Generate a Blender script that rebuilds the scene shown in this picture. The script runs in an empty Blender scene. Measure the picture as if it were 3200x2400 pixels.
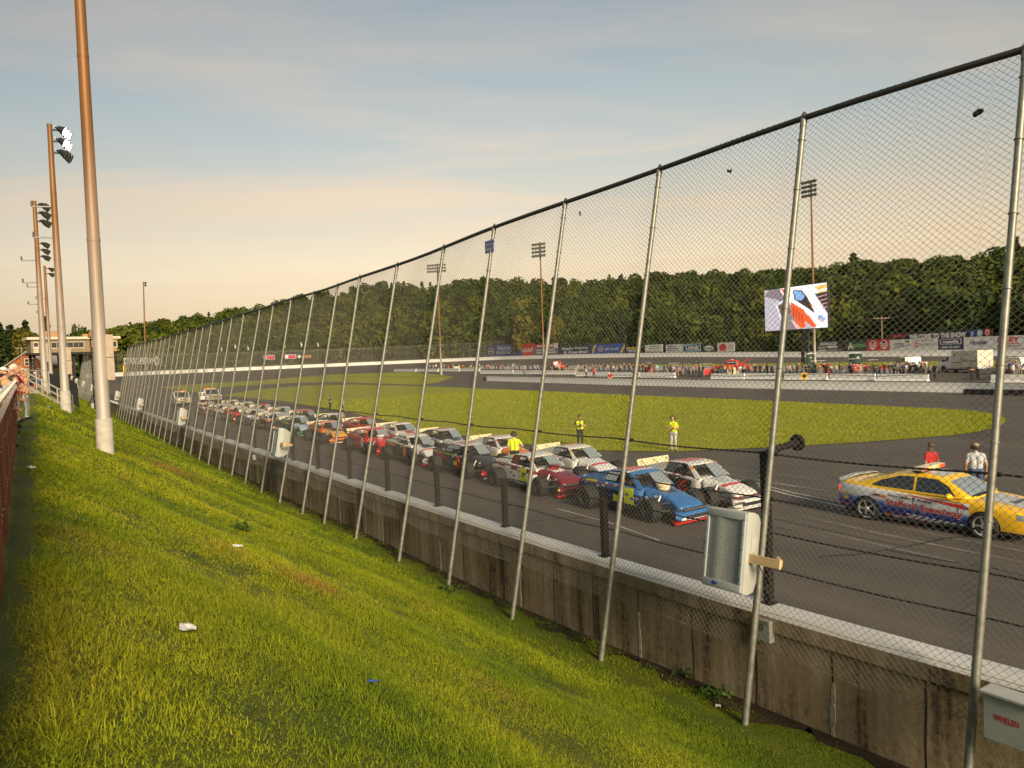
import bpy, bmesh, math, random
import numpy as np
from mathutils import Vector, Matrix, Euler
from mathutils.bvhtree import BVHTree
from mathutils.geometry import delaunay_2d_cdt
PI = math.pi; R = math.radians
SC = bpy.context.scene; COL = SC.collection
random.seed(7); RNG = np.random.default_rng(11)

# ---------------------------------------------------------------- camera model
# the survey of the place: the photograph's pixels (3200 x 2400) were turned into
# metres with this camera; s runs up the front straight, p runs across it to the infield
F = 2350.0; ROLL = R(2.2); HC = 1120.0; ZC = 4.7
PITCH = math.atan((1200 - HC) * math.cos(ROLL) / F)
_fw = np.array([0, math.cos(PITCH), -math.sin(PITCH)])
_u0 = np.array([0, math.sin(PITCH), math.cos(PITCH)]); _r0 = np.array([1.0, 0, 0])
_rt = _r0 * math.cos(ROLL) - _u0 * math.sin(ROLL)
_up = _u0 * math.cos(ROLL) + _r0 * math.sin(ROLL)
CAM = np.array([0, 0, ZC])
def ray(u, v): return _fw + _rt * (u - 1600) / F + _up * (1200 - v) / F
_d = ray(120, HC - (120 - 1600) * math.tan(ROLL)); _d[2] = 0
D = _d / np.linalg.norm(_d); N = np.array([D[1], -D[0], 0])
def sp(P): return float(P @ D), float(P @ N)
def W(s, p, z=0.0): q = s * D + p * N; return Vector((q[0], q[1], z))
def on_p(u, v, p): d = ray(u, v); return CAM + d * (p / (d @ N))
def at_y(u, v, y): d = ray(u, v); return CAM + d * y / d[1]
def clip(x, a, b): return max(a, min(b, x))
def smooth(x, a, b):
    t = clip((x - a) / (b - a), 0, 1); return t * t * (3 - 2 * t)
SCN, PCN, RO, RI = 205.0, 70.0, 61.0, 44.0
_es = [0, 57, 72, 91, 115, 135, 159, 190, 229, 400]; _ez = [1.2, 1.97, 2.31, 2.56, 3.15, 3.59, 3.96, 4.32, 4.46, 4.46]
def outer_back(s): return float(np.interp(s, _es, _ez))
def outer_front(s): return 3.9 * smooth(s, 214, 250)
def elev(s, p):
    b = -.02 * clip(p - 9.5, 0, 14) + .006 * clip(s - 35, 0, 170) * clip((p - 12) / 12, 0, 1) + .036 * clip(p - 60, 0, 54)
    r = abs(p - PCN) if s <= SCN else math.hypot(s - SCN, p - PCN)
    if r > RI:
        t = (r - RI) / (RO - RI)
        if p < PCN and s <= SCN:
            eo = outer_front(s)
            if s < 150: return b
            k = smooth(s, 150, 205); return b + (b * (1 - t) + eo * t - b) * k
        a = clip((p - 9) / 122, 0, 1)
        eo = outer_back(s) if s <= SCN else 3.9 * (1 - a) + 4.46 * a
        return b * (1 - t) + eo * t
    return b
def ground(u, v):
    d = ray(u, v); z = 0.0
    for _ in range(25):
        P = CAM + d * ((z - ZC) / d[2]); s, p = sp(P); z = .5 * z + .5 * elev(s, p)
    P = CAM + d * ((z - ZC) / d[2]); s, p = sp(P)
    return s, p
HD = math.atan2(-D[1], -D[0])            # heading of the cars: down the straight towards the camera
HN = math.atan2(-N[1], -N[0])            # facing the grandstand side

# ---------------------------------------------------------------- object helpers
def tag(o, label=None, cat=None, group=None, kind=None):
    if label: o['label'] = label
    if cat: o['category'] = cat
    if group: o['group'] = group
    if kind: o['kind'] = kind
    return o
def thing(name, label, cat, loc=(0, 0, 0), rz=0, group=None):
    o = bpy.data.objects.new(name, None); COL.objects.link(o)
    o.location = loc; o.rotation_euler = (0, 0, rz); o.empty_display_size = .2
    return tag(o, label, cat, group)
def link(name, me, parent=None):
    o = bpy.data.objects.new(name, me); COL.objects.link(o)
    if parent: o.parent = parent
    return o
def copy_tree(o, parent=None):
    c = o.copy(); COL.objects.link(c)
    if parent: c.parent = parent
    for ch in list(o.children): copy_tree(ch, c)
    return c
def finish(me, mats, smooth_deg=None):
    for m in (mats if isinstance(mats, (list, tuple)) else [mats]): me.materials.append(m)
    if smooth_deg:
        me.polygons.foreach_set('use_smooth', [True] * len(me.polygons))
        me.set_sharp_from_angle(angle=R(smooth_deg))
    return me

class MB:
    def __init__(s): s.v = []; s.f = []; s.m = []
    def add(s, vs, fs, mi=0, M=None):
        b = len(s.v)
        s.v += [tuple(M @ Vector(v)) for v in vs] if M else [tuple(v) for v in vs]
        s.f += [tuple(i + b for i in f) for f in fs]; s.m += [mi] * len(fs); return s
    def box(s, c, d, mi=0, rot=None):
        x, y, z = d[0] / 2, d[1] / 2, d[2] / 2
        vs = [(-x, -y, -z), (x, -y, -z), (x, y, -z), (-x, y, -z), (-x, -y, z), (x, -y, z), (x, y, z), (-x, y, z)]
        M = Matrix.Translation(c)
        if rot: M = M @ Euler(rot).to_matrix().to_4x4()
        return s.add(vs, [(3, 2, 1, 0), (4, 5, 6, 7), (0, 1, 5, 4), (1, 2, 6, 5), (2, 3, 7, 6), (3, 0, 4, 7)], mi, M)
    def tube(s, pts, r, n=6, mi=0, closed=False):
        pts = [Vector(p) for p in pts]; k = len(pts); rs = r if isinstance(r, (list, tuple)) else [r] * k
        vs = []; ref = None
        for i, p in enumerate(pts):
            if closed: t = pts[(i + 1) % k] - pts[i - 1]
            else: t = pts[min(i + 1, k - 1)] - pts[max(i - 1, 0)]
            t.normalize()
            if ref is None: ref = Vector((0, 0, 1)) if abs(t.z) < .9 else Vector((1, 0, 0))
            a = t.cross(ref); a.normalize(); b = a.cross(t); ref = b if b.length > .1 else ref
            for j in range(n):
                q = 2 * PI * j / n; vs.append(p + (a * math.cos(q) + b * math.sin(q)) * rs[i])
        fs = []
        for i in range(k if closed else k - 1):
            i2 = (i + 1) % k
            for j in range(n): fs.append((i * n + j, i * n + (j + 1) % n, i2 * n + (j + 1) % n, i2 * n + j))
        if not closed: fs += [tuple(range(n)), tuple(range((k - 1) * n, k * n))[::-1]]
        return s.add(vs, [f[::-1] for f in fs], mi)
    def prism(s, poly, y0, y1, mi=0, M=None):       # polygon in (x,z), thickness along y
        n = len(poly); vs = [(x, y0, z) for x, z in poly] + [(x, y1, z) for x, z in poly]
        fs = [tuple(range(n)), tuple(range(2 * n - 1, n - 1, -1))] + [(i, i + n, (i + 1) % n + n, (i + 1) % n) for i in range(n)]
        return s.add(vs, fs, mi, M)
    def lathe(s, prof, n=24, mi=0, M=None, axis='y', mis=None):   # profile (r, h) about axis
        k = len(prof); vs = []
        for r, h in prof:
            for j in range(n):
                a = 2 * PI * j / n
                vs.append((r * math.cos(a), h, r * math.sin(a)) if axis == 'y' else (r * math.cos(a), r * math.sin(a), h))
        for i in range(k - 1):
            pass
        b = len(s.v); s.add(vs, [], mi, M)
        for i in range(k - 1):
            for j in range(n):
                f = (b + i * n + j, b + i * n + (j + 1) % n, b + (i + 1) * n + (j + 1) % n, b + (i + 1) * n + j)
                s.f.append(f[::-1] if axis == 'z' and False else f); s.m.append(mis[i] if mis else mi)
        return s
    def loft(s, rings, mi=0, caps=True, mis=None, closed=True):
        n = len(rings[0]); b = len(s.v); s.v += [tuple(p) for r in rings for p in r]
        for i in range(len(rings) - 1):
            for j in range(n if closed else n - 1):
                j2 = (j + 1) % n
                s.f.append((b + i * n + j, b + i * n + j2, b + (i + 1) * n + j2, b + (i + 1) * n + j)); s.m.append(mis[j] if mis else mi)
        if caps:
            s.f += [tuple(b + j for j in range(n))[::-1], tuple(b + (len(rings) - 1) * n + j for j in range(n))]; s.m += [mi, mi]
        return s
    def sphere(s, c, r, n=8, mi=0, sc=(1, 1, 1)):
        vs = [(c[0], c[1], c[2] - r * sc[2])]; fs = []; h = n // 2
        for i in range(1, h):
            t = PI * i / h - PI / 2
            for j in range(n):
                a = 2 * PI * j / n
                vs.append((c[0] + r * sc[0] * math.cos(t) * math.cos(a), c[1] + r * sc[1] * math.cos(t) * math.sin(a), c[2] + r * sc[2] * math.sin(t)))
        vs.append((c[0], c[1], c[2] + r * sc[2])); top = len(vs) - 1
        for j in range(n):
            fs.append((0, 1 + (j + 1) % n, 1 + j)); fs.append((top, top - n + j, top - n + (j + 1) % n))
        for i in range(h - 2):
            for j in range(n):
                a = 1 + i * n + j; b2 = 1 + i * n + (j + 1) % n; fs.append((a, b2, b2 + n, a + n))
        return s.add(vs, fs, mi)
    def mesh(s, name, mats, smooth_deg=None, bevel=0, fix=True):
        me = bpy.data.meshes.new(name); me.from_pydata(s.v, [], s.f); me.validate()
        if len(me.polygons) == len(s.m): me.polygons.foreach_set('material_index', s.m)
        if fix or bevel:
            bm = bmesh.new(); bm.from_mesh(me)
            if fix: bmesh.ops.recalc_face_normals(bm, faces=bm.faces)
            if bevel: bmesh.ops.bevel(bm, geom=[e for e in bm.edges if len(e.link_faces) == 2 and e.calc_face_angle(0) > .5], offset=bevel, segments=2, profile=.6, affect='EDGES', clamp_overlap=True)
            bm.to_mesh(me); bm.free()
        return finish(me, mats, smooth_deg)
    def obj(s, name, mats, parent=None, smooth_deg=None, bevel=0, fix=True):
        return link(name, s.mesh(name, mats, smooth_deg, bevel, fix), parent)

def np_mesh(name, verts, faces, mats, attrs=None, smooth=False):
    """verts (n,3), faces (m,k) arrays of one face size"""
    me = bpy.data.meshes.new(name); m, k = faces.shape
    me.vertices.add(len(verts)); me.vertices.foreach_set('co', np.ascontiguousarray(verts, dtype=np.float32).ravel())
    me.loops.add(m * k); me.loops.foreach_set('vertex_index', faces.astype(np.int32).ravel())
    me.polygons.add(m); me.polygons.foreach_set('loop_start', np.arange(0, m * k, k, dtype=np.int32))
    for nm, arr in (attrs or {}).items():
        a = me.attributes.new(nm, 'FLOAT', 'FACE'); a.data.foreach_set('value', arr.astype(np.float32))
    if smooth: me.polygons.foreach_set('use_smooth', np.ones(m, dtype=bool))
    me.update(calc_edges=True)
    for mt in (mats if isinstance(mats, (list, tuple)) else [mats]): me.materials.append(mt)
    return me

def evaluated(me, mods):
    """apply modifiers to a mesh; mods is a list of (type, dict)"""
    o = bpy.data.objects.new('tmp', me); COL.objects.link(o)
    for t, kw in mods:
        m = o.modifiers.new(t, t)
        for k, v in kw.items(): setattr(m, k, v)
    dg = bpy.context.evaluated_depsgraph_get(); r = bpy.data.meshes.new_from_object(o.evaluated_get(dg))
    bpy.data.objects.remove(o); return r

def text_mesh(body, h, bold=0, shear=0, width=None, depth=.004):
    cu = bpy.data.curves.new('t', 'FONT'); cu.body = body; cu.size = 1; cu.align_x = 'CENTER'; cu.offset = bold; cu.shear = shear
    cu.extrude = 0; cu.resolution_u = 3
    o = bpy.data.objects.new('t', cu); COL.objects.link(o)
    dg = bpy.context.evaluated_depsgraph_get(); me = bpy.data.meshes.new_from_object(o.evaluated_get(dg))
    bpy.data.objects.remove(o); bpy.data.curves.remove(cu)
    co = np.empty(len(me.vertices) * 3); me.vertices.foreach_get('co', co); co = co.reshape(-1, 3)
    fs = [tuple(p.vertices) for p in me.polygons]; bpy.data.meshes.remove(me)
    x0, x1, y0, y1 = co[:, 0].min(), co[:, 0].max(), co[:, 1].min(), co[:, 1].max()
    k = h / max(.01, (y1 - y0)); kx = k
    if width: kx = width / (x1 - x0)
    co[:, 0] = (co[:, 0] - (x0 + x1) / 2) * kx; co[:, 1] = (co[:, 1] - (y0 + y1) / 2) * k
    return co, fs            # flat lettering in x,y centred on the origin

def project(bvh, pts, axis, sign, off):
    """drop points (in the plane across axis) on a surface and lift them by off"""
    out = []
    for p in pts:
        o = Vector(p); o[axis] = 5.0 * sign; d = Vector((0, 0, 0)); d[axis] = -sign
        h = bvh.ray_cast(o, d)
        q = Vector(p)
        q[axis] = (h[0][axis] if h[0] is not None else q[axis]) + off * sign
        out.append(q)
    return out
def bvh_of(me): return BVHTree.FromPolygons([v.co for v in me.vertices], [tuple(p.vertices) for p in me.polygons])
def decal(mb, bvh, poly, axis, sign, off, mi=0, cuts=5):
    """a painted area: polygon in the two other axes laid on the surface"""
    ax = [a for a in (0, 1, 2) if a != axis]
    bm = bmesh.new(); vs = []
    for a, b in poly:
        q = [0, 0, 0]; q[ax[0]] = a; q[ax[1]] = b; vs.append(bm.verts.new(q))
    bm.faces.new(vs); bmesh.ops.triangulate(bm, faces=bm.faces)
    if cuts: bmesh.ops.subdivide_edges(bm, edges=bm.edges, cuts=cuts, use_grid_fill=True)
    bm.verts.index_update()
    pts = project(bvh, [v.co for v in bm.verts], axis, sign, off)
    mb.add(pts, [tuple(v.index for v in f.verts) for f in bm.faces], mi); bm.free()
def decal_text(mb, bvh, body, h, c, axis, sign, off, mi=0, bold=.02, shear=0, width=None, ang=0, flip=None):
    co, fs = text_mesh(body, h, bold, shear, width); ca, sa = math.cos(ang), math.sin(ang); pts = []
    fl = flip if flip is not None else 1
    for x, y, _ in co:
        X, Y = (x * ca - y * sa) * fl, x * sa + y * ca
        if axis == 1: pts.append((c[0] + X, 0, c[1] + Y))
        elif axis == 0: pts.append((0, c[0] + X, c[1] + Y))
        else: pts.append((c[0] + X, c[1] + Y, 0))
    mb.add(project(bvh, pts, axis, sign, off), fs, mi)

# ---------------------------------------------------------------- materials
def nt(name):
    m = bpy.data.materials.new(name); m.use_nodes = True; t = m.node_tree; b = t.nodes['Principled BSDF']; return m, t, b
def nd(t, typ, **kw):
    n = t.nodes.new(typ)
    for k, v in kw.items():
        if k in n.inputs: n.inputs[k].default_value = v
        else: setattr(n, k, v)
    return n
def ramp(t, fac, stops, interp='LINEAR'):
    r = t.nodes.new('ShaderNodeValToRGB'); r.color_ramp.interpolation = interp; e = r.color_ramp.elements
    while len(e) < len(stops): e.new(.5)
    for i, (p, c) in enumerate(stops): e[i].position = p; e[i].color = (*c, 1)
    t.links.new(fac, r.inputs[0]); return r
_mc = {}
def M(name, rgb, rough=.6, metal=0, var=.12, scale=6, bump=0, spec=.5, coat=0, emit=0, grime=0):
    key = (name, tuple(rgb), rough)
    if key in _mc: return _mc[key]
    m, t, b = nt(name); L = t.links
    tc = nd(t, 'ShaderNodeTexCoord')
    n = nd(t, 'ShaderNodeTexNoise', Scale=scale, Detail=6.0, Roughness=.65); L.new(tc.outputs['Object'], n.inputs['Vector'])
    lo = [max(0, c * (1 - var)) for c in rgb]; hi = [min(1, c * (1 + var)) for c in rgb]
    r = ramp(t, n.outputs['Fac'], [(.3, lo), (.7, hi)])
    L.new(r.outputs[0], b.inputs['Base Color'])
    b.inputs['Roughness'].default_value = rough; b.inputs['Metallic'].default_value = metal
    b.inputs['Specular IOR Level'].default_value = spec; b.inputs['Coat Weight'].default_value = coat
    mr = nd(t, 'ShaderNodeMapRange'); mr.inputs['To Min'].default_value = max(0, rough - .1); mr.inputs['To Max'].default_value = min(1, rough + .12)
    L.new(n.outputs['Fac'], mr.inputs['Value']); L.new(mr.outputs[0], b.inputs['Roughness'])
    if bump:
        bp = nd(t, 'ShaderNodeBump', Strength=bump, Distance=.02); L.new(n.outputs['Fac'], bp.inputs['Height']); L.new(bp.outputs[0], b.inputs['Normal'])
    if emit:
        b.inputs['Emission Color'].default_value = (*rgb, 1); b.inputs['Emission Strength'].default_value = emit
    _mc[key] = m; return m
def paint(name, rgb): return M(name, rgb, .32, 0, .06, 3, coat=.4)

def m_streaks(name, stops, zscale=.12, scale=3.0, bump=.3):
    """weathered surface with stains running down it"""
    m, t, b = nt(name); L = t.links; tc = nd(t, 'ShaderNodeTexCoord'); mp = nd(t, 'ShaderNodeMapping')
    mp.inputs['Scale'].default_value = (1, 1, zscale); L.new(tc.outputs['Object'], mp.inputs['Vector'])
    n = nd(t, 'ShaderNodeTexNoise', Scale=scale, Detail=8.0, Roughness=.72); L.new(mp.outputs[0], n.inputs['Vector'])
    n2 = nd(t, 'ShaderNodeTexNoise', Scale=scale * 5, Detail=6.0, Roughness=.7); L.new(tc.outputs['Object'], n2.inputs['Vector'])
    n3 = nd(t, 'ShaderNodeTexNoise', Scale=scale * .22, Detail=3.0); L.new(tc.outputs['Object'], n3.inputs['Vector'])
    mq = nd(t, 'ShaderNodeMix', data_type='FLOAT'); mq.inputs[0].default_value = .30; L.new(n.outputs['Fac'], mq.inputs[2]); L.new(n3.outputs['Fac'], mq.inputs[3])
    mx = nd(t, 'ShaderNodeMix', data_type='FLOAT'); mx.inputs[0].default_value = .22
    L.new(mq.outputs[0], mx.inputs[2]); L.new(n2.outputs['Fac'], mx.inputs[3])
    r = ramp(t, mx.outputs[0], stops); L.new(r.outputs[0], b.inputs['Base Color']); b.inputs['Roughness'].default_value = .9
    bp = nd(t, 'ShaderNodeBump', Strength=bump, Distance=.03); L.new(n2.outputs['Fac'], bp.inputs['Height']); L.new(bp.outputs[0], b.inputs['Normal'])
    return m
def m_asphalt(name, c, streak=True):
    m, t, b = nt(name); L = t.links; tc = nd(t, 'ShaderNodeTexCoord')
    mp = nd(t, 'ShaderNodeMapping'); mp.inputs['Rotation'].default_value = (0, 0, -math.atan2(D[1], D[0])); L.new(tc.outputs['Object'], mp.inputs['Vector'])
    mp2 = nd(t, 'ShaderNodeMapping'); mp2.inputs['Scale'].default_value = (.035, 1.1, 1); L.new(mp.outputs[0], mp2.inputs['Vector'])
    n1 = nd(t, 'ShaderNodeTexNoise', Scale=1.0, Detail=5.0, Roughness=.6); L.new(mp2.outputs[0], n1.inputs['Vector'])
    n2 = nd(t, 'ShaderNodeTexNoise', Scale=.22, Detail=6.0); L.new(mp.outputs[0], n2.inputs['Vector'])
    n3 = nd(t, 'ShaderNodeTexNoise', Scale=38.0, Detail=3.0, Roughness=.8); L.new(tc.outputs['Object'], n3.inputs['Vector'])
    a = nd(t, 'ShaderNodeMix', data_type='FLOAT'); a.inputs[0].default_value = .45; L.new(n1.outputs[0], a.inputs[2]); L.new(n2.outputs[0], a.inputs[3])
    a2 = nd(t, 'ShaderNodeMix', data_type='FLOAT'); a2.inputs[0].default_value = .3; L.new(a.outputs[0], a2.inputs[2]); L.new(n3.outputs[0], a2.inputs[3])
    r = ramp(t, a2.outputs[0], [(.33, [x * .68 for x in c]), (.5, c), (.66, [x * 1.35 for x in c])])
    L.new(r.outputs[0], b.inputs['Base Color']); b.inputs['Roughness'].default_value = .88; b.inputs['Specular IOR Level'].default_value = .25
    bp = nd(t, 'ShaderNodeBump', Strength=.35, Distance=.01); L.new(n3.outputs['Fac'], bp.inputs['Height']); L.new(bp.outputs[0], b.inputs['Normal'])
    return m
def m_grass(name, dark, mid, light, dry, attr=None, mow=False):
    m, t, b = nt(name); L = t.links; tc = nd(t, 'ShaderNodeTexCoord')
    mp = nd(t, 'ShaderNodeMapping'); mp.inputs['Rotation'].default_value = (0, 0, -math.atan2(D[1], D[0])); L.new(tc.outputs['Object'], mp.inputs['Vector'])
    src = mp.outputs[0]
    if mow:
        m2 = nd(t, 'ShaderNodeMapping'); m2.inputs['Scale'].default_value = (.25, 1.6, 1); L.new(mp.outputs[0], m2.inputs['Vector']); src = m2.outputs[0]
    n1 = nd(t, 'ShaderNodeTexNoise', Scale=.55 if not mow else .8, Detail=7.0, Roughness=.68); L.new(src, n1.inputs['Vector'])
    n2 = nd(t, 'ShaderNodeTexNoise', Scale=9.0 if mow else 14.0, Detail=4.0, Roughness=.8); L.new(tc.outputs['Object'], n2.inputs['Vector'])
    a = nd(t, 'ShaderNodeMix', data_type='FLOAT'); a.inputs[0].default_value = .48 if mow else .35; L.new(n1.outputs[0], a.inputs[2]); L.new(n2.outputs[0], a.inputs[3])
    val = a.outputs[0]
    if attr:
        at = nd(t, 'ShaderNodeAttribute', attribute_name=attr); ad = nd(t, 'ShaderNodeMix', data_type='FLOAT'); ad.inputs[0].default_value = .4
        L.new(val, ad.inputs[2]); L.new(at.outputs['Fac'], ad.inputs[3]); val = ad.outputs[0]
    r = ramp(t, val, [(.3, dark), (.45, mid), (.6, light), (.74, dry)]); L.new(r.outputs[0], b.inputs['Base Color'])
    b.inputs['Roughness'].default_value = .75; b.inputs['Specular IOR Level'].default_value = .25
    if attr:
        dr = nd(t, 'ShaderNodeAttribute', attribute_name='dry'); mx = nd(t, 'ShaderNodeMix', data_type='RGBA'); mx.inputs[7].default_value = (.30, .15, .035, 1)
        L.new(dr.outputs['Fac'], mx.inputs[0]); L.new(r.outputs[0], mx.inputs[6]); L.new(mx.outputs[2], b.inputs['Base Color'])
    if not attr:
        bp = nd(t, 'ShaderNodeBump', Strength=.9, Distance=.08); L.new(n2.outputs['Fac'], bp.inputs['Height']); L.new(bp.outputs[0], b.inputs['Normal'])
    return m
def m_leaf(name, stops, rough=.7):
    m, t, b = nt(name); L = t.links; at = nd(t, 'ShaderNodeAttribute', attribute_name='tint')
    r = ramp(t, at.outputs['Fac'], stops); L.new(r.outputs[0], b.inputs['Base Color']); b.inputs['Roughness'].default_value = rough
    b.inputs['Specular IOR Level'].default_value = .2
    return m
def m_glass(name, c=(.02, .025, .03), rough=.06):
    m, t, b = nt(name); b.inputs['Base Color'].default_value = (*c, 1); b.inputs['Roughness'].default_value = rough
    b.inputs['Specular IOR Level'].default_value = .8; b.inputs['Coat Weight'].default_value = .5; b.inputs['Coat Roughness'].default_value = .03; return m

GALV = M('galvanised_steel', (.25, .25, .215), .5, .6, .3, 9)
WIRE = M('fence_wire', (.20, .19, .155), .65, .15, .2, 4)
RUSTBLACK = M('black_rusted_steel', (.022, .018, .016), .7, .3, .5, 12)
CABLE = M('steel_cable', (.03, .032, .03), .6, .5, .3, 30)
WHITEP = M('white_paint', (.74, .74, .70), .6, 0, .08, 3)
WORNW = m_streaks('worn_white_paint', [(.3, (.50, .47, .42)), (.40, (.76, .74, .69)), (.6, (.84, .83, .79))], .5, 1.2, .1)
BLACK = M('black_plastic', (.015, .015, .016), .55, 0, .2)
DARK = M('dark_interior', (.02, .02, .022), .8)
RUBBER = M('tyre_rubber', (.016, .016, .017), .78, 0, .35, 14, bump=.2)
CHROME = M('polished_alloy', (.62, .62, .60), .25, .9, .1)
STEEL = M('grey_steel', (.25, .25, .25), .45, .8, .15)
GLASS = m_glass('dark_glass'); GLASSL = m_glass('pale_glass', (.22, .26, .28), .1)
WOOD = M('pine_plank', (.62, .43, .22), .7, 0, .15, 10)
RED = paint('red_paint', (.55, .02, .02)); YEL = paint('yellow_paint', (.85, .52, .01)); BLUEP = paint('blue_paint', (.02, .06, .28))
CREAM = M('cream_plastic', (.72, .62, .38), .45)
AMBER = M('amber_lamp', (.95, .30, .02), .3, emit=1.2); REDL = M('red_lamp', (.85, .05, .02), .3, emit=.9)
# ---------------------------------------------------------------- camera, sky, sun
cd_ = bpy.data.cameras.new('camera'); cam = bpy.data.objects.new('camera', cd_); COL.objects.link(cam); SC.camera = cam
cd_.sensor_fit = 'HORIZONTAL'; cd_.sensor_width = 36; cd_.lens = 36 * F / 3200; cd_.clip_end = 6000; cd_.clip_start = .05
cam.matrix_world = Matrix(((_rt[0], _up[0], -_fw[0], 0), (_rt[1], _up[1], -_fw[1], 0), (_rt[2], _up[2], -_fw[2], ZC), (0, 0, 0, 1)))
SUN_AZ = (.44, -.90); SUN_EL = R(24)
sd = Vector((SUN_AZ[0], SUN_AZ[1], 0)).normalized() * math.cos(SUN_EL) + Vector((0, 0, math.sin(SUN_EL)))
sl = bpy.data.lights.new('sun', 'SUN'); so = bpy.data.objects.new('sun', sl); COL.objects.link(so)
so.rotation_euler = (-sd).to_track_quat('-Z', 'Y').to_euler(); sl.energy = 4.2; sl.angle = R(16); sl.color = (1, .82, .57)
w = bpy.data.worlds.new('World'); SC.world = w; w.use_nodes = True; t = w.node_tree; L = t.links; t.nodes.clear()
out = nd(t, 'ShaderNodeOutputWorld'); tc = nd(t, 'ShaderNodeTexCoord'); sep = nd(t, 'ShaderNodeSeparateXYZ'); L.new(tc.outputs['Generated'], sep.inputs[0])
sky = nd(t, 'ShaderNodeTexSky', sky_type='NISHITA', sun_disc=False, sun_elevation=SUN_EL, sun_rotation=math.atan2(sd.x, sd.y), dust_density=3.0, air_density=1.2)
bg1 = nd(t, 'ShaderNodeBackground', Strength=.03); L.new(sky.outputs[0], bg1.inputs[0])
el = nd(t, 'ShaderNodeMath', operation='ARCSINE'); L.new(sep.outputs[2], el.inputs[0])
mr = nd(t, 'ShaderNodeMapRange'); mr.inputs['From Min'].default_value = -.02; mr.inputs['From Max'].default_value = R(60); L.new(el.outputs[0], mr.inputs[0])
e2 = lambda deg: (R(deg) + .02) / (R(60) + .02)
grad = ramp(t, mr.outputs[0], [(0, (.48, .345, .225)), (e2(2), (.54, .39, .25)), (e2(7), (.63, .48, .30)), (e2(11), (.47, .40, .285)), (e2(16), (.34, .35, .31)), (e2(25), (.195, .24, .255)), (e2(40), (.13, .165, .185)), (1, (.11, .14, .165))])
# thin evening cloud: noise on a flat layer overhead
dv = nd(t, 'ShaderNodeMath', operation='MAXIMUM'); L.new(sep.outputs[2], dv.inputs[0]); dv.inputs[1].default_value = .03
def div(o):
    d = nd(t, 'ShaderNodeMath', operation='DIVIDE'); L.new(sep.outputs[o], d.inputs[0]); L.new(dv.outputs[0], d.inputs[1]); return d.outputs[0]
cmb = nd(t, 'ShaderNodeCombineXYZ'); L.new(div(0), cmb.inputs[0]); L.new(div(1), cmb.inputs[1])
mpc = nd(t, 'ShaderNodeMapping'); mpc.inputs['Rotation'].default_value = (0, 0, R(-16)); mpc.inputs['Scale'].default_value = (.42, .95, 1); mpc.inputs['Location'].default_value = (.9, 1.2, 3.3); L.new(cmb.outputs[0], mpc.inputs[0])
cn = nd(t, 'ShaderNodeTexNoise', Scale=.75, Detail=7.0, Roughness=.56, Distortion=.35); L.new(mpc.outputs[0], cn.inputs['Vector'])
cr = ramp(t, cn.outputs[0], [(.46, (0, 0, 0)), (.66, (1, 1, 1))])
fade = ramp(t, mr.outputs[0], [(e2(1), (.15,) * 3), (e2(6), (.5,) * 3), (e2(12), (.75,) * 3), (e2(22), (.5,) * 3), (e2(30), (.3,) * 3)])
mul = nd(t, 'ShaderNodeMath', operation='MULTIPLY'); L.new(cr.outputs[0], mul.inputs[0]); L.new(fade.outputs[0], mul.inputs[1])
mixc = nd(t, 'ShaderNodeMix', data_type='RGBA'); mixc.inputs[7].default_value = (.60, .42, .245, 1); L.new(mul.outputs[0], mixc.inputs[0]); L.new(grad.outputs[0], mixc.inputs[6])
# glow peaks over the back straight; edge darkening is put into the sky colour
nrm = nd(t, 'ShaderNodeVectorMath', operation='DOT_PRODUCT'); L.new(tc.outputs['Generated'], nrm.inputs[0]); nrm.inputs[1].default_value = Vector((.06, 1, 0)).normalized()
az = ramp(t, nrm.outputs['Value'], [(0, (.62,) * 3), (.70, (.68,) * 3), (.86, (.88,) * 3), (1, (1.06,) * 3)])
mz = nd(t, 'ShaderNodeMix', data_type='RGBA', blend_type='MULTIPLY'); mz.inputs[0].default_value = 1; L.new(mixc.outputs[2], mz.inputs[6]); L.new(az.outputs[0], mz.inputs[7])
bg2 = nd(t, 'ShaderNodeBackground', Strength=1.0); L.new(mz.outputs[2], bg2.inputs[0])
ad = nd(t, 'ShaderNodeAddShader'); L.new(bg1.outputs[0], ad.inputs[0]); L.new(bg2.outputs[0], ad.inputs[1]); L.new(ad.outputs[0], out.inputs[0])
SC.view_settings.view_transform = 'Standard'; SC.view_settings.look = 'None'; SC.view_settings.exposure = .42; SC.view_settings.gamma = 1
SC.render.engine = 'CYCLES'
try:
    SC.cycles.max_bounces = 5; SC.cycles.diffuse_bounces = 2; SC.cycles.glossy_bounces = 2; SC.cycles.transparent_max_bounces = 8; SC.cycles.use_denoising = True
except Exception: pass

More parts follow.
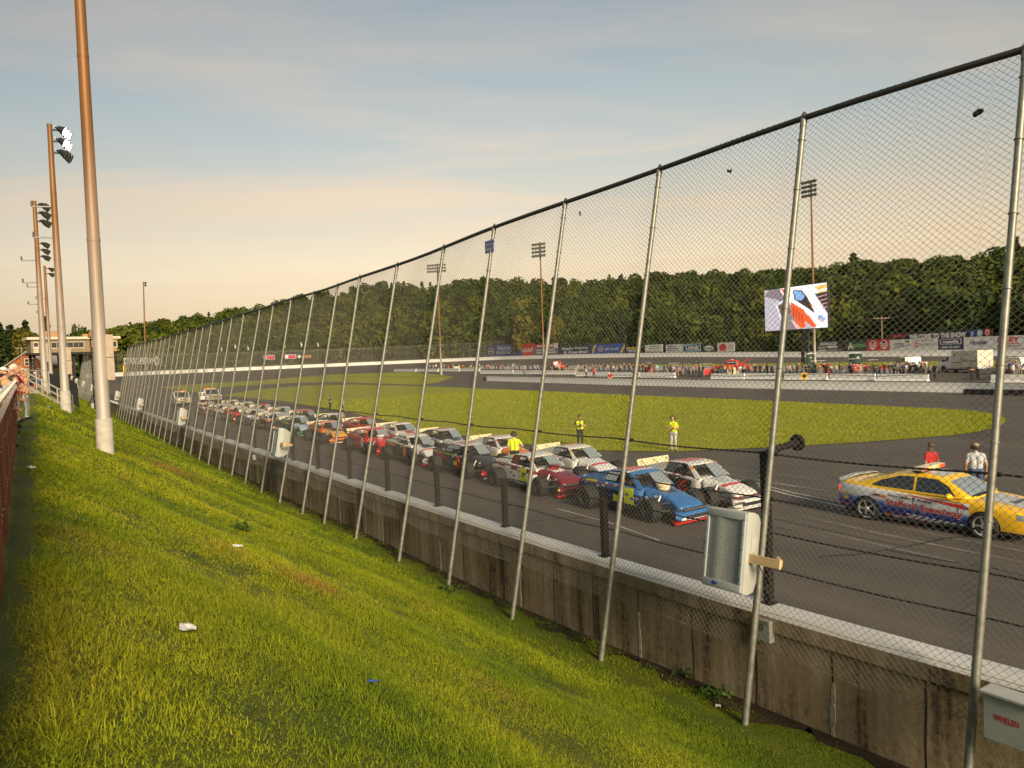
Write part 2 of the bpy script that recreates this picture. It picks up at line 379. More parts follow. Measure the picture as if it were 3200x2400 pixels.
# ---------------------------------------------------------------- the ground
GR_D, GR_M, GR_L, GR_Y = (.035, .075, .004), (.095, .14, .004), (.19, .215, .008), (.27, .20, .02)
INGR = m_grass('infield_turf', (.13, .165, .004), (.24, .26, .004), (.33, .325, .006), (.38, .34, .02), mow=True)
SOIL = m_grass('bank_soil', (.04, .055, .005), (.085, .11, .006), (.13, .15, .008), (.15, .13, .02))
ASPH = m_asphalt('track_asphalt', (.088, .078, .068)); PAVE = m_asphalt('path_asphalt', (.10, .095, .085))
FIELD = m_grass('far_field', (.03, .06, .006), (.06, .09, .01), (.09, .11, .015), (.12, .11, .03))
def sheet(name, ss, ps, zf, mat, keep=None, kind='structure', pf=None):
    vs = [W(s, (pf(s, p) if pf else p), zf(s, (pf(s, p) if pf else p))) for s in ss for p in ps]; n = len(ps); mb = MB(); mb.v = [tuple(v) for v in vs]
    for i in range(len(ss) - 1):
        for j in range(n - 1):
            if keep is None or keep((ss[i] + ss[i + 1]) / 2, (ps[j] + ps[j + 1]) / 2):
                mb.f.append((i * n + j, i * n + j + 1, (i + 1) * n + j + 1, (i + 1) * n + j)); mb.m.append(0)
    return tag(mb.obj(name, mat, smooth_deg=60), kind=kind)
def rng_(a, b, st): k = max(1, round((b - a) / st)); return [a + (b - a) * i / k for i in range(k + 1)]
def p_wall(s): return 8.32 + .95 * math.exp(-max(0, s - 2) / 8.5)       # camera-side face of the front wall
gm = MB(); gm.add([(-5000, -3000, -1.6), (5000, -3000, -1.6), (5000, 6000, -1.6), (-5000, 6000, -1.6)], [(0, 1, 2, 3)]); tag(gm.obj('ground', FIELD), kind='structure')
def keep(s, p): return s <= SCN or math.hypot(s - SCN, p - PCN) <= 62.5
trk = sheet('track', rng_(-70, 270, 2), [8.5, 8.8, 9.1, 9.5] + rng_(10.2, 131.4, 1.6), lambda s, p: elev(s, max(p, 9)), ASPH, keep, pf=lambda s, p: max(p, p_wall(s) + .2) if s < 214 else p)
# grass bank between the spectators' fence and the wall
_bp = [-60, -1.2, -.25, 0, 2, 4, 6, 7.2, 8.0, 9.5]; 
def bank(s, p):
    con = 3.34 + .7 * smooth(s, 28, 50)
    z = float(np.interp(p, _bp, [con, con, con, 3.3 + (con - 3.34), 2.2 + .2 * (con - 3.34), 1.15, .15, -.42, -.64, -.66]))
    return z + .05 * math.sin(s * .9 + p * 1.7) * smooth(p, .2, 1.5) * (1 - smooth(p, 6, 8)) + .04 * math.sin(s * .37 - p * .8) * smooth(p, .2, 1.5)
sheet('bank', rng_(-8, 260, 1.0), [-.75, -.5, -.25, 0, .4, .8] + rng_(1.2, 8.2, .5) + [8.6, 9.1], bank, SOIL, lambda s, p: p < p_wall(s) + .25)
sheet('concourse', rng_(-8, 260, 4), [-60, -30, -10, -4, -1.2, -.72], lambda s, p: bank(s, -.3) if p > -3 else bank(s, -.3), PAVE)
def flat_patch(name, outline, mat, off, step=3.0, kind='structure'):
    """a paved or turfed area: closed outline in (s,p), laid on the infield"""
    pts = []
    for (a, b), (c, d) in zip(outline, outline[1:] + outline[:1]):
        k = max(1, int(math.hypot(c - a, d - b) / step)); pts += [(a + (c - a) * i / k, b + (d - b) * i / k) for i in range(k)]
    nb = len(pts); s0, s1 = min(q[0] for q in pts), max(q[0] for q in pts); p0, p1 = min(q[1] for q in pts), max(q[1] for q in pts)
    allp = [Vector(q) for q in pts] + [Vector((s, p)) for s in rng_(s0, s1, step) for p in rng_(p0, p1, step)]
    r = delaunay_2d_cdt(allp, [], [list(range(nb))], 1, 1e-4)
    mb = MB(); mb.v = [tuple(W(v[0], v[1], elev(v[0], v[1]) + off)) for v in r[0]]; mb.f = [tuple(f) for f in r[2]]; mb.m = [0] * len(mb.f)
    return tag(mb.obj(name, mat, smooth_deg=60), kind=kind)
k_ = 3200 / 2212
main = [ground(u * k_, v * k_) for u, v in [(480, 854), (620, 868), (750, 890), (900, 925), (1050, 950), (1250, 973), (1450, 977), (1650, 968), (1850, 957), (2050, 942), (2110, 934), (2150, 925), (2172, 914), (2172, 905), (2155, 898), (2120, 890), (2040, 884), (1950, 880), (1700, 868), (1500, 860), (1300, 852), (1100, 842), (950, 836), (860, 833), (760, 831), (660, 833), (560, 841)]]
flat_patch('infield_grass', main, INGR, .03)
inner = [(RI * math.cos(a), RI * math.sin(a)) for a in [PI / 2 - i * PI / 16 for i in range(17)]]
st2 = [(130, 61.0), (178, 60.5)] + [(188, 54), (186, 40), (178, 30), (150, 25.6)] + [(SCN, PCN - RI)] + [(SCN + x, PCN + y) for x, y in [(RI * math.cos(a), RI * math.sin(a)) for a in [-PI / 2 + i * PI / 20 for i in range(1, 13)]]] + [(200, 92), (150, 79), (132, 66)]
flat_patch('infield_grass', [st2[0]] + st2[1:], INGR, .03)
flat_patch('backstretch_grass', [(20, 99), (60, 100.5), (120, 101), (175, 103), (205, 106), (205, 113.6), (120, 113.6), (20, 113.6)], INGR, .03)
# painted lines and sealed cracks in the asphalt
def strip(name, pix, wdt, mat, off=.012):
    q = [ground(u, v) for u, v in pix]; pts = []
    for (a, b), (c, d) in zip(q, q[1:]):
        k = max(1, int(math.hypot(c - a, d - b) / .5)); pts += [Vector((a + (c - a) * i / k, b + (d - b) * i / k)) for i in range(k)]
    pts.append(Vector(q[-1])); mb = MB()
    for i, p in enumerate(pts):
        d = (pts[min(i + 1, len(pts) - 1)] - pts[max(0, i - 1)]).normalized(); n = Vector((-d.y, d.x)) * wdt / 2 * (1 + .3 * math.sin(i * 1.3))
        for e in (p - n, p + n): mb.v.append(tuple(W(e.x, e.y, elev(e.x, e.y) + off)))
        if i: mb.f.append((2 * i - 2, 2 * i, 2 * i + 1, 2 * i - 1)); mb.m.append(0)
    return mb, mat
LINEW = M('road_line_paint', (.52, .51, .47), .8, 0, .35, 5); TAR = M('crack_sealant', (.018, .017, .016), .6)
rr = random.Random(4)
for i in range(26):
    s0_, p0_ = rr.uniform(4, 40), rr.uniform(15.5, 27); L0 = rr.uniform(2, 8); cv = rr.uniform(-.12, .12); wdt = rr.uniform(.03, .08); mb = MB(); n_ = 14
    if p0_ > 22.4 and s0_ > 18: continue
    for j in range(n_ + 1):
        a_ = s0_ + L0 * j / n_; b_ = p0_ + cv * L0 * (j / n_) ** 2 + rr.uniform(-.02, .02); ww_ = wdt * math.sin(PI * (j + .5) / (n_ + 1))
        for e in (-1, 1): mb.v.append(tuple(W(a_, b_ + e * ww_, elev(a_, b_) + .008 + .0002 * i)))
        if j: mb.f.append((2 * j - 2, 2 * j, 2 * j + 1, 2 * j - 1)); mb.m.append(0)
    tag(mb.obj('tyre_scuff', M('pale_scuff', (.17, .16, .145), .85, 0, .4, 3) if i % 3 else M('rubber_mark', (.035, .032, .03), .7, 0, .3, 3)), kind='structure')
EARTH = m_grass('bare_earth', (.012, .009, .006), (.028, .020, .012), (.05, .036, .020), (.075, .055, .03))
sheet('earth_strip', rng_(1, 120, .5), [-.80, -.5, -.2, .12], lambda s, p: 0, EARTH) if False else None
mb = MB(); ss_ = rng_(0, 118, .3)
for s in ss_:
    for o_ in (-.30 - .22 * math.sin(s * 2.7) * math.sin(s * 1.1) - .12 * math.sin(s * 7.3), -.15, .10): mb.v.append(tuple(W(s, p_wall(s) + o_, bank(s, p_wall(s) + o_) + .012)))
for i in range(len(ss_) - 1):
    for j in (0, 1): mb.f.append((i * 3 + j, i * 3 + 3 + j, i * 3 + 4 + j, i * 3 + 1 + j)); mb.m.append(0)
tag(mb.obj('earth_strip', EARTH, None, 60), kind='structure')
mk = [strip('l', [(2300, 1500), (2458, 1545), (2671, 1592), (2760, 1612)], .10, LINEW), strip('l', [(2320, 1500), (2480, 1541), (2700, 1585)], .08, LINEW), strip('l', [(1740, 1590), (1900, 1633), (2060, 1690)], .05, LINEW)]
for mb, m in mk: tag(mb.obj('painted_line', m), kind='structure')
for pix in ([(2560, 1740), (2600, 1737), (2680, 1734), (2770, 1719), (2883, 1699), (2959, 1682), (3060, 1676)], [(2770, 1719), (2930, 1750), (3080, 1770), (3200, 1800)], [(1652, 1630), (1740, 1622), (1834, 1617)], [(2150, 1822), (2400, 1788)]):
    mb, m = strip('c', pix, .07, TAR); tag(mb.obj('sealed_crack', m), kind='structure')

# ---------------------------------------------------------------- front wall
WALLM = m_streaks('stained_concrete', [(.36, (.016, .012, .008)), (.42, (.075, .056, .030)), (.47, (.23, .17, .092)), (.54, (.33, .255, .155)), (.63, (.48, .42, .31))], .05, 2.3, .35)
wl = thing('concrete_wall', 'long stained concrete wall along the front straight with a white painted top', 'wall', W(5, 8.7, 0))
def wall_part(name, ring, mat, s0, s1, st):
    mb = MB(); ss = rng_(s0, s1, st); mb.loft([[W(s, p_wall(s) + a, z + outer_front(s)) for a, z in ring] for s in ss], 0)
    o = mb.obj(name, mat, None, 40); o.parent = wl; o.matrix_parent_inverse = Matrix.Translation(-Vector(wl.location)); return o
wall_part('wall_face', [(0, -1.6), (0, .55), (-.05, .60), (-.05, .80), (.34, .80), (.34, -.3)], WALLM, -14, 236, 1.0)
wall_part('wall_cap', [(-.045, .805), (-.03, .84), (.0, .875), (.02, .895), (.33, .905), (.352, .87), (.352, -.1), (.345, -.1), (.345, .805)], WORNW, -14, 236, 1.0)

for i in range(90):        # formwork joints, some bleached by lime
    s = 1.4 + i * 1.22; mb = MB(); q = lambda h, o: W(s + .012 * math.sin(h * 5 + i), p_wall(s) - o, h)
    mb.loft([[q(h, .004) - Vector(D) * .011, q(h, .004) + Vector(D) * .011, q(h, -.02) + Vector(D) * .011, q(h, -.02) - Vector(D) * .011] for h in rng_(-.8, .54, .25)]); o = mb.obj('wall_joint', M('dark_joint', (.03, .022, .012), .9, 0, .4, 9)); keep_ = o; o.parent = wl; o.matrix_parent_inverse = Matrix.Translation(-Vector(wl.location))  # joints drawn as thin dark strips set proud of the face
    if i < 40 and i % 3 == 1:
        mb = MB(); rr = random.Random(i); mb.loft([[q(h, .007) - Vector(D) * (wd := .018 + .03 * rr.random()), q(h, .007) + Vector(D) * wd, q(h, -.01) + Vector(D) * wd, q(h, -.01) - Vector(D) * wd] for h in rng_(-.72, .05 + .4 * rr.random(), .07)]); o = mb.obj('lime_streak', M('lime_bloom', (.36, .34, .28), .95, 0, .4, 14)); o.parent = wl; o.matrix_parent_inverse = Matrix.Translation(-Vector(wl.location))
# ---------------------------------------------------------------- catch fences
MS = [1.35, 4.35, 7.23, 10.27, 13.02, 15.74, 18.5, 21.6, 24.5, 26.85, 29.82, 32.62]
while MS[-1] < 102: MS.append(MS[-1] + 2.92 + .12 * math.sin(len(MS) * 2.3))
def fence_line(s):      # base p, base z, top p, top z
    return p_wall(s) - .62, -.70 + .02 * math.sin(s), p_wall(s) + 1.10 + .06 * math.sin(s * .7), 8.12 - .52 * smooth(s, 4, 28) + .25 * smooth(s, 60, 108) + outer_front(s)
def fpt(s, f):          # f = 0 at the foot, 1 at the top; off along the fence normal comes later
    a, b, c, d = fence_line(s); return W(s, a + (c - a) * f, b + (d - b) * f)
def fz(s, z): a, b, c, d = fence_line(s); return (z - b) / (d - b)
def wire_mesh(name, s0, s1, pitch, hgt, rad, zb, parent, gauge=1.0):
    ncol = int((s1 - s0) / pitch); allv = []; allf = []; base = 0
    ns = 3; ang = [2 * PI * j / ns for j in range(ns)]; ca = np.array([math.cos(a) for a in ang]); sa = np.array([math.sin(a) for a in ang])
    for c in range(ncol):
        s = s0 + c * pitch; a, b, cc, d = fence_line(s); f0 = (zb + .03 * math.sin(s * 2.1) - b) / (d - b)
        Ltot = math.hypot(cc - a, d - b) * (1 - f0); k = int(Ltot / (hgt / 2)); i = np.arange(k + 1)
        f = f0 + (1.012 - f0) * i / k; fl = ((i + c) % 2).astype(float)
        ss = s + fl * pitch * 1.04; pp = a + (cc - a) * f + .045 + np.where((i + c) % 2 == 0, .006, -.006); zz = b + (d - b) * f
        sag = .05 * np.sin(s * 1.9 + zz * 1.3) * np.sin(s * .53); pp = pp + sag * .6
        P = ss[:, None] * D[None, :] + pp[:, None] * N[None, :]; P[:, 2] = zz
        t = np.gradient(P, axis=0); t /= np.linalg.norm(t, axis=1)[:, None]
        A = np.cross(t, N); A /= np.linalg.norm(A, axis=1)[:, None]; B = np.cross(A, t)
        V = P[:, None, :] + rad * (A[:, None, :] * ca[None, :, None] + B[:, None, :] * sa[None, :, None])
        allv.append(V.reshape(-1, 3)); r = np.arange(k)[:, None] * ns; j = np.arange(ns)[None, :]; j2 = (j + 1) % ns
        allf.append((np.stack([r + j, r + j2, r + ns + j2, r + ns + j], -1).reshape(-1, 4) + base)); base += (k + 1) * ns
    me = np_mesh(name, np.concatenate(allv), np.concatenate(allf), WIRE); o = link(name, me); o.parent = parent
    o.matrix_parent_inverse = Matrix.Translation(-Vector(parent.location)); return o
def keep_world(o, par): o.parent = par; o.matrix_parent_inverse = Matrix.Translation(-Vector(par.location)); return o
def make_fence(name, label, posts, rail, coarse, rpost):
    fe = thing(name, label, 'fence', W(posts[0], fence_line(posts[0])[0], -.95))
    for i, s in enumerate(posts):
        mb = MB(); a = fpt(s, -.02); b = fpt(s, .30); c = fpt(s, .992)
        mb.tube([a, fpt(s, .05), b, fpt(s, .36), fpt(s, .7), c], [rpost * 1.05] * 3 + [rpost * .93] * 3, 10)
        dirv = (c - a).normalized()
        for f in (.17, .2, .29, .38, .48, .58, .68, .78, .88, .965):           # tie wires
            q = fpt(s, f); mb.tube([q - dirv * .008, q + dirv * .008], rpost * 1.22, 8)
        q = fpt(s, 1.0); e = Vector(D); mb.tube([q - dirv * .10, q + dirv * .02], rpost * 1.12, 8)
        mb.tube([q - e * .05 - dirv * .02, q - e * .05 + dirv * .07, q + dirv * .12, q + e * .05 + dirv * .07, q + e * .05 - dirv * .02], .018, 5)
        keep_world(mb.obj('post', GALV, None, 50), fe)
    ss = rng_(rail[0], rail[1], 1.0); mb = MB(); mb.tube([fpt(s, 1.0) + Vector((0, 0, .03)) for s in ss], .046, 8); keep_world(mb.obj('top_rail', M('dark_rail', (.055, .055, .048), .5, .5, .25, 6), None, 60), fe)
    mb = MB()
    for zz in (.42, .95, 4.3):
        mb.tube([fpt(s, fz(s, zz + .02 * math.sin(s * 3))) + Vector(N) * .05 for s in rng_(rail[0], rail[1], .8)], .004, 4)
    keep_world(mb.obj('tension_wire', WIRE, None), fe)
    for (s0, s1, pitch, hgt, rad) in coarse: wire_mesh('chain_link_mesh', s0, s1, pitch, hgt, rad, .40, fe)
    return fe
make_fence('catch_fence', 'tall leaning chain-link catch fence on galvanised posts, the long near section', MS, (-.6, MS[-1] + .4), [(-.6, 32, .050, .090, .0038), (32.0, 60, .066, .13, .0038), (60.0, MS[-1] + .3, .10, .22, .0044)], .047)
FS = rng_(140, 214, 3.1)
make_fence('catch_fence', 'distant section of leaning catch fence beyond the tall scaffold tower', FS, (139.6, 214.4), [(139.6, 214.4, .16, .34, .006)], .050)

# cables on short black posts along the wall top
cb = thing('cable_barrier', 'black steel posts on the wall top carrying four steel cables', 'barrier', W(8, p_wall(8) + .2, .9))
def z_on(u, v, z): d = ray(u, v); return sp(CAM + d * ((z - ZC) / d[2]))[0]
BS = [z_on(u, v, .9) for u, v in ((2437, 1874), (1931, 1729), (1599, 1642), (1381, 1579), (1217, 1532), (1090, 1496), (985, 1465))]
while BS[-1] < 100: BS.append(BS[-1] + 3.15)
for i, s in enumerate([0] + BS):
    if i == 0: continue
    s2 = s; q = W(s2, p_wall(s2) + .24, .88); hgt = 2.3 if i == 1 else 1.12; mb = MB()
    mb.box(q + Vector((0, 0, hgt / 2)), (.11, .11, hgt), 0, (0, 0, HD)); mb.box(q + Vector((0, 0, .02)), (.2, .2, .03), 0, (0, 0, HD))
    for zc in (.52, 1.06): mb.box(q + Vector((0, 0, zc)) + Vector(N) * .07, (.05, .05, .05), 0, (0, 0, HD))
    if i == 1:
        tp = q + Vector((0, 0, 2.24)); e = tp + Vector(N) * .75 + Vector((0, 0, .12)); mb.tube([tp, tp + Vector(N) * .15 + Vector((0, 0, .06)), e], .055, 8)
        mb.tube([e - Vector(N) * .02, e + Vector(N) * .02], .13, 12)
    keep_world(mb.obj('post', RUSTBLACK, None, 40), cb)
for lv in (0, 1, 2, 3):
    pts = []; 
    for s in rng_(-.5, MS[-1], .4):
        ph = (s - 1.3) / 3.15; sg = -.03 * math.sin(PI * (ph % 1))
        if lv < 2: pts.append(W(s, p_wall(s) + .31, .90 + (.52, 1.06)[lv] + sg))
        else: zz = (2.52, 3.16)[lv - 2] + sg; pts.append(fpt(s, fz(s, zz)) + Vector(N) * .085)
    mb = MB(); mb.tube(pts, .013 if lv != 3 else .015, 5)
    for s in MS[1:]:
        if lv >= 2: q = fpt(s, fz(s, (2.52, 3.16)[lv - 2])) + Vector(N) * .075; mb.tube([q - Vector(D) * .06, q + Vector(D) * .06], .032, 6)
    keep_world(mb.obj('cable', CABLE, None, 60), cb)

# ---------------------------------------------------------------- loudspeakers on the fence
SPK = M('grey_speaker_shell', (.40, .41, .37), .55, 0, .06, 4); SPKD = M('speaker_trim', (.34, .38, .38), .5, 0, .06)
def grille_mat():
    m, t, b = nt('speaker_grille'); L = t.links; tc = nd(t, 'ShaderNodeTexCoord'); v = nd(t, 'ShaderNodeTexVoronoi', Scale=105.0); L.new(tc.outputs['Object'], v.inputs['Vector'])
    r = ramp(t, v.outputs['Distance'], [(.25, (.09, .10, .10)), (.5, (.34, .36, .34))]); L.new(r.outputs[0], b.inputs['Base Color']); b.inputs['Roughness'].default_value = .5; return m
GRILL = grille_mat()
def make_speaker():
    t = thing('loudspeaker', 'x', 'loudspeaker'); w, h, d = .365, .555, .40            # local: x right seen from the stand, y to the track, z up
    def ring(y, k, zk): return [(-w * k, y, -h * zk), (w * k, y, -h * zk), (w * k, y, h * zk), (-w * k, y, h * zk)]
    mb = MB(); mb.loft([ring(-.02, .96, .97), ring(0, 1, 1), ring(.10, 1, 1), ring(.22, .93, .95), ring(.40, .62, .80), ring(.44, .55, .76)], 0); mb.obj('shell', SPK, t, 30, .02)
    mb = MB()
    for a, b, c, e in ((-w + .02, -h + .02, w - .02, -h + .12), (-w + .02, h - .12, w - .02, h - .02), (-w + .02, -h + .12, -w + .07, h - .12), (w - .07, -h + .12, w - .02, h - .12)):
        mb.box(((a + c) / 2, -.035, (b + e) / 2), (c - a, .045, e - b))
    mb.obj('front_frame', SPKD, t, 30, .008)
    gm = MB(); n = 12; rows = []
    for i in range(n + 1):
        x = -w + .075 + (2 * w - .15) * i / n; y = -.030 - .022 * math.exp(-((x + .12) / .12) ** 2); rows.append([(x, y, -h + .12), (x, y, h - .12)])
    for i in range(n): gm.add([rows[i][0], rows[i + 1][0], rows[i + 1][1], rows[i][1]], [(0, 1, 2, 3)])
    gm.obj('grille', GRILL, t, 60)
    for x in (-w + .045, w - .045):
        for i in range(5): MB().tube([(x, -.055, -h + .2 + i * .2), (x, -.067, -h + .2 + i * .2)], .009, 6).obj('screw', BLACK, t)
    lg = MB(); lg.tube([(-.12, -.056, -h + .075), (-.12, -.064, -h + .075)], .03, 10); lg.tube([(-.07, -.056, -h + .075), (-.07, -.064, -h + .075)], .018, 8); lg.obj('badge', BLUEP, t)
    hd = MB(); hd.box((w * .985, .13, .12), (.03, .11, .22)); hd.box((w * .985, .13, -.16), (.03, .11, .1)); hd.obj('side_handle', SPK, t, 30, .01)
    br = MB(); br.box((w + .20, .07, -.06), (.60, .04, .12)); br.box((w + .30, .30, -.05), (.04, .48, .09), 0, (0, 0, .75)); br.obj('wood_bracket', WOOD, t, 0, .004)
    hb = MB(); hb.box((-w - .04, .05, 0), (.10, .03, .16)); hb.obj('hinge_plate', SPKD, t)
    cl = MB(); cl.tube([(w * .5, .42, -.1), (w * .75, .5, -.3), (w * .6, .62, -.45), (w * .8, .66, -.62)], .008, 5); cl.obj('lead', BLACK, t)
    return t
spk0 = make_speaker(); first = True
SPX = [(2268, 1716, 7.98, 'big grey loudspeaker with perforated grille on the fence, nearest to the camera'), (863, 1381, 7.6, 'grey loudspeaker on a wooden bracket, second nearest along the fence'),
       (559, 1301, 7.55, 'grey loudspeaker on the long fence, third from the camera'), (430, 1262, 7.55, 'small looking loudspeaker on the long fence, fourth from the camera'), (361, 1236, 7.55, 'last loudspeaker at the far end of the long fence, next to the scaffold tower'),
       (285, 1211, 7.55, 'loudspeaker on the distant fence section, nearest to the scaffold tower'), (258, 1199, 7.55, 'second loudspeaker along the distant fence section'), (237, 1189, 7.55, 'third loudspeaker along the distant fence section'), (222, 1180, 7.55, 'loudspeaker at the far end of the distant fence section')]
for i, (u, v, p, lab) in enumerate(SPX):
    o = spk0 if i == 0 else copy_tree(spk0); P = on_p(u, v, p); o.location = P; o.rotation_mode = 'XYZ'
    o.rotation_euler = Euler((R(-11), R(-1.5), HD), 'XYZ'); tag(o, lab, 'loudspeaker', 'loudspeakers along the catch fence')

# boxes on the wall and the fence
BOXG = M('grey_cabinet_paint', (.36, .38, .35), .5, 0, .08, 3)
P = on_p(3176, 2255, 8.55); wh = thing('signal_cabinet', 'grey metal signal cabinet on a white pipe in front of the wall', 'cabinet', P, HD)
MB().box((0, 0, 0), (.56, .22, .50)).obj('cabinet_body', BOXG, wh, 0, .01); MB().box((0, -.015, .265), (.60, .27, .035)).obj('lid', BOXG, wh, 0, .008)
mb = MB(); co, fs = text_mesh('Whelen'.upper(), .07, .03, .0, .25); mb.add([(x - .05, -.1125, y + .02) for x, y, _ in co], fs); mb.obj('lettering', M('red_lettering', (.45, .015, .015), .5), wh)
MB().tube([(.12, .03, -.25), (.12, .03, -1.3)], .04, 10).obj('pipe', WHITEP, wh, 50); MB().tube([(.2, -.02, -.25), (.13, -.03, -.5), (.15, -.02, -.8), (.16, 0, -1.3)], .012, 6).obj('lead', BLACK, wh)
P = on_p(2390, 1970, 8.78); jb = thing('junction_box', 'small grey junction box on the wall below the near loudspeaker', 'junction box', P, HD)
MB().box((0, 0, 0), (.26, .12, .30)).obj('box_body', BOXG, jb, 0, .01); MB().box((0, -.005, .16), (.28, .14, .025)).obj('lid', BOXG, jb); MB().box((-.03, -.064, .06), (.12, .006, .09)).obj('warning_label', STEEL, jb)
P = on_p(794, 1429, 8.26); jb = thing('junction_box', 'tiny white junction box on the wall by the second loudspeaker', 'junction box', P, HD); MB().box((0, 0, 0), (.24, .12, .22)).obj('box_body', WHITEP, jb, 0, .01); MB().box((0, -.064, 0), (.2, .008, .18)).obj('lid', WHITEP, jb); MB().tube([(.05, -.02, -.1), (.05, 0, -.5)], .015, 6).obj('lead', BLACK, jb)
a = thing('fence_plate', 'small blue maker plate wired to the top of the fence mesh', 'sign', on_p(1529, 771, 9.42), HD); MB().box((0, 0, 0), (.40, .01, .30)).obj('plate', BLUEP, a)
mb = MB()
for i, tx in enumerate(('Eagle Fence', '& Guardrail', '860-623')): 
    if i < 2: co, fs = text_mesh(tx, .06, .02, .1, .32); mb.add([(x, -.0065, y + .05 - .1 * i) for x, y, _ in co], fs)
mb.obj('lettering', WHITEP, a); MB().tube([(-.18, 0, .15), (-.18, .03, .2)], .004, 4).tube([(.18, 0, .15), (.18, .03, .2)], .004, 4).obj('wire_tie', WIRE, a)
LEAFD = M('dead_leaf', (.015, .013, .010), .9)
for (u, v, sz, lab) in ((3058, 349, .075, 'dark dead leaf caught high in the mesh at the right'), (2281, 532, .05, 'small dark scrap caught below the top rail of the mesh'), (1811, 669, .05, 'dark seed pod caught in the mesh beside the fourth post from the right')):
    P = on_p(u, v, 9.62 if v > 400 else 10.0); mb = MB(); random.seed(u)
    for i in range(5): mb.sphere((random.uniform(-sz, sz) * .5, random.uniform(-.02, .02), random.uniform(-sz, sz) * .6), sz * random.uniform(.3, .6), 6, 0, (1, .3, 1))
    o = mb.obj('dead_leaf', LEAFD, None, 60); o.location = P; o.rotation_euler = (0, 0, HD); tag(o, lab, 'leaf')
# ---------------------------------------------------------------- open-wheel race cars
def tyre_mesh(r, w, rim):
    mb = MB(); h = w / 2
    mb.lathe([(rim, -h * .82), (rim + .03, -h * .98), (r * .80, -h * 1.03), (r * .93, -h * .96), (r * .985, -h * .80), (r, -h * .5), (r, h * .5), (r * .985, h * .80), (r * .93, h * .96), (r * .80, h * 1.03), (rim + .03, h * .98), (rim, h * .82), (rim, -h * .82)], 28)
    return mb.mesh('tyre', RUBBER, 40)
def rim_mesh(rim, w, spokes, mat, wide=False):
    mb = MB(); h = w / 2
    mb.lathe([(rim, h * .84), (rim * .96, h * .90), (rim * .90, h * .84), (rim * .88, h * .3), (rim * .86, -h * .8), (rim * .9, -h * .84)], 28)
    y = h * (.72 if wide else .35)
    mb.lathe([(.0, y + .03), (.05, y + .03), (.06, y), (.075, y - .01)], 16)
    for i in range(spokes):
        a = 2 * PI * i / spokes; c, s = math.cos(a), math.sin(a); b = .30 if wide else .42
        def pt(r, o, yy): return (r * math.cos(a + o), yy, r * math.sin(a + o))
        q = [pt(.05, -b * 1.4, y), pt(rim * .9, -b * .40, y - .01), pt(rim * .9, b * .40, y - .01), pt(.05, b * 1.4, y)]
        mb.add(q + [(v[0], v[1] - .03, v[2]) for v in q], [(0, 1, 2, 3), (7, 6, 5, 4), (0, 4, 5, 1), (1, 5, 6, 2), (2, 6, 7, 3), (3, 7, 4, 0)])
    return mb.mesh('rim', mat, 40)
def hub_mesh(rim, y):
    mb = MB(); mb.lathe([(0, y - .05), (rim * .9, y - .05), (rim * .9, y - .06)], 20); return mb.mesh('brake_disc', DARK)
RIMD = M('grey_wheel_rim', (.16, .16, .16), .4, .7, .2)
TY_R, TY_F = tyre_mesh(.38, .42, .19), tyre_mesh(.355, .34, .19); RM_R, RM_F = rim_mesh(.19, .42, 8, RIMD), rim_mesh(.19, .34, 8, RIMD)
def wheel(par, x, y, z, ty, rm, disc=None, yaw=0):
    o = link('wheel', ty, par); o.location = (x, y, z); o.rotation_euler = (0, 0, (PI if y < 0 else 0) + yaw)
    link('rim', rm, o)
    if disc: link('brake_disc', disc, o)
    return o
def band_ring(x, w, zb, zt, wt=None):
    wt = wt if wt is not None else w - .05; h = zt - zb
    return [(x, w - .03, zb), (x, w, zb + .05), (x, w, zb + h * .38), (x, w - .005, zb + h * .72), (x, wt + .02, zt - .03), (x, wt - .03, zt),
            (x, -wt + .03, zt), (x, -wt - .02, zt - .03), (x, -w + .005, zb + h * .72), (x, -w, zb + h * .38), (x, -w, zb + .05), (x, -w + .03, zb)]
BANDS = [0, 0, 1, 2, 3, 3, 3, 2, 1, 0, 0, 0]
NETM = M('window_net', (.03, .03, .035), .9)
SPOIL = M('clear_spoiler_film', (.68, .60, .36), .35)
def smooth_sub(me, lv=2):
    r = evaluated(me, [('SUBSURF', dict(levels=lv, render_levels=lv))]); r.name = me.name; r.polygons.foreach_set('use_smooth', [True] * len(r.polygons)); return r
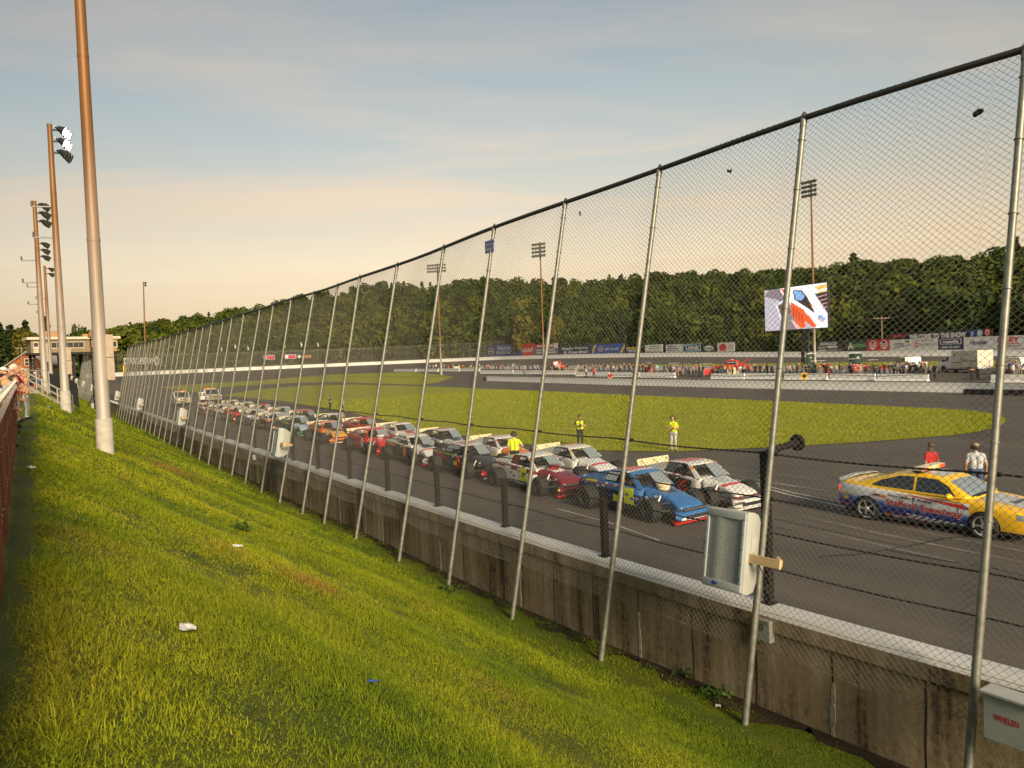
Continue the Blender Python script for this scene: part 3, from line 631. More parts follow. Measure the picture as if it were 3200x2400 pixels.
def racer(label, s, p, lo, mid, hi, top, roof, hood, nose, lip, spoil=True, net=(.25, .28, .32), panel=None, scoop=None, art=None, yaw=0, driver=None, name='race_car', detail=True):
    """lo, mid, hi, top: side paint bands from the sill up; panel: (colour, x0, x1) plate on the door"""
    z = elev(s, p); t = thing(name, label, 'race car', W(s, p, z), HD + yaw, 'race cars waiting two by two on the front straight')
    # the straight falls towards the infield
    t.rotation_euler = Euler((R(1.1), 0, HD + yaw), 'XYZ')
    bands = [lo, mid, hi, top]
    bm = MB(); bm.loft([band_ring(*r) for r in [(-2.18, .64, .52, .86), (-2.12, .68, .46, .92), (-1.75, .70, .42, .95), (-1.2, .71, .37, .96), (-.75, .72, .22, .95), (-.2, .73, .17, .93), (.35, .73, .17, .90), (.72, .71, .18, .87), (.86, .66, .22, .85)]], 3, True, BANDS)
    body = smooth_sub(bm.mesh('body', bands, 30)); bo = link('body', body, t); bv = bvh_of(body)
    hm = MB(); hm.loft([band_ring(*r) for r in [(.80, .64, .50, .87, .58), (1.05, .50, .46, .845, .42), (1.35, .43, .44, .80, .36), (1.75, .42, .42, .71, .36), (2.12, .48, .36, .58, .42), (2.30, .50, .32, .47, .44)]], 0); ho = link('hood', smooth_sub(hm.mesh('hood', hood, 30)), t)
    nm = MB()
    nm.loft([[(x, y, zz) for y, zz in ((w, zb), (w, zt - .03), (w - .06, zt), (-w + .06, zt), (-w, zt - .03), (-w, zb))] for x, w, zb, zt in [(1.98, .50, .26, .44), (2.2, .62, .16, .42), (2.38, .80, .11, .36), (2.43, .80, .11, .32)]], 0); no = link('nose', smooth_sub(nm.mesh('nose', nose, 30)), t)
    MB().loft([[(x, y, zz) for y, zz in ((w, .085), (w, .125), (-w, .125), (-w, .085))] for x, w in [(2.0, .60), (2.37, .83), (2.44, .83)]], 0).obj('splitter', lip, no)
    g = MB(); g.box((2.30, 0, .40), (.08, .74, .09)); g.box((2.43, 0, .23), (.02, .8, .10)); g.obj('grille_opening', DARK, no)
    bp = MB(); bp.tube([(2.15, -.52, .42), (2.43, -.5, .44), (2.43, .5, .44), (2.15, .52, .42)], .022, 6); bp.obj('front_bumper', STEEL, t, 50)
    # roof, pillars and sails
    rm = MB(); rf = []
    for x, w_, z0 in [(-.98, .50, 1.17), (-.78, .53, 1.235), (-.35, .555, 1.285), (.10, .555, 1.29), (.36, .54, 1.255), (.46, .52, 1.225)]:
        rf.append([(x, w_, z0 - .035), (x, w_, z0 - .008), (x, w_ - .10, z0 + .012), (x, 0, z0 + .025), (x, -w_ + .10, z0 + .012), (x, -w_, z0 - .008), (x, -w_, z0 - .035), (x, 0, z0 - .01)])
    rm.loft(rf, 0); ro = link('roof', smooth_sub(rm.mesh('roof', roof, 40)), t)
    for sg in (1, -1):
        pm = MB(); q = [(.30, .555, 1.245), (.44, .535, 1.225), (.95, .62, .85), (.74, .665, .86)]
        pm.add([(x, sg * y, zz) for x, y, zz in q] + [(x, sg * (y - .03), zz) for x, y, zz in q], [(0, 1, 2, 3), (4, 7, 6, 5), (0, 4, 5, 1), (1, 5, 6, 2), (2, 6, 7, 3), (3, 7, 4, 0)]); pm.obj('windscreen_pillar', top, t)
        sm = MB(); outl = [(-.80, 1.24), (-.62, 1.25), (-.66, 1.14), (-.86, 1.00), (-.70, .95), (-2.08, .915), (-2.06, .955), (-1.55, 1.06)]
        def yy(zz): return .69 - (zz - .93) * .42
        n = len(outl); vs = [(x, sg * yy(zz), zz) for x, zz in outl] + [(x, sg * (yy(zz) - .025), zz) for x, zz in outl]
        sm.add(vs, [tuple(range(n)), tuple(range(2 * n - 1, n - 1, -1))] + [(i, i + n, (i + 1) % n + n, (i + 1) % n) for i in range(n)]); sm.obj('sail_panel', top, t)
        nbm = MB(); nbm.tube([(-.75, sg * .84, .30), (-.45, sg * .93, .30), (.75, sg * .93, .30), (1.0, sg * .80, .30)], .024, 6); nbm.tube([(-.45, sg * .93, .42), (.7, sg * .93, .42)], .018, 6)
        for x in (-.4, .65): nbm.tube([(x, sg * .93, .30), (x, sg * .93, .42)], .015, 5); nbm.tube([(x, sg * .7, .34), (x, sg * .93, .34)], .018, 5)
        nbm.obj('nerf_bar', STEEL if not panel else RUSTBLACK, t, 50)
        sus = MB()
        for x0, x1 in ((1.15, 1.45), (1.8, 1.5)): sus.tube([(x0, sg * .42, .34), (x1, sg * .74, .30)], .018, 5); sus.tube([(x0, sg * .42, .56), (x1, sg * .72, .50)], .016, 5)
        sus.tube([(1.47, sg * .45, .72), (1.47, sg * .68, .36)], .035, 6); sus.obj('suspension', STEEL, t, 50)
    bl = MB(); bl.box((-.1, 0, .955), (1.55, 1.26, .02)); bl.obj('cockpit_floor', DARK, t)
    cage = MB()
    for sg in (1, -1):
        cage.tube([(-.62, sg * .6, .95), (-.6, sg * .52, 1.24), (.38, sg * .5, 1.22), (.82, sg * .58, .88)], .022, 6); cage.tube([(-.6, sg * .52, 1.22), (-1.7, sg * .5, .97)], .02, 6); cage.tube([(-.6, sg * .52, 1.2), (.2, sg * .62, .96)], .018, 6)
    cage.tube([(-.6, -.52, 1.23), (-.6, .52, 1.23)], .022, 6); cage.tube([(-.6, -.52, 1.23), (-.6, .55, .97)], .02, 6); cage.obj('roll_cage', RUSTBLACK, t, 50)
    st = MB(); st.loft([[(-.52, .34, .96), (-.52, -.02, .96), (-.6, .0, 1.18), (-.6, .32, 1.18)], [(-.35, .34, .96), (-.35, -.02, .96), (-.52, .0, 1.18), (-.52, .32, 1.18)]]); st.obj('driver_seat', BLACK, t)
    dr = MB(); dr.sphere((-.30, .16, 1.12), .125, 10, 0, (1.1, .95, 1.05)); dr.loft([[(-.42, .0, .95), (-.42, .34, .95), (-.40, .30, 1.06), (-.40, .04, 1.06)], [(-.16, .0, .95), (-.16, .34, .95), (-.24, .30, 1.05), (-.24, .04, 1.05)]]); dr.obj('driver', driver or WHITEP, t, 60)
    gl = MB(); gl.add([(.47, .51, 1.215), (.47, .03, 1.215), (.93, .03, .865), (.93, .58, .865)], [(0, 1, 2, 3)]); gl.obj('windscreen', GLASSL, t)
    nb = MB()
    for i in range(4): y = -.06 - .14 * i; nb.tube([(.46, y, 1.22), (.93, y * 1.12, .87)], .010, 4)
    for i in range(3): k = .25 * (i + 1); nb.tube([(.46 + .47 * k, 0, 1.22 - .35 * k), (.46 + .47 * k, -.5 - .06 * k, 1.22 - .35 * k)], .008, 4)
    nb.obj('rock_screen', RUSTBLACK, t)
    # window openings: net on the near side
    for sg in (-1,):
        nm_ = MB(); q = [(-.58, .60, 1.23), (-.10, .575, 1.245), (-.28, .63, .97), (-.72, .65, .97)]; nm_.add([(x, sg * y, zz) for x, y, zz in q], [(0, 1, 2, 3)]); nm_.obj('window_panel', M('lexan_' + label[:9].replace(' ', '_'), net, .25, 0, .1, coat=.5), t)
    if spoil:
        so_ = MB(); so_.box((-2.06, 0, 1.075), (.014, 1.42, .25), 0, (0, R(-14), 0)); spo = so_.obj('spoiler', SPOIL, t)
        br = MB()
        for y in (-.55, 0, .55): br.tube([(-2.04, y, 1.15), (-1.72, y, .96)], .012, 5)
        br.tube([(-2.10, -.71, 1.195), (-2.10, .71, 1.195)], .012, 5); br.obj('spoiler_brace', RUSTBLACK, spo)
    rb = MB(); rb.tube([(-2.1, -.6, .45), (-2.32, -.62, .45), (-2.32, .62, .45), (-2.1, .6, .45)], .022, 6); rb.tube([(-2.32, -.4, .62), (-2.32, .4, .62)], .02, 6); rb.tube([(-2.32, -.4, .62), (-2.32, -.4, .45)], .02, 6); rb.tube([(-2.32, .4, .62), (-2.32, .4, .45)], .02, 6); rb.obj('rear_bumper', STEEL, t, 50)
    if scoop:
        sc_ = MB(); sc_.lathe([(0, .985), (.20, .985), (.215, .97), (.215, .90), (.19, .885), (.19, .80)], 20, 0, Matrix.Translation((1.12, .0, 0)), 'z'); sc_.obj('air_cleaner', scoop, t, 40)
    mi = MB(); mi.box((.5, -.70, 1.02), (.03, .16, .08)); mi.tube([(.5, -.62, 1.0), (.5, -.68, 1.02)], .01, 4); mi.obj('mirror', BLACK, t)
    ax = MB(); ax.tube([(-1.3, -.7, .35), (-1.3, .7, .35)], .05, 8); ax.obj('rear_axle', STEEL, t, 50)
    for x, y in ((-1.3, .94), (-1.3, -.94)): wheel(t, x, y, .38, TY_R, RM_R)
    for x, y in ((1.47, .86), (1.47, -.86)): wheel(t, x, y, .355, TY_F, RM_F, None, R(-4))
    if panel:
        pc, x0, x1 = panel; dm = MB(); decal(dm, bv, [(x0, .34), (x1, .34), (x1 - .02, .84), (x0 + .02, .86)], 1, -1, .006); dm.obj('number_panel', pc, bo)
    for k, (nm2, pts, mat) in enumerate(art or []):
        dm = MB()
        if isinstance(pts, tuple): txt, h, c, ww, ang, sh = pts; decal_text(dm, bv, txt, h, c, 1, -1, .009, 0, .03, sh, ww, ang)
        else: decal(dm, bv, pts, 1, -1, .007 + .001 * k)
        dm.obj(nm2, mat, bo)
    hb = bvh_of(ho.data); hd = MB()
    decal(hd, hb, [(1.0, -.26), (1.0, .26), (1.5, .22), (1.5, -.22)], 2, 1, .006); hd.obj('hood_panel', mid if hood is not mid else hi, ho)
    rbv = bvh_of(ro.data); rd = MB(); decal(rd, rbv, [(-.6, -.34), (-.6, .34), (.12, .36), (.12, -.36)], 2, 1, .005); rd.obj('roof_panel', art[0][2] if art else hi, ro)
    return t
def livery(name, rgb):
    """race paint with rows of small square sponsor stickers and a little dust"""
    m, t, b = nt(name); L = t.links; tc = nd(t, 'ShaderNodeTexCoord'); mp = nd(t, 'ShaderNodeMapping'); mp.inputs['Scale'].default_value = (5.2, .4, 9.5); mp.inputs['Location'].default_value = (sum(rgb) * 7, 0, rgb[0] * 5); L.new(tc.outputs['Object'], mp.inputs[0])
    v = nd(t, 'ShaderNodeTexVoronoi', Scale=1.0, distance='CHEBYCHEV', Randomness=.55); L.new(mp.outputs[0], v.inputs['Vector']); sc = nd(t, 'ShaderNodeSeparateColor'); L.new(v.outputs['Color'], sc.inputs[0])
    a = nd(t, 'ShaderNodeMath', operation='LESS_THAN'); L.new(v.outputs['Distance'], a.inputs[0]); a.inputs[1].default_value = .36
    c = nd(t, 'ShaderNodeMath', operation='LESS_THAN'); L.new(sc.outputs[0], c.inputs[0]); c.inputs[1].default_value = .36; k = nd(t, 'ShaderNodeMath', operation='MULTIPLY'); L.new(a.outputs[0], k.inputs[0]); L.new(c.outputs[0], k.inputs[1])
    lum = sum(rgb) / 3; pal = [(0, (.7, .7, .66)), (.3, (.55, .02, .02)), (.5, (.75, .55, .03)), (.68, (.02, .02, .02)), (.84, (.03, .08, .35))] if lum < .4 else [(0, (.55, .02, .02)), (.3, (.02, .02, .02)), (.55, (.03, .08, .35)), (.75, (.75, .50, .03)), (.88, (.08, .08, .08))]
    r = ramp(t, sc.outputs[1], pal, 'CONSTANT'); n = nd(t, 'ShaderNodeTexNoise', Scale=3.5, Detail=6.0); L.new(tc.outputs['Object'], n.inputs['Vector']); br = ramp(t, n.outputs[0], [(.3, [x * .8 for x in rgb]), (.65, rgb)])
    mx = nd(t, 'ShaderNodeMix', data_type='RGBA'); L.new(k.outputs[0], mx.inputs[0]); L.new(br.outputs[0], mx.inputs[6]); L.new(r.outputs[0], mx.inputs[7]); L.new(mx.outputs[2], b.inputs['Base Color']); b.inputs['Roughness'].default_value = .34; b.inputs['Coat Weight'].default_value = .3; return m
P_ = lambda n, c: livery('race_' + n, c)
cW, cBl, cNavy, cR, cMar, cLime, cBk, cG, cOr, cYo, cDG, cLB, cPk = P_('white', (.70, .70, .67)), P_('blue', (.035, .16, .42)), P_('navy', (.012, .018, .06)), P_('red', (.60, .02, .015)), P_('maroon', (.20, .012, .03)), P_('lime', (.62, .72, .015)), P_('black', (.018, .018, .018)), P_('silver', (.44, .45, .44)), P_('orange', (.75, .17, .02)), P_('amber', (.72, .36, .03)), P_('dark green', (.03, .13, .05)), P_('light blue', (.42, .54, .66)), P_('pink', (.70, .28, .24))
LN, LI = 15.40, 18.10
racer('bright blue open-wheel race car with navy flanks, red splitter and cream air cleaner', 17.45, LN, cNavy, cNavy, cBl, cBl, cBl, cBl, cBl, cR, net=(.45, .52, .58), panel=(cLime, .18, .62), scoop=CREAM, spoil=False,
      art=[('roof_stripe', [(-2.05, .86), (-.1, .84), (-.1, .815), (-2.05, .83)], cR), ('side_plate', [(-.34, .35), (.05, .33), (.05, .55), (-.30, .60)], cLime), ('rear_plate', [(-1.72, .84), (-1.1, .86), (-1.1, .93), (-1.7, .92)], cLime)])
racer('silver grey open-wheel race car with large red door number, beside the blue car', 17.75, LI + .05, cG, cG, cG, cW, cW, cW, cW, cW, net=(.08, .09, .10), panel=None, yaw=R(-2.5),
      art=[('roof_stripe', [(-2.05, .93), (-1.5, .94), (-1.5, .90), (-2.0, .89)], cR), ('number_shadow', [(-.46, .30), (.54, .30), (.60, .87), (-.50, .89)], cBk), ('door_number', ('16', .46, (.03, .585), .80, 0, .12), cR)])
racer('white and maroon open-wheel race car with a lime plate on its door', 23.0, LN, cW, cW, cMar, cW, cW, cMar, cMar, cR, net=(.18, .02, .03), panel=(cLime, -.05, .42), scoop=cMar, spoil=False,
      art=[('white_flash', [(-2.0, .80), (-1.5, .84), (-1.5, .72), (-1.9, .70)], cW), ('door_number', ('6', .22, (.19, .62), .13, 0, 0), cBk), ('side_flash', [(-1.1, .84), (-.6, .84), (-.7, .70), (-1.0, .66)], cW)])
racer('white open-wheel race car with red and orange roof, second back in the inner row', 24.2, LI, cW, cW, cW, cW, cW, cW, cW, cR, net=(.35, .38, .42), panel=None, yaw=R(-1),
      art=[('roof_stripe', [(-2.0, .90), (-1.3, .91), (-1.25, .76), (-1.95, .78)], cOr), ('slash', [(-.95, .93), (-.8, .93), (-.35, .62), (-.5, .62)], cR)])
racer('black open-wheel race car with yellow piping and red tail flash', 28.2, LN, cBk, cBk, cBk, cBk, cG, cBk, cR, cBk, net=(.35, .40, .44), panel=(cR, .2, .55), spoil=False,
      art=[('tail_flash', [(-2.0, .88), (-1.2, .85), (-.6, .62), (-1.5, .66)], cR), ('piping', [(-2.1, .905), (.7, .82), (.7, .80), (-2.1, .885)], cLime), ('tail_plate', [(-1.95, .93), (-1.6, .935), (-1.6, .86), (-1.95, .84)], cLime), ('small_flash', [(.0, .60), (.3, .58), (.25, .42), (.0, .44)], cLime)])
racer('white open-wheel race car with cream flank and orange tail, behind the official in yellow', 29.9, LI, cW, CREAM, cW, cW, cW, cOr, cW, cW, net=(.25, .28, .3), art=[('tail_flash', [(-2.05, .92), (-1.3, .92), (-1.3, .80), (-2.0, .80)], cOr)])
racer('black open-wheel race car with white and orange roof and an orange door plate', 33.6, LN, cBk, cBk, cBk, cW, cW, cW, cW, cR, net=(.45, .52, .58), panel=(cOr, .18, .50), spoil=False, art=[('tail_flash', [(-2.0, .90), (-1.0, .92), (-.6, .76), (-1.8, .74)], cOr)])
racer('dark grey open-wheel race car with wide cream spoiler in the inner row', 35.7, LI, cBk, cNavy, cG, cBk, cG, cG, cG, cBk, net=(.06, .07, .08), art=[('tail_flash', [(-1.4, .9), (-1.0, .9), (-1.0, .7), (-1.4, .7)], cR)])
racer('all red open-wheel race car in the near row with white tubes at its tail', 39.1, LN, cR, cR, cR, cR, cR, cR, cR, cR, net=(.62, .62, .6), panel=(cW, .1, .4), scoop=cW, art=[('tail_flash', [(-2.0, .7), (-1.4, .7), (-1.5, .5), (-2.0, .52)], cW)])
racer('white and black open-wheel race car with a red flank, beside the red car', 41.4, LI, cBk, cR, cW, cW, cW, cW, cW, cR, net=(.5, .5, .5), art=[('tail_flash', [(-2.0, .7), (-1.0, .9), (-1.0, .7), (-2.0, .52)], cR)])
racer('orange and black open-wheel race car with a pale roof in the near row', 46.6, LN, cBk, cBk, cOr, cOr, cPk, cYo, cOr, cBk, net=(.5, .5, .48), art=[('tail_flash', [(-2.0, .9), (-1.3, .9), (-1.2, .5), (-2.0, .5)], cYo)])
racer('red open-wheel race car with black hood in the inner row', 47.5, LI, cR, cR, cR, cR, cR, cBk, cR, cR, net=(.55, .55, .52))
racer('dark green open-wheel race car with a light blue roof', 53.3, LN, cBk, cDG, cDG, cDG, cLB, cLB, cDG, cBk, net=(.5, .56, .6), art=[('piping', [(-2.05, .93), (.2, .86), (.2, .80), (-2.05, .87)], cLime)])
racer('white open-wheel race car with black pillars in the inner row, behind the red one', 53.6, LI, cBk, cBk, cW, cBk, cW, cW, cW, cBk, net=(.6, .62, .64))
racer('black open-wheel race car with an orange panel and white roof, behind the green car', 59.6, LN, cBk, cBk, cOr, cW, cW, cBk, cYo, cBk, net=(.4, .42, .44), art=[('tail_flash', [(-2.0, .8), (-1.0, .8), (-1.0, .5), (-2.0, .5)], cOr)])
racer('black open-wheel race car with red roof far back in the inner row', 60.3, LI, cBk, cBk, cBk, cBk, cR, cBk, cBk, cBk, net=(.3, .3, .3))
racer('white and green open-wheel race car far back in the near row', 66.2, LN, cW, cDG, cW, cW, cW, cW, cDG, cW, net=(.35, .42, .5))
racer('grey open-wheel race car with pale roof far back in the inner row', 67.0, LI, cBk, cG, cG, cG, cG, cG, cG, cBk, net=(.3, .3, .3))
racer('red open-wheel race car with white roof and yellow nose far back', 73.0, LN, cR, cR, cR, cR, cW, cR, cYo, cR, net=(.5, .5, .5))
racer('white open-wheel race car with thin red roof edge far back in the inner row', 73.8, LI, cBk, cW, cR, cW, cR, cW, cW, cR, net=(.4, .4, .42))
racer('white open-wheel race car with blue window panel far back in the near row', 79.6, LN, cW, cW, cW, cW, cW, cW, cW, cW, net=(.25, .36, .52))
racer('plain white open-wheel race car far back in the inner row', 80.5, LI, cW, cBk, cW, cW, cW, cW, cW, cBk, net=(.3, .3, .3))
racer('pink and white open-wheel race car, last of the near row', 86.4, LN, cBk, cPk, cW, cPk, cPk, cPk, cPk, cR, net=(.4, .42, .45))
racer('cream and black open-wheel race car, last of the inner row', 87.4, LI, cBk, cBk, CREAM, cW, CREAM, cW, cW, cBk, net=(.3, .3, .3))

# ---------------------------------------------------------------- pace car and other road vehicles
def arched(me, arches, w, depth=.42):
    """cut wheel arches out of a closed body mesh"""
    cut = MB()
    for x, r, z in arches:
        for sg in (1, -1): cut.lathe([(0, sg * (w + .3)), (r, sg * (w + .3)), (r, sg * (w - depth)), (0, sg * (w - depth))], 28, 0, Matrix.Translation((x, 0, z)))
    bm = bmesh.new(); tmp = cut.mesh('cut', []); bm.from_mesh(tmp); bmesh.ops.remove_doubles(bm, verts=bm.verts, dist=1e-4); bmesh.ops.recalc_face_normals(bm, faces=bm.faces); bm.to_mesh(tmp); bm.free()
    co = bpy.data.objects.new('cut', tmp); COL.objects.link(co)
    r = evaluated(me, [('BOOLEAN', dict(operation='DIFFERENCE', object=co, solver='EXACT'))]); bpy.data.objects.remove(co); return r
def body_ring(x, w, zb, zt, crown=.03):
    h = zt - zb; half = [(w * .80, zb), (w - .05, zb + .02), (w - .012, zb + .12), (w, zb + h * .5), (w - .015, zb + h * .80), (w - .06, zt - .015), (w - .18, zt + crown * .4), (w * .4, zt + crown)]
    return [(x, y, z) for y, z in half] + [(x, -y, z) for y, z in half[::-1]]
def wrap_mat():
    """printed vehicle wrap: yellow above, white fading into printed blue on the flanks"""
    m, t, b = nt('printed_wrap'); L = t.links; tc = nd(t, 'ShaderNodeTexCoord'); sx = nd(t, 'ShaderNodeSeparateXYZ'); L.new(tc.outputs['Object'], sx.inputs[0])
    n = nd(t, 'ShaderNodeTexNoise', Scale=5.0, Detail=5.0); L.new(tc.outputs['Object'], n.inputs['Vector'])
    # lower edge of the white rises to the tail
    a = nd(t, 'ShaderNodeMath', operation='MULTIPLY_ADD'); L.new(sx.outputs[0], a.inputs[0]); a.inputs[1].default_value = .035; L.new(sx.outputs[2], a.inputs[2])
    a2 = nd(t, 'ShaderNodeMath', operation='MULTIPLY_ADD'); L.new(n.outputs[0], a2.inputs[0]); a2.inputs[1].default_value = .10; L.new(a.outputs[0], a2.inputs[2])
    r = ramp(t, a2.outputs[0], [(0, (.012, .025, .17)), (.50, (.012, .03, .20)), (.62, (.05, .16, .50)), (.70, (.66, .68, .70)), (.95, (.76, .76, .74))])
    ab = nd(t, 'ShaderNodeMath', operation='GREATER_THAN'); lim = nd(t, 'ShaderNodeMath', operation='MULTIPLY_ADD'); L.new(sx.outputs[0], lim.inputs[0]); lim.inputs[1].default_value = -.045; lim.inputs[2].default_value = .90
    L.new(sx.outputs[2], ab.inputs[0]); L.new(lim.outputs[0], ab.inputs[1])
    fr = nd(t, 'ShaderNodeMath', operation='GREATER_THAN'); L.new(sx.outputs[0], fr.inputs[0]); fr.inputs[1].default_value = 1.18
    mxm = nd(t, 'ShaderNodeMath', operation='MAXIMUM'); L.new(ab.outputs[0], mxm.inputs[0]); L.new(fr.outputs[0], mxm.inputs[1])
    mx = nd(t, 'ShaderNodeMix', data_type='RGBA'); mx.inputs[7].default_value = (.80, .47, .008, 1); L.new(mxm.outputs[0], mx.inputs[0]); L.new(r.outputs[0], mx.inputs[6]); L.new(mx.outputs[2], b.inputs['Base Color'])
    b.inputs['Roughness'].default_value = .3; b.inputs['Coat Weight'].default_value = .5; return m
def light_bar(par, x, z, w, names=True):
    MB().box((x, 0, z), (.26, w, .03)).obj('lightbar_base', BLACK, par)
    lb = MB().box((x, 0, z + .065), (.28, w, .10)).obj('light_bar', CREAM, par, 0, .02)
    for y0, y1, m in ((-.48, -.28, REDL), (-.26, -.12, AMBER), (.12, .26, AMBER), (.28, .48, REDL)): MB().box((x, (y0 + y1) / 2 * w, z + .066), (.30, (y1 - y0) * w, .075)).obj('lamp', m, lb)
    return lb
s, p = 10.98, 20.4; pc = thing('pace_car', 'yellow pace car with printed blue and white flanks and an amber roof light bar', 'car', W(s, p, elev(s, p)), HD); pc.rotation_euler = Euler((R(1.1), 0, HD + R(1.0)), 'XYZ')
mb = MB(); mb.loft([body_ring(*r) for r in [(-2.52, .74, .40, .92), (-2.47, .82, .32, 1.00), (-2.3, .885, .26, 1.055), (-1.9, .93, .22, 1.06), (-1.55, .945, .20, 1.035), (-1.0, .94, .19, .985), (0, .935, .18, .945), (.8, .935, .18, .935), (1.15, .935, .19, .93), (1.6, .935, .19, .885), (2.1, .905, .19, .82), (2.42, .83, .20, .75), (2.55, .74, .24, .66), (2.60, .66, .30, .52)]], 0)
base = evaluated(mb.mesh('body', []), [('SUBSURF', dict(levels=2, render_levels=2))])
WRAP = wrap_mat(); arch = [(-1.55, .385, .34), (1.50, .385, .34)]; bm_ = finish(arched(base, arch, .945), [WRAP], 32); bo = link('body', bm_, pc); bv = bvh_of(base)
cb_ = MB(); rings = []
for x, zt, wt in [(-2.05, 1.05, .70), (-1.75, 1.125, .70), (-1.35, 1.26, .66), (-.95, 1.375, .63), (-.45, 1.455, .61), (.05, 1.462, .61), (.45, 1.385, .63), (.80, 1.20, .68), (1.22, .945, .76)]:
    zb = .90; k = (zt - .94) / .52; wb = .885; wm = wb + (wt - wb) * .62 * max(.15, k); half = [(wb, zb), (wb - .02, .955), (wm, .955 + (zt - .955) * .55), (wt + .03, zt - .05 * k), (wt - .12, zt - .005), (0, zt + .02)]
    rings.append([(x, y, z) for y, z in half] + [(x, -y, z) for y, z in half[:-1][::-1]])
cb_.loft(rings, 0); cabin = finish(evaluated(cb_.mesh('cabin', []), [('SUBSURF', dict(levels=2, render_levels=2))]), [YEL], 40); cab = link('cabin', cabin, pc); cv = bvh_of(cabin)
for sg in (-1, 1):
    for nm, poly in (('side_window', [(-.22, 1.36), (.30, 1.345), (.62, 1.20), (.82, 1.0), (-.20, 1.01)]), ('side_window', [(-.30, 1.36), (-.70, 1.34), (-1.18, 1.19), (-1.42, 1.06), (-1.36, 1.03), (-.27, 1.015)])):
        dm = MB(); decal(dm, cv, poly, 1, sg, .008, 0, 6); dm.obj(nm, GLASS, cab, 60)
dm = MB(); decal(dm, cv, [(.56, -.56), (.56, .56), (1.16, .68), (1.16, -.68)], 2, 1, .008, 0, 7); dm.obj('windscreen', GLASSL, cab, 60)
dm = MB(); decal(dm, cv, [(-1.0, -.50), (-1.0, .50), (-1.85, .56), (-1.85, -.56)], 2, 1, .008, 0, 7); dm.obj('rear_window', GLASS, cab, 60)
dm = MB(); decal(dm, cv, [(1.10, -.60), (1.10, .60), (1.17, .64), (1.17, -.64)], 2, 1, .012, 0, 5); dm.obj('wiper_cowl', BLACK, cab)
dm = MB(); decal(dm, bv, [(1.25, -.48), (1.25, .48), (2.3, .40), (2.3, -.40)], 2, 1, .006, 0, 8); dm.obj('hood_stripe', cG, bo, 60)
dm = MB(); decal(dm, cv, [(-.5, -.46), (-.5, .46), (.35, .46), (.35, -.46)], 2, 1, .006, 0, 6); dm.obj('roof_stripe', cG, cab, 60)
art = []
def A(nm, poly, mat, off=.006, cuts=6):
    dm = MB(); decal(dm, bv, poly, 1, -1, off, 0, cuts); return dm.obj(nm, mat, bo, 60)
A('red_stripe', [(-.45, .905), (1.02, .815), (1.12, .70), (.05, .835)], RED); A('black_stripe', [(-.2, .925), (.9, .865), (1.19, .74), (1.14, .70), (1.03, .83), (.9, .845)], BLACK, .007)
A('sill_stripe', [(-1.0, .335), (1.05, .235), (1.05, .205), (-1.0, .305)], RED); A('tail_stripe', [(-2.44, .43), (-1.95, .42), (-1.95, .40), (-2.44, .41)], RED)
A('tail_fleck', [(-1.35, .78), (-1.0, .80), (-.95, .72), (-1.1, .73)], cOr); A('fine_stripe', [(-.7, .885), (.3, .845), (.3, .835), (-.7, .875)], RED, .008)
chk = MB()
for i in range(18):
    for j in range(3):
        if (i + j) % 2 == 0:
            x0 = -.42 + i * .085 + j * .02; z0 = .40 - (x0 + .42) * .055 - j * .042; decal(chk, bv, [(x0, z0), (x0 + .085, z0 - .004), (x0 + .10, z0 - .042), (x0 + .02, z0 - .038)], 1, -1, .007, 0, 1)
chk.obj('chequers', WHITEP, bo)
BLKL = M('black_lettering', (.02, .02, .02), .5); REDT = M('red_decal', (.50, .012, .015), .35); WHL = M('white_lettering', (.75, .75, .73), .5); GOLD = M('gold_lettering', (.62, .40, .03), .4)
for sg in (-1,):
    q = MB(); decal_text(q, bv, 'Stafford Speedway', .225, (.03, .575), 1, -1, .0075, 0, .055, .1, 2.06, -.045); q.obj('lettering_outline', WHL, bo)
    q = MB(); decal_text(q, bv, 'Stafford Speedway', .215, (.03, .578), 1, -1, .009, 0, .03, .1, 2.02, -.045); q.obj('lettering', REDT, bo)
    q = MB(); decal_text(q, bv, 'Home Of The SK Modified', .075, (-.33, .80), 1, -1, .008, 0, .02, .1, 1.18, -.05); q.obj('small_lettering', BLKL, bo)
    q = MB(); decal_text(q, bv, 'NASCAR', .085, (-.62, .265), 1, -1, .008, 0, .03, .15, .40, -.03); q.obj('sill_lettering', WHL, bo)
for i in range(4): A('sill_bar', [(-1.02 + i * .04, .32), (-.995 + i * .04, .32), (-.975 + i * .04, .25), (-1.0 + i * .04, .25)], (YEL, RED, GOLD, RED)[i], .008, 1)
hx = MB(); decal(hx, bv, [(-2.19 + .13 * math.cos(PI / 6 + i * PI / 3), .66 + .13 * math.sin(PI / 6 + i * PI / 3)) for i in range(6)], 1, -1, .008, 0, 2); hx.obj('hexagon_badge', YEL, bo)
hx = MB(); decal(hx, bv, [(-2.29, .62), (-2.09, .62), (-2.09, .70), (-2.29, .70)], 1, -1, .0095, 0, 2); hx.obj('badge_band', BLUEP, bo); hx = MB(); decal_text(hx, bv, 'NAPA', .055, (-2.19, .66), 1, -1, .011, 0, .03, 0, .16); hx.obj('badge_lettering', WHL, bo)
dm = MB(); decal(dm, bv, [(-.24, .98), (-.215, .98), (-.215, .30), (-.24, .30)], 1, -1, .004, 0, 4); dm.obj('door_gap', BLACK, bo); dm = MB(); decal(dm, bv, [(.86, .9), (.88, .9), (.95, .45), (.93, .45)], 1, -1, .004, 0, 3); dm.obj('door_gap', BLACK, bo)
for x in (-.5, -1.28): dm = MB(); dm.box((x + .05, -.945, .80), (.2, .03, .03)); dm.obj('door_handle', BLACK, bo, 0, .008)
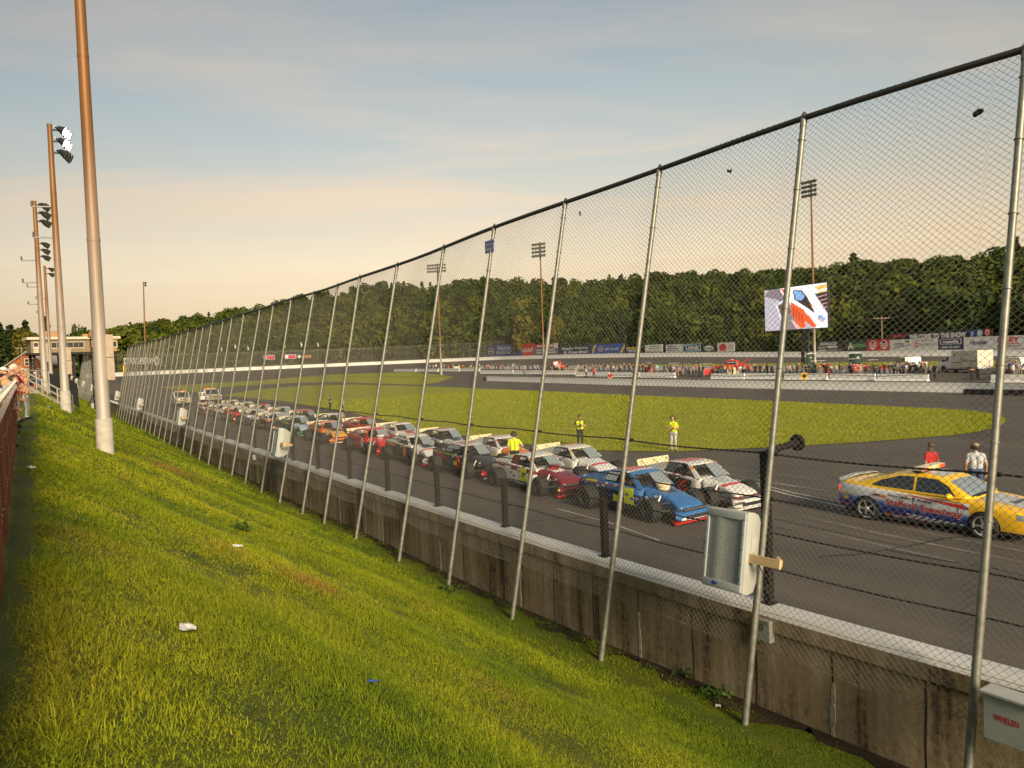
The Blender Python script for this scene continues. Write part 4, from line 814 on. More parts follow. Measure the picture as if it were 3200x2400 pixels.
for sg in (-1, 1):
    ml = MB(); ml.sphere((.74, sg * 1.02, 1.01), .11, 10, 0, (.7, 1.15, .72)); ml.tube([(.78, sg * .86, .96), (.76, sg * .96, .98)], .03, 6); ml.obj('wing_mirror', YEL, pc, 60)
    hl = MB(); decal(hl, bv, [(.52 * sg, .56), (.82 * sg, .60), (.83 * sg, .73), (.55 * sg, .70)], 0, 1, .010, 0, 4); hlo = hl.obj('headlight', BLACK, bo, 60)
    lp = MB(); pts = project(bv, [(0, .62 * sg, .635), (0, .73 * sg, .65)], 0, 1, .01)
    for q in pts: lp.sphere(q, .045, 8, 0, (.5, 1, 1))
    lp.obj('headlamp_lens', GLASSL, hlo, 60)
    hl = MB(); decal(hl, bv, [(2.24, .60), (2.44, .58), (2.44, .70), (2.2, .745)], 1, sg, .008, 0, 3); hl.obj('headlight_side', GLASSL, bo, 60)
    tl = MB(); decal(tl, bv, [(.45 * sg, .74), (.76 * sg, .74), (.76 * sg, .90), (.45 * sg, .90)], 0, -1, .008, 0, 4); tl.obj('tail_light', REDL, bo)
    tl = MB(); decal(tl, bv, [(-2.5, .72), (-2.43, .72), (-2.36, .92), (-2.48, .90)], 1, sg, .007, 0, 2); tl.obj('tail_light_side', REDL, bo)
sp_ = MB(); sp_.loft([[(x0, y, z0), (x0 + .20, y, z0 + .015), (x0 + .20, y, z0 + .035), (x0, y, z0 + .03)] for y, x0, z0 in [(-.84, -2.40, 1.03), (-.78, -2.46, 1.075), (0, -2.52, 1.10), (.78, -2.46, 1.075), (.84, -2.40, 1.03)]]); sp_.obj('tail_spoiler', cG, pc, 40)
gr = MB(); decal(gr, bv, [(-.42, .50), (.42, .50), (.46, .64), (-.46, .64)], 0, 1, .012, 0, 4); gr.obj('front_grille', BLACK, bo); gr = MB(); decal(gr, bv, [(-.5, .30), (.5, .30), (.5, .40), (-.5, .40)], 0, 1, .01, 0, 4); gr.obj('lower_intake', BLACK, bo)
MB().box((0, 0, .24), (4.6, 1.5, .16)).obj('underbody', BLACK, pc)
TY_C, RM_C, HB_C = tyre_mesh(.35, .225, .255), rim_mesh(.255, .225, 5, M('bright_wheel_alloy', (.72, .72, .70), .3, .6, .08), True), hub_mesh(.255, .11)
for x in (-1.55, 1.5):
    for y in (-.83, .83): wheel(pc, x, y, .35, TY_C, RM_C, HB_C)
light_bar(pc, -.28, 1.475, 1.15)

def van_like(name, label, cat, s, p, rz, prof, w, col, wins, wheels, wr=.38, roofs=None, extra=None, group=None, dz=0):
    """road vehicle from a side outline; wins: (part name, polygon in x,z) on the flanks, front window from the outline"""
    t = thing(name, label, cat, W(s, p, elev(s, p) + dz), rz, group)
    mb = MB(); mb.prism(prof, -w, w); me = mb.mesh('body', [], None, .06); me = arched(me, [(x, wr + .07, wr) for x in wheels], w, .35); finish(me, [col], 40); bo = link('body', me, t); bv = bvh_of(me)
    for nm, poly, mat in wins:
        for sg in (-1, 1): dm = MB(); decal(dm, bv, poly, 1, sg, .008, 0, 1); dm.obj(nm, mat, bo)
    ty, rm = tyre_mesh(wr, .24, wr * .58), rim_mesh(wr * .58, .24, 6, STEEL)
    for x in wheels:
        for y in (-w + .14, w - .14): wheel(t, x, y, wr, ty, rm)
    MB().box((0, 0, wr), (max(q[0] for q in prof) * 1.5, w * 1.4, .25)).obj('underbody', BLACK, t)
    if extra: extra(t, bo, bv, w)
    return t
def front_bits(x, z0, z1, w, ws):
    def f(t, bo, bv, w_):
        g = MB(); g.box((x + .01, 0, (z0 + z1) / 2), (.04, w * 1.1, z1 - z0)); g.obj('front_grille', BLACK, t)
        for sg in (-1, 1): h = MB(); h.box((x + .01, sg * (w - .17), (z0 + z1) / 2 + .03), (.05, .26, .16)); h.obj('headlight', GLASSL, t, 0, .01)
        b = MB(); b.box((x + .03, 0, z0 - .12), (.12, w * 1.9, .16)); b.obj('front_bumper', STEEL, t, 0, .02)
        (a, za), (c, zc) = ws; q = MB(); n = Vector((zc - za, 0, a - c)).normalized(); n = n if n.x > 0 else -n; o = n * .012
        q.add([Vector((a, -w + .12, za)) + o, Vector((a, w - .12, za)) + o, Vector((c, w - .17, zc)) + o, Vector((c, -w + .17, zc)) + o], [(0, 1, 2, 3)]); q.obj('windscreen', GLASS, t)
        for sg in (-1, 1): m = MB(); m.box((a - .15, sg * (w + .12), za + .1), (.1, .2, .26)); m.obj('wing_mirror', BLACK, t, 0, .02)
    return f
PICK = [(-2.85, .42), (2.75, .42), (2.8, .60), (2.78, 1.05), (1.35, 1.16), (.62, 1.82), (.4, 1.86), (-.95, 1.86), (-1.1, 1.80), (-1.15, 1.22), (-2.82, 1.20)]
PWIN = [('side_window', [(.10, 1.24), (1.05, 1.24), (.62, 1.70), (.10, 1.74)], GLASS), ('side_window', [(-1.0, 1.24), (.02, 1.24), (.02, 1.74), (-.92, 1.74)], GLASS)]
SUVP = [(-2.35, .40), (2.3, .40), (2.38, .62), (2.34, 1.0), (1.3, 1.10), (.55, 1.72), (.3, 1.78), (-1.9, 1.76), (-2.3, 1.15)]
SWIN = [('side_window', [(.0, 1.15), (.95, 1.15), (.5, 1.64), (.0, 1.66)], GLASS), ('side_window', [(-1.0, 1.15), (-.08, 1.15), (-.08, 1.66), (-1.0, 1.66)], GLASS), ('side_window', [(-2.0, 1.15), (-1.08, 1.15), (-1.08, 1.66), (-1.8, 1.64)], GLASS)]
CARW = paint('fleet_white', (.72, .72, .69))
def truck_extra(t, bo, bv, w):
    front_bits(2.8, .62, 1.0, w, ((1.35, 1.18), (.64, 1.80)))(t, bo, bv, w); light_bar(t, -.1, 1.88, 1.5)
    for nm, a, b, m in (('amber_panel', (.86, .70), (.55, .82), AMBER),):
        MB().box((2.84, 0, .82), (.05, 1.2, .16)).obj('push_plate', YEL, t)
van_like('pickup_truck', 'white pickup with open door and lit roof bar at the back of the field', 'truck', 113.5, 20.6, HD, PICK, .98, CARW, PWIN, (-1.75, 1.75), .40, extra=lambda t, bo, bv, w: (truck_extra(t, bo, bv, w), MB().box((1.0, -1.35, 1.0), (.08, .85, 1.1)).obj('open_door', CARW, t, 0, .03)))
van_like('pickup_truck', 'white pickup with red roof bar behind the last race cars, nearer the wall', 'truck', 110.5, 16.2, HD, PICK, .98, CARW, PWIN, (-1.75, 1.75), .40, extra=truck_extra)
# ---------------------------------------------------------------- people
SKIN = M('skin', (.52, .27, .16), .55, 0, .08, 8); HAIRB = M('brown_hair', (.07, .04, .02), .6, 0, .3, 30); HAIRY = M('blond_hair', (.48, .32, .13), .6, 0, .2, 30); HAIRK = M('dark_hair', (.015, .012, .010), .6, 0, .3, 30); HAIRW = M('white_hair', (.6, .58, .52), .6, 0, .1, 30)
CL = {k: M('cloth_' + k, c, .85, 0, .15, 12, bump=.1) for k, c in dict(black=(.016, .016, .018), red=(.50, .018, .018), white=(.66, .66, .62), grey=(.26, .26, .26), navy=(.02, .03, .08), orange=(.80, .16, .02), blue=(.05, .14, .38), tan=(.40, .29, .17), lime=(.66, .78, .02), maroon=(.18, .015, .03), green=(.04, .13, .06), yellow=(.78, .62, .04), khaki=(.33, .26, .17), denim=(.06, .09, .16), aqua=(.25, .55, .58), taupe=(.20, .14, .12), pale=(.50, .51, .52)).items()}
def limb(a, b, ra, rb, zone, out): out.append((Vector(a), Vector(b), ra, rb, zone))
def skeleton(pose, fingers):
    """capsules of a 1.75 m figure facing +x; zones 0 skin 1 shirt 2 trousers 3 shoes"""
    o = []; lean = pose.get('lean', 0)
    def T(x, y, z): return (x + lean * max(0, z - .95), y, z)
    limb(T(0, -.085, .94), T(0, .085, .94), .125, .125, 2, o); 
    for sg in (-1, 1): limb(T(.0, sg * .075, 1.0), T(.015, sg * .09, 1.34), .108, .118, 1, o)
    limb(T(.05, 0, 1.02), T(.06, 0, 1.3), .09, .10, 1, o); limb(T(0, -.14, 1.41), T(0, .14, 1.41), .078, .078, 1, o); limb(T(0, 0, 1.42), T(0, 0, 1.5), .09, .062, 1, o)
    hx = pose.get('head', 0); limb(T(0, 0, 1.47), T(.02 + hx * .4, 0, 1.57), .055, .053, 0, o)
    h = Vector(T(.02 + hx, 0, 1.645)); limb(h + Vector((-.02, 0, .015)), h + Vector((.015, 0, .03)), .096, .092, 0, o); limb(h + Vector((.055, 0, -.065)), h + Vector((.04, 0, 0)), .048, .07, 0, o)
    limb(h + Vector((.10, 0, -.005)), h + Vector((.118, 0, -.03)), .012, .019, 0, o)
    for sg in (-1, 1): limb(h + Vector((.0, sg * .092, .01)), h + Vector((.0, sg * .098, -.025)), .018, .014, 0, o)
    for sg, (el, wr) in ((-1, pose['R']), (1, pose['L'])):
        sh = Vector(T(0, sg * .195, 1.405)); el = Vector(T(*el)); wr = Vector(T(*wr)); mid = sh.lerp(el, .62)
        limb(sh, mid, .062, .054, 1, o); limb(mid, el, .048, .042, pose.get('sleeve', 0), o); limb(el, wr, .042, .029, pose.get('sleeve', 0) if pose.get('long') else 0, o)
        d = (wr - el).normalized(); side = d.cross(Vector((0, 0, 1))); side = side.normalized() if side.length > .1 else Vector((0, 1, 0)); pn = side.cross(d)
        limb(wr, wr + d * .075, .030, .036, 0, o)
        if fingers:
            for k, (off, ln) in enumerate(((-.030, .070), (-.010, .082), (.011, .076), (.030, .058))):
                b0 = wr + d * .085 + side * off; b1 = b0 + d * ln * .55 - pn * .01; b2 = b1 + d * ln * .35 - pn * .032; limb(b0, b1, .0105, .0095, 0, o); limb(b1, b2, .0095, .0085, 0, o)
            tb = wr + d * .03 - side * sg * .03; limb(tb, tb + d * .035 - side * sg * .03 - pn * .01, .013, .011, 0, o); limb(tb + d * .035 - side * sg * .03 - pn * .01, tb + d * .065 - side * sg * .028 - pn * .02, .011, .009, 0, o)
        else: limb(wr + d * .08, wr + d * .145 - pn * .03, .034, .022, 0, o)
    for sg, (kn, an) in ((-1, pose.get('RL', ((.03, -.105, .50), (-.01, -.115, .09)))), (1, pose.get('LL', ((.03, .105, .50), (-.01, .115, .09))))):
        limb((0, sg * .09, .90), kn, .098, .064, 2, o); limb(kn, an, .066, .047, 2, o); limb(Vector(an) + Vector((-.03, 0, -.035)), Vector(an) + Vector((.15, sg * .02, -.045)), .048, .04, 3, o)
    return o, h
def capsule_mesh(caps, vox, sm=2):
    mb = MB()
    for a, b, ra, rb, z in caps:
        d = (b - a); L_ = d.length; d = d.normalized() if L_ > 1e-5 else Vector((0, 0, 1)); ref = Vector((1, 0, 0)) if abs(d.x) < .8 else Vector((0, 1, 0)); u = d.cross(ref).normalized(); v = d.cross(u); rings = []
        for k in range(5): t = PI / 2 * k / 4; rings.append((a - d * ra * math.cos(t), ra * max(.02, math.sin(t))))
        for k in range(5): t = PI / 2 * k / 4; rings.append((b + d * rb * math.sin(t), rb * max(.02, math.cos(t))))
        mb.loft([[c + (u * math.cos(2 * PI * j / 10) + v * math.sin(2 * PI * j / 10)) * r for j in range(10)] for c, r in rings])
    return evaluated(mb.mesh('body', []), [('REMESH', dict(mode='VOXEL', voxel_size=vox, use_smooth_shade=True)), ('SMOOTH', dict(factor=.5, iterations=sm))])
def zone_faces(me, caps):
    c = np.empty(len(me.polygons) * 3); me.polygons.foreach_get('center', c); c = c.reshape(-1, 3); best = np.full(len(c), 9.); idx = np.zeros(len(c), dtype=np.int32)
    for a, b, ra, rb, z in caps:
        a_, b_ = np.array(a), np.array(b); ab = b_ - a_; t = np.clip(((c - a_) @ ab) / max(1e-9, ab @ ab), 0, 1); dd = np.linalg.norm(c - a_ - t[:, None] * ab, axis=1) - (ra + (rb - ra) * t)
        k = dd < best; best[k] = dd[k]; idx[k] = z
    me.polygons.foreach_set('material_index', idx); me.polygons.foreach_set('use_smooth', np.ones(len(c), dtype=bool))
def figure(pose, vox=.034, fingers=False):
    caps, h = skeleton(pose, fingers); me = capsule_mesh(caps, vox, 2 if vox > .02 else 3)
    for m in (SKIN, CL['black'], CL['denim'], CL['black']): me.materials.append(m)
    zone_faces(me, caps); me.name = 'body'; return me, h, caps
def hair_mesh(h, mat, long=False):
    mb = MB(); mb.sphere(h + Vector((-.018, 0, .035)), .108, 14, 0, (1.02, .98, 1.0)); keepf = []
    for f, m in zip(mb.f, mb.m):
        c = sum((Vector(mb.v[i]) for i in f), Vector()) / len(f) - h
        if c.z > .075 or (c.x < .0 and c.z > (-.10)) : keepf.append(f)
    mb.f = keepf; mb.m = [0] * len(keepf)
    if long: mb.loft([[h + Vector((-.06, -.09, .04)), h + Vector((-.11, 0, .04)), h + Vector((-.06, .09, .04)), h + Vector((-.03, 0, .02))], [h + Vector((-.07, -.10, -.2)), h + Vector((-.13, 0, -.22)), h + Vector((-.07, .10, -.2)), h + Vector((-.06, 0, -.2))]])
    return mb.mesh('hair', mat, 60)
def cap_mesh(h, mat):
    mb = MB(); mb.sphere(h + Vector((-.012, 0, .045)), .108, 14, 0, (1.04, .98, .95)); mb.f = [f for f in mb.f if sum(mb.v[i][2] for i in f) / len(f) > h.z + .045]; mb.m = [0] * len(mb.f)
    mb.loft([[h + Vector((x, y * k, z)) for y in (-.085, -.05, 0, .05, .085)] + [h + Vector((x, y * k, z - .008)) for y in (.085, .05, 0, -.05, -.085)] for x, z, k in ((.075, .062, 1), (.13, .058, .95), (.185, .045, .6))])
    return mb.mesh('cap', mat, 60)
def muffs_mesh(h):
    mb = MB(); mb.tube([h + Vector((-.01, .112 * math.cos(a), .03 + .125 * math.sin(a))) for a in [PI * i / 10 for i in range(11)]], .012, 6)
    for sg in (-1, 1): mb.lathe([(0, sg * .085), (.045, sg * .09), (.05, sg * .11), (.04, sg * .135), (0, sg * .14)], 12, 0, Matrix.Translation(h + Vector((0, 0, 0))))
    return mb.mesh('ear_defenders', BLACK, 60)
def vest_mesh(caps, mat):
    vc = [(a, b, ra + .016, rb + .016, z) for a, b, ra, rb, z in caps if z == 1][:5]
    vc = [(a, b, ra, rb, z) for a, b, ra, rb, z in vc]; me = capsule_mesh(vc, .02, 2); bm = bmesh.new(); bm.from_mesh(me)
    bmesh.ops.delete(bm, geom=[f for f in bm.faces if f.calc_center_median().z > 1.445 or f.calc_center_median().z < .97 or (f.calc_center_median().x > .07 and abs(f.calc_center_median().y) < .022) or (abs(f.calc_center_median().y) > .195)], context='FACES'); bm.to_mesh(me); bm.free(); me.name = 'vest'
    return finish(me, [mat], 60)
DOWN = dict(R=((-.03, -.27, 1.12), (.06, -.27, .88)), L=((-.03, .27, 1.12), (.06, .27, .88)))
PHONE = dict(R=((.02, -.29, 1.15), (.24, -.10, 1.20)), L=((.02, .29, 1.15), (.24, .08, 1.20)), head=.02)
WALKP = dict(R=((-.10, -.27, 1.14), (.05, -.28, .92)), L=((.06, .27, 1.14), (.22, .24, .98)), RL=((.14, -.1, .52), (.05, -.11, .10)), LL=((-.04, .1, .5), (-.22, .11, .14)))
CROSS = dict(R=((.06, -.27, 1.16), (.20, .02, 1.20)), L=((.06, .27, 1.16), (.21, -.04, 1.16)))
HIPS = dict(R=((-.06, -.38, 1.18), (.04, -.19, 1.00)), L=((-.03, .27, 1.12), (.06, .27, .88)))
LEANF = dict(R=((.12, -.27, 1.18), (.33, -.08, 1.10)), L=((.12, .27, 1.18), (.34, .08, 1.10)), lean=.22, head=.04)
BENT = dict(R=((.22, -.24, 1.15), (.42, -.14, .98)), L=((.20, .24, 1.15), (.44, .14, .98)), lean=.55, head=.03)
FIG = {}
for k, ps in dict(DOWN=DOWN, PHONE=PHONE, WALK=WALKP, CROSS=CROSS, HIPS=HIPS, LEAN=LEANF, BENT=BENT).items(): FIG[k] = figure(ps, .034)
FINE = {}
_hc = {}
def headgear(kind, fk, h, mat):
    key = (kind, fk, mat.name)
    if key not in _hc: _hc[key] = {'hair': lambda: hair_mesh(h, mat), 'long': lambda: hair_mesh(h, mat, True), 'cap': lambda: cap_mesh(h, mat), 'muffs': lambda: muffs_mesh(h)}[kind]()
    return _hc[key]
def person(label, loc, rz, fk, shirt, trousers, head=('hair', HAIRB), scale=1.0, fine=False, group=None, vest=None, muffs=False, shoes='black'):
    src = FINE if fine else FIG
    if fk not in src: src[fk] = figure({'DOWN': DOWN, 'PHONE': PHONE, 'WALK': WALKP, 'CROSS': CROSS, 'HIPS': HIPS, 'LEAN': LEANF, 'BENT': BENT}[fk], .0125, True)
    me, h, caps = src[fk]; o = link('person', me); o.location = loc; o.rotation_euler = (0, 0, rz); o.scale = (scale,) * 3
    for i, m in ((1, CL[shirt]), (2, CL[trousers]), (3, CL[shoes])): o.material_slots[i].link = 'OBJECT'; o.material_slots[i].material = m
    tag(o, label, 'person', group)
    if head: link({'hair': 'hair', 'long': 'hair', 'cap': 'cap'}[head[0]], headgear(head[0], (fk, fine), h, head[1]), o)
    if head and head[0] == 'cap': link('hair', headgear('hair', (fk, fine), h + Vector((0, 0, -.012)), HAIRB), o)
    if muffs: link('ear_defenders', headgear('muffs', (fk, fine), h, BLACK), o)
    if vest: link('vest', vest_mesh(caps, CL[vest]), o)
    if fine:
        for sg in (-1, 1): e = MB(); e.sphere(h + Vector((.086, sg * .034, .022)), .012, 8); e.obj('eye', HAIRK, o, 60)
        mo = MB(); mo.box(h + Vector((.097, 0, -.062)), (.012, .045, .010)); mo.obj('mouth', M('lips', (.30, .10, .08), .6), o)
    return o
def put(u, v): s, p = ground(u, v); return W(s, p, elev(s, p))
face_cam = lambda P, off=0: math.atan2(-P[1], -P[0]) + off
BLKC, REDC = CL['black'], CL['red']
Q = put(1814, 1396); ps_ = person('person in yellow vest and black trousers holding a device on the infield grass', Q, face_cam(Q, .1), 'PHONE', 'black', 'black', ('cap', BLKC), .99, True, None, 'lime'); MB().box((.36, -.01, 1.22), (.02, .16, .10), 0, (0, R(-30), 0)).obj('device', BLACK, ps_)
Q = put(2106, 1410); ps_ = person('person in a yellow safety vest and pale jeans with ear defenders on the infield grass', Q, face_cam(Q, -.35), 'CROSS', 'lime', 'pale', ('hair', HAIRB), 1.0, True, None, 'lime', True); st = MB(); st.tube([(.12, .16, 1.42), (.16, .04, 1.22), (.13, -.10, 1.02)], .018, 5); st.obj('strap', CL['orange'], ps_)
Q = put(1610, 1482); person('person in a bright yellow shirt and black cap, seen from behind, between race cars', Q, face_cam(Q, PI - .2), 'HIPS', 'lime', 'black', ('cap', BLKC), 1.0, True, None, None, True)
Q = put(1033, 1292); person('person in dark clothes on the grass edge beyond the race cars', Q, face_cam(Q, -1.3), 'PHONE', 'navy', 'black', ('hair', HAIRK), 1.0)
Q = put(1071, 1296); person('person in white shirt and black trousers standing just right of the dark clothed person', Q, face_cam(Q, 1.8), 'DOWN', 'white', 'black', ('cap', CL['grey']), 1.0)
Q = put(1069, 1353); person('person in a grey shirt and white cap standing between the two rows of race cars', Q, face_cam(Q, .9), 'CROSS', 'grey', 'denim', ('cap', CL['white']), 1.0)
Q = W(12.2, 22.4, elev(12.2, 22.4)); Q = put(2912, 1548); person('person in a red shirt with tied back hair behind the pace car roof', Q, HD + 2.9, 'DOWN', 'red', 'black', ('long', HAIRB), .97, True)
Q = put(3052, 1566); person('person in a grey shirt with a headset standing behind the pace car windscreen', Q, HD + 2.2, 'DOWN', 'pale', 'denim', ('cap', CL['tan']), 1.02, True, None, None, True)

# ---------------------------------------------------------------- advertising boards on the back straight
SG = {}
def colr(n, c): return M('sign_' + n, c, .5, 0, .05, 3)
sW, sNavy, sBlue, sRed, sBlk, sGrn, sYel, sGry, sOrg, sTeal = colr('white', (.70, .70, .68)), colr('navy', (.022, .03, .10)), colr('blue', (.03, .09, .42)), colr('red', (.60, .025, .025)), colr('black', (.02, .02, .022)), colr('green', (.025, .055, .035)), colr('yellow', (.80, .52, .03)), colr('grey', (.20, .20, .21)), colr('rust', (.32, .12, .04)), colr('sky', (.22, .42, .58))
def hexa(cx, cz, r, rot=0): return [(cx + r * math.cos(rot + i * PI / 3), cz + r * math.sin(rot + i * PI / 3)) for i in range(6)]
def disc(cx, cz, r, n=20): return [(cx + r * math.cos(2 * PI * i / n), cz + r * math.sin(2 * PI * i / n)) for i in range(n)]
SIGNS = []
def board(name, label, u0, u1, vt, vb, bg, texts=(), shapes=(), p=131.75, cat='sign', posts=True, name_panel='panel'):
    """board standing behind the back wall; texts (string, x, z, height, width, material), shapes (part, polygon, material) in 0..1 board units (x by width, z by height)"""
    um = (u0 + u1) / 2; A_, B_ = on_p(u0, (vt + vb) / 2, p), on_p(u1, (vt + vb) / 2, p); wd = float(np.linalg.norm((B_ - A_)[:2])); zt, zb = on_p(um, vt, p)[2], on_p(um, vb, p)[2]; h = zt - zb; c = (A_ + B_) / 2
    t = thing(name, label, cat, (c[0], c[1], zb), HD); b = MB(); b.box((0, 0, h / 2), (wd, .06, h)); pa = b.obj(name_panel, bg, t)
    fr = MB()
    for x, z, a, e in ((0, h - .03, wd, .06), (0, .03, wd, .06), (-wd / 2 + .03, h / 2, .06, h - .12), (wd / 2 - .03, h / 2, .06, h - .12)): fr.box((x, .055, z), (a, .05, e))
    fr.obj('frame', STEEL, t)
    if posts:
        g = elev(*sp(c)) - .2
        for x in (-wd * .3, wd * .3): q = MB(); q.box((x, .14, (h * .8 + g - zb) / 2), (.12, .12, h * .8 + zb - g)); q.obj('post', STEEL, t)
    k = 0
    for nm, poly, m in shapes:
        k += 1; d = MB(); d.prism([((x - .5) * wd, z * h) for x, z in poly], -.032 - .003 * k, -.030); d.obj(nm, m, pa)
    for tx in texts:
        s_, x, z, hh, ww, m = tx[:6]; co, fs = text_mesh(s_, hh * h, tx[6] if len(tx) > 6 else .02, tx[7] if len(tx) > 7 else 0, ww * wd); d = MB(); d.add([((x - .5) * wd + a, -.034 - .003 * k - .003, z * h + b_) for a, b_, _ in co], fs); d.obj('lettering', m, pa)
    SIGNS.append((um, label)); return t, wd, h
def strokes(x0, x1, z, hh, words, m):
    """a line of lettering too small to read: short bars, one per word"""
    tot = sum(words) + .35 * (len(words) - 1); k = (x1 - x0) / tot; x = x0; o = []
    for w in words: o.append(('text_line', [(x, z - hh / 2), (x + w * k, z - hh / 2), (x + w * k, z + hh / 2), (x, z + hh / 2)], m)); x += (w + .35) * k
    return o
def arrow_lines(n, z0, z1, x0=.1, x1=.9): return [('text_line', [(x0, z0 + (z1 - z0) * i / n), (x1, z0 + (z1 - z0) * i / n), (x1, z0 + (z1 - z0) * (i + .45) / n), (x0, z0 + (z1 - z0) * (i + .45) / n)], sGry) for i in range(n)]
bow = lambda cx, cz, w, h: [(cx - w * .5, cz - h * .22), (cx - w * .22, cz - h * .22), (cx - w * .26, cz - h * .5), (cx + w * .18, cz - h * .5), (cx + w * .22, cz - h * .22), (cx + w * .5, cz - h * .22), (cx + w * .46, cz + h * .22), (cx + w * .26, cz + h * .22), (cx + w * .3, cz + h * .5), (cx - w * .18, cz + h * .5), (cx - w * .22, cz + h * .22), (cx - w * .46, cz + h * .22)]
board('sponsor_board', 'rusty orange board with pale lettering, leftmost of the near run of boards', 1312, 1374, 1096, 1118, sOrg, [], strokes(.1, .9, .56, .2, [3, 4, 1.4, 5], CREAM) + strokes(.55, .8, .28, .1, [2, 2], CREAM))
board('sponsor_board', 'grey board with two yellow cross emblems', 1387, 1444, 1094, 1116, sGry, [], [('emblem', bow(.3, .5, .34, .5), sYel), ('emblem', bow(.72, .5, .34, .5), sYel)])
board('sponsor_board', 'white board with grey blue lettering left of the long welcome board', 1448, 1512, 1091, 1114, sW, [], strokes(.08, .92, .66, .26, [2, 3, 2.4, 2, 3], sGry) + strokes(.1, .9, .28, .16, [4, 3, 5], sGry))
board('sponsor_board', 'long blue board reading WELCOME RACE FANS with a yellow hexagon', 1514, 1628, 1077, 1114, sBlue, [('WELCOME', .60, .68, .27, .46, sW, .03), ('RACE FANS', .60, .34, .27, .50, sW, .03), ('NAPA', .19, .5, .2, .13, sW, .03)],
      [('yellow_corner', [(0, 0), (.06, 0), (.0, .5)], sYel), ('yellow_corner', [(.90, 1), (1, 1), (1, .3), (.97, .6)], sYel), ('hexagon', [(.19 + .10 * math.cos(PI / 2 + i * PI / 3), .5 + .34 * math.sin(PI / 2 + i * PI / 3)) for i in range(6)], sYel), ('hexagon_core', [(.19 + .078 * math.cos(PI / 2 + i * PI / 3), .5 + .26 * math.sin(PI / 2 + i * PI / 3)) for i in range(6)], sBlue)])
board('sponsor_board', 'plain red board with three big white letters', 1628.5, 1669, 1074, 1111, sRed, [('GAF', .52, .45, .36, .82, sW, .03)])
board('sponsor_board', 'grey board with red lettering on a red and white top strip', 1670, 1744, 1074, 1107, sGry, [], [('top_strip', [(.04, .64), (.82, .64), (.82, 1), (.04, 1)], sRed), ('white_corner', [(.82, .55), (1, .55), (1, 1), (.82, 1)], sW)] + strokes(.12, .78, .80, .17, [2, 4, 3], sW) + strokes(.1, .86, .40, .11, [3, 5, 4], sW) + strokes(.08, .9, .17, .11, [4, 6], sW))
board('sponsor_board', 'navy board with two lines of heavy white lettering, left of the yellow slashed one', 1745, 1850, 1080, 1107, sNavy, [('Eagle Fence', .5, .68, .34, .76, sW, .03, .15), ('& Guardrail', .52, .26, .34, .72, sW, .03, .15)])
board('sponsor_board', 'blue board with yellow slashes and a yellow hexagon reading GET UP AND GO', 1851, 1952, 1075, 1104, sBlue, [('GET UP & GO', .62, .45, .24, .42, sW, .03, .15), ('NAPA', .27, .5, .15, .1, sW, .02)], [('slash', [(.0, 0), (.02, 0), (.14, 1), (.08, 1), (0, .4)], sYel), ('slash', [(.86, 0), (.93, 0), (1, .6), (1, 1)], sYel), ('hexagon', [(.27 + .085 * math.cos(PI / 2 + i * PI / 3), .5 + .32 * math.sin(PI / 2 + i * PI / 3)) for i in range(6)], sYel), ('hexagon_core', [(.27 + .068 * math.cos(PI / 2 + i * PI / 3), .5 + .25 * math.sin(PI / 2 + i * PI / 3)) for i in range(6)], sBlue)])
board('sponsor_board', 'black board with yellow and white lettering behind a fence post', 1954, 2002, 1081, 1102, sBlk, [], strokes(.08, .7, .70, .24, [4, 4], sYel) + strokes(.1, .85, .38, .18, [3, 4, 2], sW) + strokes(.2, .7, .14, .1, [4, 3], sW))
board('sponsor_board', 'white board with thin black lettering and a small yellow mark', 2016, 2071, 1077, 1100, sW, [], strokes(.25, .85, .74, .1, [3, 4, 5], sGry) + strokes(.25, .8, .46, .1, [5, 4], sGry) + [('mark', [(.85, .12), (.95, .12), (.95, .3), (.85, .3)], sYel), ('underline', [(.08, .08), (.8, .08), (.8, .14), (.08, .14)], sRed)])
board('sponsor_board', 'white board with three lines of black lettering about mechanical services', 2081, 2133, 1076, 1100, sW, [('Stafford', .36, .78, .22, .5, sBlk, .03), ('Mechanical', .44, .5, .22, .68, sBlk, .03), ('Services, Inc.', .46, .22, .22, .76, sBlk, .03)])
board('sponsor_board', 'blue board with white four letter name tilted up', 2134, 2189, 1074, 1099, sTeal, [('USNE', .54, .48, .5, .74, sW, .04, .1)], [('dark_band', [(.03, .1), (.97, .3), (.97, .9), (.08, .72)], sNavy)])
board('sponsor_board', 'small black board with white shield emblem', 2198, 2231, 1078, 1099, sBlk, [('STAFFORD', .5, .5, .26, .8, sBlk, .03)], [('shield', [(.08, .30), (.5, .04), (.92, .30), (.98, .62), (.7, .92), (.3, .92), (.02, .62)], sW), ('shield_rim', [(.16, .22), (.84, .22), (.8, .30), (.2, .30)], sGry)])
board('sponsor_board', 'white board with a round red emblem beside the big screen', 2242, 2296, 1070, 1099, sW, [], strokes(.62, .94, .62, .07, [2, 1.5, 2], sRed) + strokes(.62, .94, .38, .07, [3, 2], sRed) + [('emblem', [(.32 + .22 * math.cos(i * PI / 8), .5 + .36 * math.sin(i * PI / 8)) for i in range(16)], sRed), ('tail', [(.1, .1), (.5, .1), (.45, .18), (.15, .18)], sRed)])
board('sponsor_board', 'black board with bold white slanted name under the big screen', 2552, 2642, 1064, 1100, sBlk, [('MONACO', .42, .72, .28, .60, sW, .05, .25), ('ATLANTIC, CT', .62, .16, .14, .50, sW, .03)], strokes(.06, .34, .16, .13, [5], sW) + strokes(.04, .34, .46, .05, [1], sW) + strokes(.04, .34, .36, .05, [1], sW) + [('oval', [(.55 + .2 * math.cos(i * PI / 8), .44 + .11 * math.sin(i * PI / 8)) for i in range(16)], sW)])
